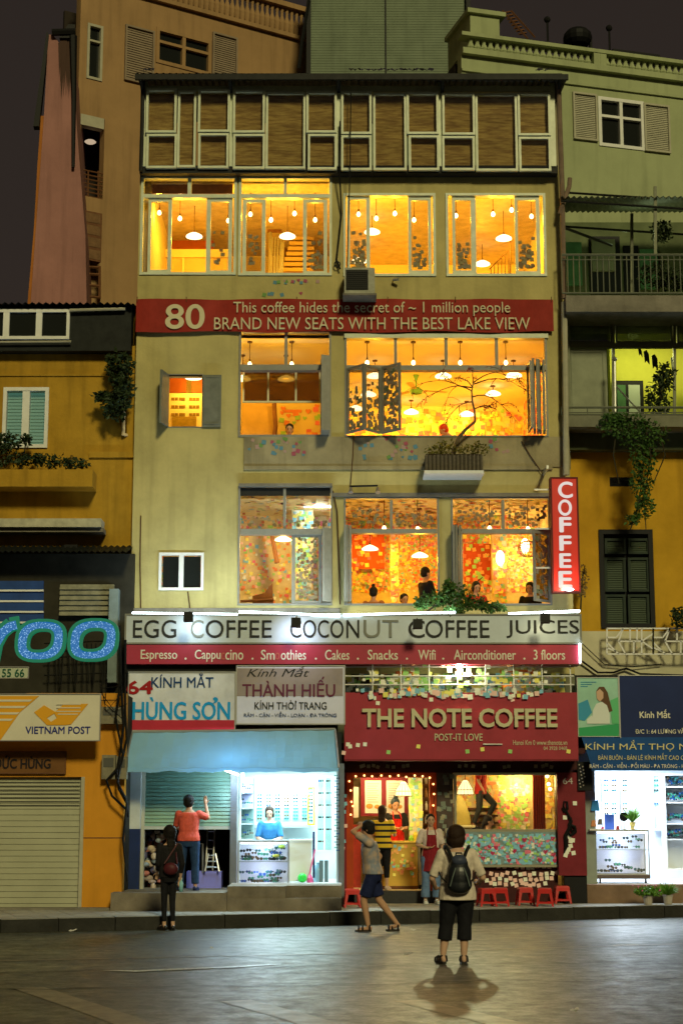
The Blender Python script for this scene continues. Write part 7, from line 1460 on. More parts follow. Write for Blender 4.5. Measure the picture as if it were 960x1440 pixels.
# ================================================================ bright shop at the right
RS = Fr((0, 31.85, 0)); rs_ = thing('eyewear_shop', 'brightly lit eyewear shop under the blue awning at far right', 'shop', (6.5, 31.9, .12))
rx0, rx1 = RS.sz(818, 1170)[0], 8.6; zr = .53; rzt = RS.sz(880, 1080)[1]
m = MB(); m.b(rx0, rx1, 31.35, 31.8, .12, zr); m.build('platform', mat('brown_platform', (.22, .14, .09), .8, .3, 3), rs_); m = MB(); m.b(rx0, rx1, 31.8, 34.4, zr - .1, zr); m.build('shop_floor', mat('white_floor', (0, 0, 0)), rs_)
CW = mat('cold_white_wall', (.66, .72, .80), .6); m = MB(); m.b(rx0, rx1, 34.3, 34.4, zr, rzt + .3); m.b(rx0 - .02, rx0 + .1, 32.0, 34.3, zr, rzt + .3); m.b(rx0, rx1, 31.9, 34.3, rzt + .2, rzt + .3); m.build('shop_wall', CW, rs_)
m = MB(); m.b(rx0 - .05, rx0 + .25, 31.75, 32.0, zr, rzt + .3); m.build('door_post', mat('grey_green_post', (.28, .33, .30), .5, .15, 4), rs_)
m = MB(); m.box(RS, r0, r1, rzt + .0, zq(951), -.2, -.02); m.build('lintel', DARK, rs_)
for k, (y, e) in enumerate(((33.3, 120), (32.3, 100))): shop_tube(Vector((rx0 + .4, y, rzt + .15)), Vector((rx0 + 1.9, y, rzt + .15)), e, ['rear', 'front'][k] + ' fluorescent tube on the ceiling of the far right shop', (.78, .9, 1))
f = fM(34.2)
for x0, x1, y0, y1, rows, cols, lbx in ((846, 870, 1092, 1172, 6, 2, 'left tall lit wall rack of glasses in the far right shop'), (872, 890, 1092, 1172, 6, 1, 'middle tall lit wall rack of glasses in the far right shop'), (916, 928, 1090, 1168, 4, 1, 'narrow lit rack of glasses right of the fern')):
    a = f.rect((x0, y0, x1, y1)); t = thing('display_rack', lbx, 'display rack', f.pt((a[0] + a[1]) / 2, a[2])); m = MB(); ring(m, f, a, .03, 0, .1); m.build('rack_frame', WHITE, t); m = MB(); m.box(f, a[0] + .03, a[1] - .03, a[2] + .03, a[3] - .03, 0, .04); m.build('rack_back', mat('mint_back', (0, 0, 0)) if x0 == 916 else mat('white_display_panel', (0, 0, 0)), t)
    for r_ in range(rows):
        for c_ in range(cols): put_glasses(f.w(x0 + 6 + c_ * 11, 1099 + r_ * 7 + (12 if r_ > 2 else 0), .06), 'glasses in row %s, column %s of the %s wall rack, far right shop' % (NW[r_], NW[c_], lbx.split()[0]), 'glasses on the far right wall racks', .7)
f = fM(33.0); a = f.rect((934, 1088, 975, 1225)); t = thing('display_rack', 'white shelving of sunglasses at the right picture edge', 'display rack', f.pt(a[0], a[2])); m = MB(); ring(m, f, a, .04, -.3, 0); m.build('rack_frame', WHITE, t); m = MB(); m.box(f, a[0], a[1], a[2], a[3], -.32, -.3); m.build('rack_back', CW, t)
for k, py in enumerate((1106, 1128, 1158, 1180)):
    m = MB(); a_ = f.rect((935, py, 975, py + 2)); m.box(f, a_[0] + .03, a_[1], a_[2], a_[3], -.3, -.01); m.build('shelf', WHITE, t)
    for j in range(22): put_glasses(f.w(937 + random.uniform(0, 24), py - random.uniform(2, 11), -.1), 'pair of sunglasses on the white shelving at the right edge', 'sunglasses on the right edge shelving', .75, rz=random.uniform(-.5, .5))
fS = fM(32.05); t, a = showcase('wheeled glass display case of glasses in the far right shop', fS, (837, 1168, 913, 1231), .45, [fS.sz(875, 1196)[1]], STEEL, 'wheeled display case', 20)
for s in (a[0] + .08, a[1] - .08): c = fS.pt(s, zr + .04, -.05); m = MB(); m.tube([c - Vector((.015, 0, 0)), c + Vector((.015, 0, 0))], .04, 8); m.build('wheel', BLACK, t)
m = MB(); m.box(fS, a[0], a[1], zr + .08, a[2], -.45, 0); m.build('plinth', mat('brown_plinth', (.12, .09, .08), .5), t)
tz = a[3] + .012
p = fS.w(857, 1166, -.2); m = MB(); m.b(p.x - .09, p.x + .09, p.y, p.y + .03, tz, tz + .28); m.build('blue_panel', mat('blue_card', (.06, .12, .42), .5), label='upright blue card panel on the wheeled display case', cat='panel')
p = fS.w(877, 1149, -.2); t = thing('round_mirror', 'round black vanity mirror on the wheeled display case', 'mirror', (p.x, p.y, tz)); m = MB(); m.tube([p, p + Vector((0, .02, 0))], .085, 18); m.build('disc', BLACK, t); m = MB(); m.tube([p + Vector((0, .01, -.08)), (p.x, p.y + .01, tz)], .01, 5); m.tube([(p.x, p.y, tz), (p.x, p.y, tz + .012)], .05, 10); m.build('stand', STEEL, t)
p = fS.w(889, 1166, -.2); t = thing('potted_fern', 'bright green fern in a brass pot on the wheeled display case', 'plant', (p.x, p.y, tz)); m = MB(); m.lathe((p.x, p.y, tz), [(.05, 0), (.03, .03), (.06, .1), (.07, .14), (.05, .14)], 10); m.build('pot', mat('brass_pot', (.5, .35, .08), .4, metal=.6), t); m = MB()
for k in range(90):
    v = Vector((random.gauss(0, .5), random.gauss(0, .4), 1)).normalized(); L = random.uniform(.2, .42); q = [Vector((p.x, p.y, tz + .13))]
    for j in range(4): v = (v + Vector((0, 0, -.08 * j))).normalized(); q.append(q[-1] + v * L / 4)
    m.tube(q, [.008, .008, .006, .004, .001], 3)
m.build('fronds', GRN3, t)
for px, py, c, s_, lbx in ((836, 1133, (.03, .25, .7), .1, 'blue plastic bag hanging by the far right shop doorpost'), (834, 1158, (.6, .25, .1), .06, 'orange pot on the ledge by the doorpost'), (843, 1156, (.15, .13, .1), .055, 'grey calculator on the ledge by the doorpost'), (868, 1164, (.6, .05, .08), .04, 'small red box on the wheeled display case'), (847, 1166, (.6, .05, .15), .04, 'pink box beside the blue card panel')):
    p = fM(31.75).w(px, py); m = MB(); m.hexa([(p.x - s_ * .8, p.y - s_ / 2, p.z - s_), (p.x + s_ * .8, p.y - s_ / 2, p.z - s_), (p.x + s_ * .8, p.y + s_ / 2, p.z - s_), (p.x - s_ * .8, p.y + s_ / 2, p.z - s_), (p.x - s_ * .5, p.y - s_ / 2.5, p.z + s_ * .8), (p.x + s_ * .6, p.y - s_ / 2.5, p.z + s_), (p.x + s_ * .6, p.y + s_ / 2.5, p.z + s_), (p.x - s_ * .5, p.y + s_ / 2.5, p.z + s_ * .8)]); m.build(lbx.split()[1] if lbx.split()[1] not in ('plastic', 'red') else ('plastic_bag' if 'bag' in lbx else 'small_box'), mat('bit_%d' % px, c, .5), label=lbx, cat='bag' if 'bag' in lbx else 'box')
m = MB(); p0 = fM(31.7).w(828, 1166); m.b(p0.x, p0.x + .28, 31.62, 31.85, p0.z - .03, p0.z); m.build('side_ledge', WHITE, rs_)
# signs of the far right shop
pz = flat_sign('advert_poster', 'green advertising poster of a smiling long-haired woman in white', (811, 953, 870, 1036), .0, mat('poster_pale', (.35, .62, .52), .4, .3, 1.5), [], parts=[]) if False else None
RF = Fr((0, 31.3, 0))
def fsign(name, label, r, d, m_, rows, fr=RF, edge=STEEL, cat='sign'):
    t = sign(name, label, r, d - .06, d, m_, edge=edge, fr=fr, et=.012, cat=cat)
    for row in rows: letters(fr, row[0], row[1], d + .002, row[2], t, .005, *row[3:])
    return t
po = fsign('advert_poster', 'green advertising poster of a long-haired woman in white at a desk', (812, 953, 870, 1036), .05, mat('poster_mint', (.32, .60, .48), .45, .25, 1.2), [], cat='poster')
def shp(pts, m_, d, name='figure_print'): shape(pts, m_, po, d, RF, name, .003)
GP = mat('poster_green', (.04, .36, .14), .5); mat('poster_blue', (.05, .3, .5), .5)
for k_ in range(3): shp([(816, 959 + k_ * 3), (838 - k_ * 6, 959 + k_ * 3), (838 - k_ * 6, 960 + k_ * 3), (816, 960 + k_ * 3)], mat('poster_blue', (0, 0, 0)), .052, 'print_line')
shp([(812, 1024), (870, 1018), (870, 1036), (812, 1036)], GP, .052); shp([(812, 990), (826, 984), (832, 1002), (822, 1014), (812, 1012)], mat('poster_blue', (0, 0, 0)), .0522)
shp([(858, 985), (870, 980), (870, 1018), (860, 1018)], mat('poster_light_green', (.12, .5, .22), .5), .0524)
shp([(838, 972), (842, 966), (849, 966), (854, 974), (857, 986), (861, 1000), (856, 1002), (848, 990), (839, 980)], mat('poster_hair', (.12, .06, .03), .6), .053)
shp([(838, 973), (843, 969), (848, 974), (848, 982), (843, 987), (839, 983)], mat('poster_skin', (.62, .40, .28), .6), .0562)
shp([(832, 1018), (833, 1000), (838, 990), (846, 987), (853, 992), (857, 1005), (857, 1018)], mat('poster_white', (.7, .75, .72), .6), .0595)
shp([(825, 1012), (832, 1006), (834, 1018), (825, 1018)], mat('poster_white', (0, 0, 0)), .056)
NV = mat('navy_sign_face', (.012, .025, .11), .5, .15, 1.5)
bs = fsign('shop_sign', 'dark navy optician sign with small white heading at the right edge', (871, 950, 1010, 1040), .04, NV, [((899, 998, 942, 1010), 'Kính Mắt', WT, .03), ((893, 1024, 985, 1032), 'Đ/C 1: 64 LƯƠNG VĂN CAN', WT, .02)])
# blue awning with writing
BA = mat('blue_canvas', (.015, .07, .24), .7, .15, 2); ab = thing('awning', 'blue canvas awning with cream optician lettering at the right edge', 'awning', RF.w(890, 1085, .6))
f2 = Fr((0, 31.25, 0)); A = [(820, 1037), (1010, 1037)]; z1_ = f2.sz(890, 1037)[1]; fo_ = Fr((0, 30.75, 0)); z0_ = fo_.sz(890, 1084)[1]; xA, xB = f2.sz(818, 1060)[0], 8.4
m = MB(); n = 40; V_ = lambda i, j: Vector((xA + (xB - xA) * i / n + (.12 * j / 6 if i == 0 else 0), 31.25 - .5 * j / 6 + .012 * math.sin(i * 1.1), z1_ + (z0_ - z1_) * j / 6))
for i in range(n):
    for j in range(6): q_ = [V_(i, j), V_(i, j + 1), V_(i + 1, j + 1), V_(i + 1, j)]; m.q(*q_); m.q(*[v + Vector((0, .01, .0)) for v in reversed(q_)])
m.build('canvas', BA, ab, smooth=True)
CRM = mat('cream_print', (.62, .56, .30), .6)
def on_awning(r, s, mt, bold):             # lettering painted on the sloping cloth
    bold = 0
    me = text_mesh(s, bold, 0, .0, 2); xs = [v.co.x for v in me.vertices]; ys = [v.co.y for v in me.vertices]; x0_, x1_, y0_, y1_ = min(xs), max(xs), min(ys), max(ys); L0 = Vector(ORI[ab.name])
    nrm = Vector((0, z1_ - z0_, -.5 * -1)); P0 = Vector((0, 31.25, z1_)); U = Vector((0, -.5, z0_ - z1_)).normalized(); Nn = Vector((1, 0, 0)).cross(U).normalized(); Nn = -Nn if Nn.y > 0 else Nn
    P0 = P0 + Nn * .022
    def hit(px, py): r_ = ray(px, py); t_ = (P0 - CAM).dot(Nn) / r_.dot(Nn); return CAM + r_ * t_
    a_, b_, c_, d_ = hit(r[0], r[3]), hit(r[2], r[3]), hit(r[0], r[1]), hit(r[2], r[1])
    for v in me.vertices: u_, w_ = (v.co.x - x0_) / (x1_ - x0_), (v.co.y - y0_) / (y1_ - y0_); v.co = a_.lerp(b_, u_).lerp(c_.lerp(d_, u_), w_) - L0
    me.materials.clear(); me.materials.append(mt); link('lettering', me, ab)
on_awning((823, 1041, 966, 1057), 'KÍNH MẮT THỌ N', CRM, .035); on_awning((841, 1059, 961, 1069), 'BÁN BUÔN - BÁN LẺ KÍNH MẮT CAO C', CRM, .02); on_awning((829, 1072, 962, 1082), 'RÂM - CẬN - VIỄN - ĐỔI MÀU - ĐA TRÒNG - H', WT, .02)
# dark strip sign with tiny dots left of the far right shop
p = fM(31.2).w(820, 1090); t = thing('dark_banner', 'black strip with tiny white dots beside the maroon pillar', 'sign', p); a = fM(31.2).rect((812, 1072, 832, 1112)); m = MB(); m.box(fM(31.2), *a, -.03, 0); m.build('board', BLACK, t); m = MB()
for k in range(14): m.ell(fM(31.2).w(814 + (k * 5) % 9, 1076 + k * 2.4, .01), .014, 6, 4)
m.build('dots', mat('white_print', (0, 0, 0)), t)
# potted plants on the pavement
for px, py, lbx, c, fl in ((911, 1273, 'small potted plant with tiny pink flowers on the kerb side, left pot', GRN3, True), (939, 1272, 'feathery bright green plant in a pale pot, right pot', GRN3, False)):
    p = gp(px, py, .205); t = thing('potted_plant', lbx, 'plant', p); m = MB(); m.lathe(p, [(.002, .004), (.07, .0), (.09, .14), (.10, .16), (.08, .16), (.002, .14)], 14); m.build('pot', mat('pale_pot', (.42, .38, .33), .7, .2, 9), t)
    m = MB(); W_ = .3 if fl else .22
    if fl: leafball(m, p + Vector((0, 0, .24)), (.26, .2, .08), 420, .07)
    else:
        for k in range(260):
            v = Vector((random.gauss(0, .6), random.gauss(0, .6), .8)).normalized(); L = random.uniform(.15, .3); q = [p + Vector((0, 0, .15))]
            for j in range(3): v = (v + Vector((0, 0, -.12 * j))).normalized(); q.append(q[-1] + v * L / 3)
            m.tube(q, [.007, .006, .005, .001], 3)
    m.build('foliage', c, t)
    if fl:
        m = MB()
        for k in range(22): leaf(m, p + Vector((random.uniform(-.26, .2), random.uniform(-.15, .15), random.uniform(.26, .36))), .045)
        m.build('flowers', mat('pink_flower', (.7, .15, .35), .6), t)
# black bin bag behind the pillar base
p = gp(826, 1268, .2); m = MB(); m.ell(p + Vector((0, .1, .1)), (.1, .1, .13), 10, 6); m.build('bin_bag', BLACK, label='small black bag at the foot of the maroon corner pillar', cat='bag')
# ================================================================ people
SOFT = []
def soften(name, mb, m_, parent, vox, it=2, **kw):
    me = bpy.data.meshes.new(name); me.from_pydata([tuple(v) for v in mb.v], [], mb.f); me.update()
    ob = bpy.data.objects.new('tmp', me); COL.objects.link(ob)
    r_ = ob.modifiers.new('r', 'REMESH'); r_.mode = 'VOXEL'; r_.voxel_size = vox; r_.use_smooth_shade = True
    s_ = ob.modifiers.new('s', 'SMOOTH'); s_.iterations = it; s_.factor = .5
    SOFT.append((ob, name, m_, parent, kw))
def finish_soft():
    bpy.context.view_layer.update(); dg = bpy.context.evaluated_depsgraph_get()
    for ob, name, m_, parent, kw in SOFT:
        me = bpy.data.meshes.new_from_object(ob.evaluated_get(dg)); me.name = name
        o = Vector(ORI[parent.name]); me.transform(Matrix.Translation(-o)); me.materials.clear()
        mm = m_ if isinstance(m_, (list, tuple)) else [m_]
        for q in mm: me.materials.append(q)
        me.polygons.foreach_set('use_smooth', [True] * len(me.polygons))
        if kw.get('own'): parent_data = parent
        link(name, me, parent)
    for ob, *_ in SOFT: bpy.data.objects.remove(ob)
def frust(m, p, q, r0, r1, fl=1.0, n=14, ax=None):
    """tapered limb piece with flat ends; fl squeezes it front to back"""
    p, q = Vector(p), Vector(q); t = (q - p).normalized(); a = Vector(ax) if ax else (Vector((1, 0, 0)) if abs(t.x) < .8 else Vector((0, 0, 1))); a = (a - t * a.dot(t)).normalized(); b_ = t.cross(a)
    i = len(m.v)
    for c, r_ in ((p, r0), (q, r1)):
        for j in range(n): g_ = 2 * math.pi * j / n; m.v.append(c + a * math.cos(g_) * r_ + b_ * math.sin(g_) * r_ * fl)
    for j in range(n): l = (j + 1) % n; m.f.append((i + j, i + l, i + n + l, i + n + j)); m.m.append(0)
    m.f.append(tuple(i + j for j in reversed(range(n)))); m.f.append(tuple(i + n + j for j in range(n))); m.m += [0, 0]
def limb(m, p, q, r0, r1, n=12):
    frust(m, p, q, r0, r1, 1, n); m.ell(p, r0, n, 8); m.ell(q, r1, n, 8)
def loft(m, rings, n=18):                  # rings [(centre, rx, ry)]
    i = len(m.v)
    for c, rx, ry, xa_ in rings:
        for j in range(n): g_ = 2 * math.pi * j / n; m.v.append(Vector(c) + xa_ * math.cos(g_) * rx + Vector((-xa_.y, xa_.x, 0)) * math.sin(g_) * ry)
    for k in range(len(rings) - 1):
        for j in range(n): l = (j + 1) % n; m.f.append((i + k * n + j, i + k * n + l, i + (k + 1) * n + l, i + (k + 1) * n + j)); m.m.append(0)
    m.f.append(tuple(i + j for j in reversed(range(n)))); m.f.append(tuple(i + (len(rings) - 1) * n + j for j in range(n))); m.m += [0, 0]
SKIN = mat('skin', (.46, .26, .16), .55, .08, 20); SKINP = mat('pale_skin', (.55, .34, .23), .55, .08, 20); HAIR = mat('black_hair', (.009, .007, .006), .6, .3, 60, bump=.5, bscale=120); HAIRB = mat('dark_brown_hair', (.028, .014, .008), .6, .3, 60, bump=.5, bscale=120)
class P_:
    """A figure. Local axes: x to the figure's left, -y forward, z up; rz turns it (0 faces the camera)."""
    def __init__(s, label, loc, h, rz=0, skin=SKIN, build=1.0, lean=(0, 0), vox=.011, head_turn=0, head_tip=0, cat='person', z0=0):
        s.k = h / 1.65; s.M = Matrix.Rotation(rz, 3, 'Z'); s.loc = Vector(loc); s.skin = skin; s.b = build; s.lean = lean; s.vox = vox; s.z0 = z0
        s.t = thing('person', label, cat, loc); s.body = MB(); s.ht = head_turn; s.tip = head_tip
        s.xa = s.M @ Vector((1, 0, 0))
    def g(s, v): v = Vector(v); return s.loc + s.M @ ((v + Vector((0, 0, s.z0))) * s.k)
    def sp(s, z, x=0, y=0): dz = z - .88; return (x + s.lean[0] * dz, y + s.lean[1] * dz, z)   # a point carried by the leaning trunk
    def rings(s, rows, inf=0): return [(s.g(s.sp(z, 0, y)), (rx * s.b + inf) * s.k, (ry * s.b + inf) * s.k, s.xa) for z, rx, ry, y in rows]
    TORSO = [(.78, .13, .10, .01), (.84, .165, .115, .012), (.92, .158, .112, .008), (1.02, .134, .098, 0), (1.12, .145, .104, -.004), (1.22, .158, .108, -.006), (1.30, .165, .095, 0), (1.355, .12, .075, .004), (1.40, .055, .055, .004), (1.44, .048, .052, 0)]
    def trunk(s):
        loft(s.body, s.rings(s.TORSO)); s.hc = s.sp(1.535, 0, -.015)
        s.headM = s.M @ Matrix.Rotation(s.ht, 3, 'Z') @ Matrix.Rotation(s.tip, 3, 'X')
    def head(s):
        c = s.g(s.hc); M = s.headM; k = s.k; b = s.body
        limb(b, s.g(s.sp(1.38)), c + M @ Vector((0, .012, -.06)) * k, .052 * k, .048 * k)
        b.ell(c + M @ Vector((0, .012, .02)) * k, (.076 * k, .094 * k, .09 * k), 16, 12, M); b.ell(c + M @ Vector((0, -.02, -.045)) * k, (.056 * k, .064 * k, .068 * k), 14, 10, M)
        b.ell(c + M @ Vector((0, -.088, -.022)) * k, (.013 * k, .022 * k, .024 * k), 8, 6, M); b.ell(c + M @ Vector((0, -.058, -.092)) * k, (.024 * k, .02 * k, .018 * k), 8, 6, M)
        for e in (-1, 1): b.ell(c + M @ Vector((e * .077, .012, -.015)) * k, (.012 * k, .02 * k, .03 * k), 8, 6, M)
        m = MB()
        for e in (-1, 1): m.ell(c + M @ Vector((e * .029, -.079, .004)) * k, (.011 * k, .006 * k, .0065 * k), 8, 5, M)
        m.build('eyes', mat('dark_eye', (.015, .01, .008), .3), s.t); m = MB(); m.ell(c + M @ Vector((0, -.083, -.062)) * k, (.022 * k, .006 * k, .006 * k), 8, 5, M); m.build('mouth', mat('lip', (.32, .08, .06), .5), s.t)
        m = MB()
        for e in (-1, 1): m.ell(c + M @ Vector((e * .03, -.082, .022)) * k, (.017 * k, .005 * k, .0035 * k), 8, 4, M)
        m.build('eyebrows', HAIR, s.t)
    def arm(s, side, el, wr, hd=None, r=1.0, curl=.5, sh=None, grip=None):
        """side +1 left / -1 right; el, wr joints; hd direction of the hand"""
        k = s.k; S = s.g(sh or s.sp(1.325, side * .17 * (1 + (s.b - 1) * .8))); E, W = s.g(el), s.g(wr); b = s.body
        b.ell(S, .052 * k * r, 12, 8); limb(b, S, E, .047 * k * r * s.b ** .5, .037 * k * r); limb(b, E, W, .037 * k * r, .025 * k)
        d_ = (s.M @ Vector(hd)).normalized() if hd else (W - E).normalized(); ax = d_.cross(Vector((0, 0, 1)) if abs(d_.z) < .8 else s.M @ Vector((0, 1, 0))).normalized() * side; up = ax.cross(d_)
        Mh = Matrix((ax, d_, up)).transposed(); pc = W + d_ * .045 * k; b.ell(pc, (.036 * k, .05 * k, .017 * k), 10, 8, Mh); frust(b, W - d_ * .01 * k, W + d_ * .03 * k, .024 * k, .026 * k)
        for j, (o, L) in enumerate(((-.027, .062), (-.009, .072), (.009, .068), (.026, .052))):
            q0 = pc + (Mh @ Vector((o, .035, 0))) * k; a1 = curl * .6; a2 = curl * 1.5; d1 = Mh @ Vector((o * 1.5, math.cos(a1), -math.sin(a1))); d2 = Mh @ Vector((0, math.cos(a2), -math.sin(a2))); q1 = q0 + d1 * L * .55 * k; q2 = q1 + d2 * L * .5 * k
            limb(b, q0, q1, .0092 * k, .0088 * k, 7); limb(b, q1, q2, .0088 * k, .0075 * k, 7)
        q0 = pc + (Mh @ Vector((-.03, -.02, -.004))) * k; q1 = q0 + (Mh @ Vector((-.75, .7, -.2))).normalized() * .036 * k; limb(b, q0, q1, .012 * k, .010 * k, 7); limb(b, q1, q1 + (Mh @ Vector((-.25, .95, -.3))).normalized() * .03 * k, .010 * k, .008 * k, 7)
        return S, E, W
    def leg(s, side, hip, kn, an, toe, r=1.0):
        k = s.k; H_, K, A, T = s.g(hip), s.g(kn), s.g(an), s.g(toe); b = s.body; limb(b, H_, K, .082 * k * r, .055 * k * r); frust(b, K, K.lerp(A, .3), .054 * k * r, .056 * k * r); limb(b, K.lerp(A, .28), A, .056 * k * r, .034 * k * (1 + (r - 1) * .4)); d_ = (T - A); d_.z = 0; d_.normalize()
        hl = A + d_ * -.03 * k; hl.z = A.z - .035 * k; b.ell(hl, (.032 * k, .036 * k, .034 * k), 8, 6); limb(b, hl, A.lerp(T, .75), .03 * k, .028 * k, 10); b.ell(T, (.04 * k, .04 * k, .018 * k), 10, 6); limb(b, A.lerp(T, .6), T, .032 * k, .02 * k, 10)
        return H_, K, A, T
    def done(s): soften('body', s.body, s.skin, s.t, s.vox)
    def top(s, m_, z0=.86, inf=.018, sl=.75, arms=(), loose=0, name='shirt', neck=1.385):
        m = MB(); rows = [r_ for r_ in s.TORSO if z0 + .02 < r_[0] <= neck]; first = s.TORSO[2] if z0 > .84 else s.TORSO[1]
        rows = [(z0, max(first[1], .155) , first[2], first[3])] + rows
        loft(m, [(c, rx + loose * s.k * max(0, (1.25 - row[0])), ry + loose * s.k * max(0, (1.25 - row[0])), x) for (c, rx, ry, x), row in zip(s.rings(rows, inf), rows)])
        for S, E, W in arms:
            u = min(1, sl * 2) if sl > .5 else sl * 2; m.ell(S, .068 * s.k * s.b, 12, 8)
            e1 = S.lerp(E, min(1, sl / .55)) if sl < .55 else E; frust(m, S, e1, .066 * s.k * s.b, (.058 if sl < .55 else .05) * s.k * s.b ** .5)
            if sl >= .55: m.ell(E, .05 * s.k, 10, 8); frust(m, E, E.lerp(W, (sl - .5) * 2), .049 * s.k, .036 * s.k)
        soften(name, m, m_, s.t, s.vox)
    def bottom(s, m_, legs, hem=.9, r=1.0, flare=0, name='trousers', top=.98):
        m = MB(); rows = [(.76, .12, .10, .01), (.84, .168, .12, .012), (.92, .16, .115, .008), (top, .142, .105, 0)]; loft(m, s.rings(rows, .006))
        for H_, K, A, T in legs:
            k = s.k; m.ell(H_, .094 * k * r, 12, 8)
            if hem <= .5: q = H_.lerp(K, hem * 2); frust(m, H_, q, .096 * k * r, (.096 - .02 * hem) * k * r)
            else:
                frust(m, H_, K, .096 * k * r, .070 * k * r); m.ell(K, .070 * k * r, 12, 8); q = K.lerp(A, (hem - .5) * 2); frust(m, K, q, .069 * k * r, (.052 + flare) * k * r)
        soften(name, m, m_, s.t, s.vox)
    def hair(s, kind='short', m_=HAIR, L=.3, r=1.0):
        c = s.g(s.hc); M = s.headM; k = s.k; m = MB(); e = lambda o, rr: m.ell(c + M @ Vector(o) * k, tuple(x * k * r for x in rr), 14, 10, M)
        e((0, .028, .038), (.089, .098, .092)); e((0, .04, -.01), (.084, .078, .08))
        if kind == 'bob': e((0, .045, -.035), (.094, .075, .075)); e((.066, .005, -.03), (.026, .05, .07)); e((-.066, .005, -.03), (.026, .05, .07))
        if kind == 'bun': e((0, .05, .15), (.04, .04, .038))
        if kind == 'cap_bun': e((0, .02, .14), (.045, .045, .05))
        if kind == 'long':
            prev = None
            for j in range(7):
                u = j / 6; p = c + M @ Vector((0, .06 + .035 * math.sin(u * 2), -.02 - L * u)) * k
                m.ell(p, ((.085 - .02 * u) * k, (.045 - .008 * u) * k, .06 * k), 12, 8, M)
        if kind == 'pony': e((0, .1, -.06), (.035, .035, .09)); e((0, .11, -.15), (.03, .03, .08))
        soften('hair', m, m_, s.t, s.vox * .9, 1)
def shoe(s, A, T, m_, sole=None, kind='shoe'):
    k = s.k; d_ = T - A; d_.z = 0; d_.normalize(); m = MB(); side = Vector((-d_.y, d_.x, 0)); heel = A - d_ * .05 * k; z0 = min(A.z - .062 * k, T.z - .012 * k)
    heel.z = z0; tip = T + d_ * .045 * k; tip.z = z0
    if kind == 'shoe':
        for u, w_, h_ in ((0, .034, .06), (.25, .038, .075), (.5, .040, .06), (.75, .044, .045), (.93, .036, .032)): m.ell(heel.lerp(tip, u) + Vector((0, 0, h_ * .5 * k)), (w_ * k, w_ * 1.1 * k, h_ * .62 * k), 10, 6)
        soften('shoe', m, m_, s.t, .009); 
    if kind == 'sandal':
        for u in (.12, .55, .8): q = heel.lerp(tip, u); m.tube([q - side * .045 * k + Vector((0, 0, .01)), q - side * .04 * k + Vector((0, 0, .045 * k + (.03 if u < .3 else 0))), q + side * .0 + Vector((0, 0, .07 * k + (.02 if u < .3 else 0))), q + side * .04 * k + Vector((0, 0, .045 * k + (.03 if u < .3 else 0))), q + side * .045 * k + Vector((0, 0, .01))], .013 * k, 6)
        m.build('sandal_strap', m_, s.t)
    m = MB(); pts = []
    for u, w_ in ((-.0, .028), (.15, .037), (.5, .036), (.75, .046), (.93, .04), (1.03, .02)): pts.append((heel.lerp(tip, u), w_ * k))
    for (p, w0), (q, w1) in zip(pts[:-1], pts[1:]): zz0, zz1 = Vector((0, 0, -.012)), Vector((0, 0, .016)); m.hexa([p - side * w0 + zz0, q - side * w1 + zz0, q + side * w1 + zz0, p + side * w0 + zz0, p - side * w0 + zz1, q - side * w1 + zz1, q + side * w1 + zz1, p + side * w0 + zz1])
    m.build('sole', sole or m_, s.t)
PI = math.pi
def cloth(name, c, **k): return mat(name, c, .85, k.pop('var', .3), k.pop('scale', 9), bump=1, bscale=9, **k)
BK_ = cloth('black_cloth', (.010, .010, .013))
# ---- woman with the backpack, seen from behind
p = gp(644, 1356, 0); w1 = P_('stocky woman in a cream tee seen from behind, carrying a black backpack', p, 1.66, PI, SKINP, 1.10, vox=.010, head_turn=-.35); w1.trunk(); w1.head()
aL = w1.arm(1, (.31, -.02, 1.03), (.26, -.16, .90), (-.5, -1, .1), 1.1); aR = w1.arm(-1, (-.32, 0, 1.04), (-.27, -.22, .96), (.1, -1, .1), 1.1)
l1 = w1.leg(1, (.10, 0, .84), (.14, -.01, .47), (.19, .01, .085), (.24, -.13, .03), 1.12); l2 = w1.leg(-1, (-.10, 0, .84), (-.085, -.01, .47), (-.07, .01, .085), (-.075, -.15, .03), 1.12); w1.done()
w1.top(cloth('cream_tee', (.72, .62, .52)), .77, .026, .5, (aL, aR), .07); w1.bottom(BK_, (l1, l2), .74, 1.28, .02); w1.hair('bob', HAIRB, r=1.36)
for l in (l1, l2): shoe(w1, l[2], l[3], mat('black_leather', (.015, .012, .012), .4), kind='sandal')
bp_ = thing('backpack', 'black teardrop backpack with grey blue top flap on the woman', 'backpack', w1.g((0, .26, 1.1))); m = MB(); C = lambda x, y, z: w1.g((x, y, z))
m.ell(C(-.01, .235, 1.20), (.115, .085, .12), 16, 10); m.ell(C(-.01, .25, 1.08), (.15, .11, .17), 16, 10); m.ell(C(-.01, .245, .97), (.16, .10, .12), 16, 10)
SOFT_PARENT = bp_; soften('bag', m, mat('black_nylon', (.012, .014, .018), .4, .3, 9), bp_, .011)
m = MB(); m.ell(C(-.01, .26, 1.255), (.10, .085, .075), 14, 8); soften('top_flap', m, mat('slate_nylon', (.05, .06, .10), .5, .2, 9), bp_, .011); m = MB()
for e in (-1, 1): m.tube([C(e * .07, .20, 1.27), C(e * .11, .15, 1.37), C(e * .14, .09, 1.42), C(e * .15, 0.0, 1.425), C(e * .15, -.11, 1.36)], .022, 6)
m.build('shoulder_strap', mat('black_webbing', (.012, .012, .012), .7), bp_); m = MB()
for e in (-1, 1): m.tube([C(e * .13, .22, .98), C(e * .20, .12, 1.04), C(e * .235, .02, 1.12)], .010, 5)
m.tube([C(-.05, .2, 1.30), C(-.045, .21, 1.345), C(.025, .21, 1.345), C(.03, .2, 1.30)], .012, 5); m.build('webbing', mat('black_webbing', (0, 0, 0)), bp_); m = MB()
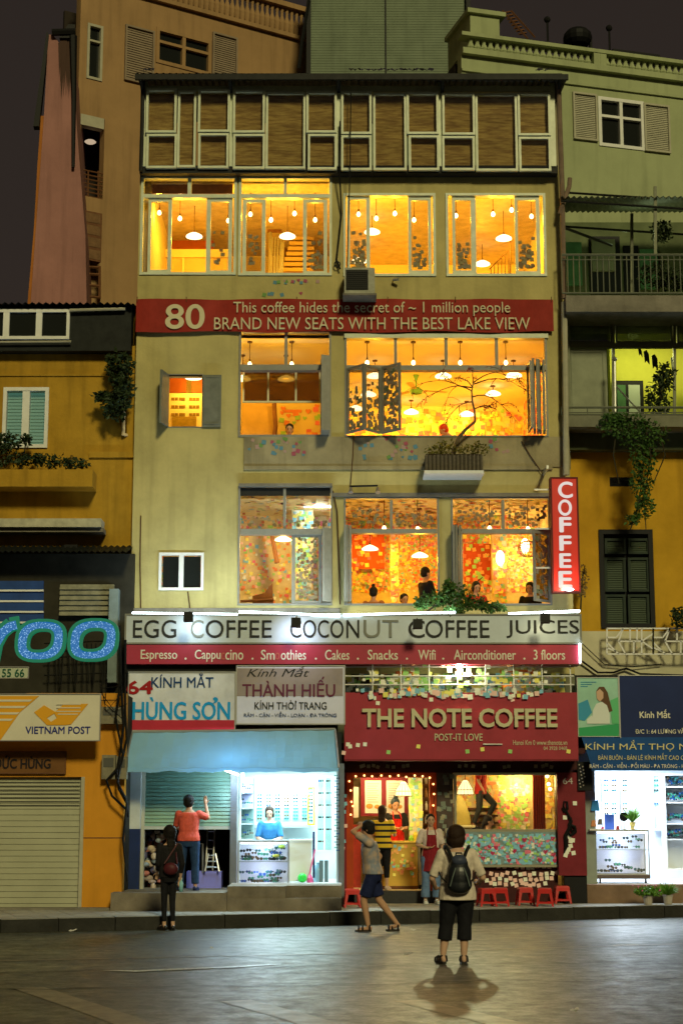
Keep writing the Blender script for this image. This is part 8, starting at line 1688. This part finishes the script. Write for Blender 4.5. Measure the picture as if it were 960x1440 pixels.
for e in (-1, 1): m.tube([C(e * .05 - .01, .345, 1.17), C(e * .09 - .01, .365, 1.06), C(e * .12 - .01, .345, .95)], .008, 5)
m.build('piping', mat('grey_green_piping', (.12, .15, .14), .5), bp_)
ph = w1.g((-.27, -.36, .965)); m = MB(); m.b(ph.x - .05, ph.x + .05, ph.y - .02, ph.y + .02, ph.z - .03, ph.z + .03); m.build('compact_camera', BLACK, label='small black camera held in the right hand of the backpack woman', cat='camera')
# ---- walking pedestrian, arm raised to the head
p = gp(524, 1311, 0); w2 = P_('walking pedestrian in navy shorts with a forearm raised over the face', p, 1.70, -PI / 2 , SKIN, 1.05, lean=(0, -.10), vox=.010, head_turn=-.2, head_tip=.25)
w2.trunk(); w2.head(); a1 = w2.arm(1, (.10, -.30, 1.50), (.02, -.16, 1.60), (-.6, -.2, .3)); a2 = w2.arm(-1, (-.21, .12, 1.12), (-.17, .02, .93), None)
l1 = w2.leg(1, (.09, 0, .84), (.08, -.14, .47), (.07, -.07, .09), (.07, -.22, .03)); l2 = w2.leg(-1, (-.09, 0, .84), (-.09, .10, .47), (-.09, .36, .13), (-.09, .25, .03), 1.0)
# he walks towards the left of the picture: the near leg leads
w2.done(); TM = bpy.data.materials.new('patterned_shirt_cloth'); TM.use_nodes = True; t = TM.node_tree; g = t.nodes.new('ShaderNodeNewGeometry'); n_ = t.nodes.new('ShaderNodeTexNoise'); n_.inputs['Scale'].default_value = 7; r_ = t.nodes.new('ShaderNodeValToRGB'); e = r_.color_ramp.elements; e[0].position = .38; e[0].color = (.22, .24, .30, 1); e[1].position = .6; e[1].color = (.50, .36, .27, 1); t.links.new(g.outputs['Position'], n_.inputs['Vector']); t.links.new(n_.outputs['Fac'], r_.inputs[0]); t.links.new(r_.outputs[0], t.nodes['Principled BSDF'].inputs['Base Color']); t.nodes['Principled BSDF'].inputs['Roughness'].default_value = .85
w2.top(TM, .86, .024, .42, (a1, a2), .05); w2.bottom(cloth('navy_cloth_shorts', (.012, .018, .07)), (l1, l2), .42, 1.12); w2.hair('short', HAIR, r=1.12)
for l in (l1, l2): shoe(w2, l[2], l[3], BK_, mat('dark_sole', (.03, .025, .02), .6), 'sandal')
# ---- woman in black by the kerb
p = gp(236, 1309, 0); w3 = P_('slim long-haired woman in black standing by the kerb with a maroon bag', p, 1.62, PI + .5, SKINP, .95, vox=.010); w3.trunk(); w3.head()
a1 = w3.arm(1, (.20, .02, 1.06), (.15, -.12, .92), None); a2 = w3.arm(-1, (-.22, .03, 1.06), (-.22, -.04, .84), None); l1 = w3.leg(1, (.075, 0, .84), (.06, -.03, .46), (.055, -.03, .09), (.07, -.17, .03), .8); l2 = w3.leg(-1, (-.075, 0, .84), (-.055, .03, .46), (-.06, .06, .09), (-.10, -.06, .03), .8); w3.done()
w3.top(cloth('dark_grey_jacket', (.012, .011, .013)), .84, .016, .85, (a1, a2), .01, 'jacket'); w3.bottom(BK_, (l1, l2), .93, .74); w3.hair('long', HAIR, .34, 1.22)
for l in (l1, l2): shoe(w3, l[2], l[3], mat('black_leather', (0, 0, 0)))
c = w3.g((.05, .19, .98)); t = thing('shoulder_bag', 'maroon shoulder bag slung at the back of the woman in black', 'bag', c); m = MB(); m.ell(c, (.12, .06, .10), 12, 8); m.build('bag', mat('maroon_leather', (.07, .012, .018), .5), t, smooth=True); m = MB(); m.tube([c + Vector((-.1, 0, .08)), w3.g((-.1, .1, 1.38)), w3.g((-.12, -.05, 1.4)), c + Vector((.1, 0, .08))], .012, 5); m.build('strap', mat('maroon_leather', (0, 0, 0)), t)
c = w3.g((-.24, -.05, .70)); t = thing('water_bottle', 'pale blue water bottle held by the woman in black', 'bottle', c); m = MB(); m.lathe(c - Vector((0, 0, .10)), [(.002, 0), (.032, .004), (.034, .14), (.015, .18), (.015, .2)], 12); m.build('bottle_body', mat('pale_blue_bottle', (.25, .55, .65), .2), t, smooth=True); m = MB(); m.tube([c + Vector((0, 0, .10)), c + Vector((0, 0, .125))], .017, 8); m.build('cap', WHITE, t)
# ---- man in the coral shirt reaching up
p = Vector((L_.sz(268, 1250)[0] , 29.75, zp1)); w4 = P_('man in a coral polo shirt and jeans reaching up to the green shutter', p, 1.63, PI, SKIN, 1.06, vox=.010, head_turn=-.3); w4.trunk(); w4.head()
a1 = w4.arm(1, (.24, -.12, 1.10), (.14, -.26, 1.05), None); a2 = w4.arm(-1, (-.33, -.10, 1.26), (-.28, -.18, 1.50), (.1, -.2, 1)); l1 = w4.leg(1, (.1, 0, .84), (.12, 0, .46), (.14, .02, .09), (.17, -.12, .03)); l2 = w4.leg(-1, (-.1, 0, .84), (-.12, -.01, .46), (-.13, .02, .09), (-.15, -.12, .03)); w4.done()
w4.top(cloth('coral_polo', (.68, .11, .075)), .86, .024, .48, (a1, a2), .03); w4.bottom(cloth('dark_jeans', (.02, .05, .13)), (l1, l2), .96, 1.08, .012); w4.hair('short', HAIR, r=1.1)
for l in (l1, l2): shoe(w4, l[2], l[3], mat('dark_shoe', (.02, .03, .1), .5))
# ---- seller
p = Vector((L_.sz(376, 1200)[0], 31.1, zp2)); w5 = P_('seller in a blue top seated behind the sunglasses case, looking down', p, 1.6, 0, SKINP, .95, vox=.012, head_tip=.35, z0=-.28, lean=(0, -.08)); w5.trunk(); w5.head(); a1 = w5.arm(1, (.22, -.08, 1.07), (.06, -.25, 1.02)); a2 = w5.arm(-1, (-.22, -.08, 1.07), (-.06, -.25, 1.02)); w5.done(); w5.top(cloth('blue_blouse', (.03, .16, .38)), .80, .02, .5, (a1, a2)); w5.hair('bob', HAIRB)
# ---- girl with the maroon apron outside
p = gp(605, 1270.5, .207); p.y = min(p.y, 31.0); w6 = P_('young waitress in a long maroon apron and jeans standing outside the cafe', p, 1.60, .1, SKINP, .93, vox=.010); w6.trunk(); w6.head(); a1 = w6.arm(1, (.23, .02, 1.07), (.21, -.04, .84)); a2 = w6.arm(-1, (-.25, .0, 1.08), (-.09, -.16, 1.03), (1, -.1, .1))
l1 = w6.leg(1, (.09, 0, .84), (.10, -.01, .46), (.11, .01, .09), (.13, -.13, .03)); l2 = w6.leg(-1, (-.09, 0, .84), (-.10, -.01, .46), (-.11, .01, .09), (-.12, -.13, .03)); w6.done(); w6.top(cloth('pale_pink_tee', (.66, .55, .50)), .82, .02, .48, (a1, a2), .03); w6.bottom(cloth('light_blue_jeans', (.12, .20, .36)), (l1, l2), .95, 1.08, .03); w6.hair('short', HAIR, r=1.0)
for l in (l1, l2): shoe(w6, l[2], l[3], mat('white_trainer', (.7, .7, .68), .5), WHITE)
def apron(s, m_, z0, z1, zb_, w_, y=-.15, lb='maroon'):
    m = MB(); n = 10; rows = [(z0, w_ * 1.08), ((z0 + zb_) / 2, w_ * 1.02), (zb_, w_ * .95), (zb_ + .02, w_ * .62), (z1, w_ * .5)]; V = []
    for z, ww in rows: V.append([s.g(s.sp(z, ww * (2 * i / n - 1), y * s.b - .012 + .10 * abs(2 * i / n - 1) ** 2.2 * (ww / w_) ** 2 + .006 * math.sin(i * 2.3 + z * 5))) for i in range(n + 1)])
    for a_, b_ in zip(V[:-1], V[1:]):
        for i in range(n): m.q(a_[i], a_[i + 1], b_[i + 1], b_[i]); k_ = s.M @ Vector((0, .008, 0)); m.q(a_[i] + k_, b_[i] + k_, b_[i + 1] + k_, a_[i + 1] + k_)
    m.build('apron', m_, s.t, smooth=True); m = MB()
    for e_ in (-1, 1): m.tube([V[-1][0 if e_ < 0 else n], s.g(s.sp(1.385, e_ * .065, -.07)), s.g(s.sp(1.41, e_ * .055, .03))], .010, 5)
    m.build('apron_strap', m_, s.t)
apron(w6, cloth('maroon_apron_cloth', (.24, .015, .025)), .60, 1.27, 1.02, .165)
# ---- barista and customer
p = Vector((fM(32.65).sz(556, 1200)[0], 32.65, zf)); w7 = P_('barista with a top bun and bright red apron behind the yellow counter', p, 1.68, .25, SKIN, .98, vox=.011, head_tip=.3); w7.trunk(); w7.head(); a1 = w7.arm(1, (.21, -.05, 1.1), (.08, -.24, 1.10), (-.6, -1, 0)); a2 = w7.arm(-1, (-.21, -.05, 1.1), (-.05, -.25, 1.10), (.6, -1, 0)); w7.done(); w7.top(cloth('black_tee', (.015, .015, .015)), .82, .02, .48, (a1, a2)); w7.hair('cap_bun', mat('teal_black_hair', (.02, .035, .045), .5)); apron(w7, cloth('bright_red_apron', (.55, .015, .01)), .75, 1.27, 1.02, .16)
p = Vector((fM(31.75).sz(538, 1200)[0], 31.72, zf)); w8 = P_('long-haired customer in a yellow and black striped top at the counter', p, 1.54, PI - .3, SKINP, .98, vox=.011); w8.trunk(); w8.head(); a1 = w8.arm(1, (.2, -.08, 1.08), (.1, -.26, 1.06)); a2 = w8.arm(-1, (-.24, -.04, 1.08), (-.16, -.28, 1.06)); l1 = w8.leg(1, (.08, 0, .84), (.08, 0, .46), (.08, 0, .09), (.09, -.13, .03), .9); l2 = w8.leg(-1, (-.08, 0, .84), (-.08, 0, .46), (-.08, 0, .09), (-.09, -.13, .03), .9); w8.done()
SM = bpy.data.materials.new('yellow_black_stripes'); SM.use_nodes = True; t = SM.node_tree; g = t.nodes.new('ShaderNodeNewGeometry'); s_ = t.nodes.new('ShaderNodeSeparateXYZ'); mt_ = t.nodes.new('ShaderNodeMath'); mt_.operation = 'MULTIPLY'; mt_.inputs[1].default_value = 9.2; m2_ = t.nodes.new('ShaderNodeMath'); m2_.operation = 'FRACT'; m3_ = t.nodes.new('ShaderNodeMath'); m3_.operation = 'GREATER_THAN'; m3_.inputs[1].default_value = .62; mx_ = t.nodes.new('ShaderNodeMix'); mx_.data_type = 'RGBA'; mx_.inputs[6].default_value = (.62, .42, .02, 1); mx_.inputs[7].default_value = (.012, .012, .012, 1)
t.links.new(g.outputs['Position'], s_.inputs[0]); t.links.new(s_.outputs['Z'], mt_.inputs[0]); t.links.new(mt_.outputs[0], m2_.inputs[0]); t.links.new(m2_.outputs[0], m3_.inputs[0]); t.links.new(m3_.outputs[0], mx_.inputs[0]); t.links.new(mx_.outputs[2], t.nodes['Principled BSDF'].inputs['Base Color']); t.nodes['Principled BSDF'].inputs['Roughness'].default_value = .85
w8.top(SM, .80, .026, .5, (a1, a2), .03); w8.bottom(BK_, (l1, l2), .8, 1.0); w8.hair('long', HAIRB, .36, 1.08)
for l in (l1, l2): shoe(w8, l[2], l[3], mat('pale_shoe', (.5, .4, .35), .5))
# ---- people seen through windows
p = Vector((fM(32.55).sz(676, 1120)[0], 32.55, 1.52)); w9 = P_('person in a red top and dark trousers climbing the stairs in the cafe window', p, 1.4, 1.2, SKIN, 1, vox=.014); w9.trunk(); w9.head(); a1 = w9.arm(1, (.2, 0, 1.08), (.2, -.1, .9)); a2 = w9.arm(-1, (-.2, 0, 1.08), (-.2, -.1, .9)); l1 = w9.leg(1, (.09, 0, .84), (.1, -.28, .56), (.1, -.10, .22), (.1, -.22, .16)); l2 = w9.leg(-1, (-.09, 0, .84), (-.09, .02, .46), (-.09, .16, .10), (-.09, .05, .03)); w9.done(); w9.top(cloth('red_top', (.4, .02, .015)), .78, .02, .48, (a1, a2)); w9.bottom(cloth('grey_trousers', (.03, .032, .03)), (l1, l2), .95, 1); w9.hair('short')
for l in (l1, l2): shoe(w9, l[2], l[3], BK_)
m = MB(); f = fM(32.75)
for k in range(4): a = f.rect((664 - k * 2, 1166 - k * 10, 700, 1169 - k * 10)); m.box(f, *a, -.3 - k * .1, .2 - k * .1)
m.build('cafe_stair', BROWN, cafe)
def bust(lbx, px, py, Y, rz, shirt, hk, sk=SKIN, h=1.6, lean=(0, 0), tip=.2, armp=None, hm=HAIR, floor=None):
    c = fM(Y).w(px, py); kz = h / 1.65; zfl = floor if floor is not None else c.z - 1.64 * kz
    q = P_(lbx, (c.x, Y, zfl), h, rz, sk, .96, lean, .014, 0, tip, z0=(c.z - zfl) / kz - 1.64); q.trunk(); q.head(); e = armp or (((.21, -.06, 1.08), (.08, -.26, 1.08)), ((-.21, -.06, 1.08), (-.08, -.26, 1.08)))
    A = [q.arm(1, *e[0]), q.arm(-1, *e[1])]; q.done(); q.top(shirt, .80, .02, .48, A); q.hair(hk, hm); return q
f2_ = z2 + .07; f3_ = z3 + .07
bust('woman with pinned dark hair seen from behind, low in the mid paper-filled window', 525, 827, 32.3, PI - .3, cloth('tan_top', (.35, .15, .06)), 'bun', floor=f2_); bust('bearded man in a black printed shirt standing in the mid window', 598, 799, 32.6, PI / 2 + .5, BK_, 'short', h=1.7, floor=f2_, armp=(((.21, -.06, 1.08), (.12, -.2, .95)), ((-.21, -.06, 1.08), (-.2, -.1, .88))))
bust('small figure with a dark cap half below the sill of the mid window', 568, 836, 32.5, .4, cloth('dark_red_top', (.12, .02, .015)), 'short', floor=f2_); bust('dark-haired person in red leaning over a table in the right window', 669, 819, 32.3, .3, cloth('red_tee', (.45, .03, .015)), 'bob', tip=.4, floor=f2_)
bust('dark-haired person in a dark top at the right end of the right window', 745, 820, 32.4, -.4, BK_, 'bob', tip=.3, floor=f2_); bust('bespectacled person peeking over the sill of the narrow middle-storey window', 407, 597, 32.3, 0, cloth('red_tee', (0, 0, 0)), 'short', SKINP, floor=f3_)
bust('seated person with dark hair low in the cafe window', 686, 1148, 32.1, PI / 2, cloth('orange_top', (.5, .14, .05)), 'pony', floor=zf)
q = bust('person in an orange red hooded top bent over behind the bonsai', 664, 598, 32.6, -PI / 2, cloth('orange_red_hoodie', (.6, .06, .015)), 'short', lean=(0, -.9), tip=.5, hm=cloth('orange_red_hoodie', (0, 0, 0)), floor=f3_)
finish_soft()

# ---- small alike things that share a label are told apart by their order from the left, where that can be counted
byl = {}
for o in SC.objects:
    if o.get('category') in ('paper note', 'paper heart', 'fairy light', 'bottle') and o.parent is None: byl.setdefault(o['label'], []).append(o)
for l_, L in byl.items():
    if 1 < len(L) <= 12:
        for k, o in enumerate(sorted(L, key=lambda o: o.location.x)): o['label'] = ORD[k] + ' ' + l_ + ', from the left'
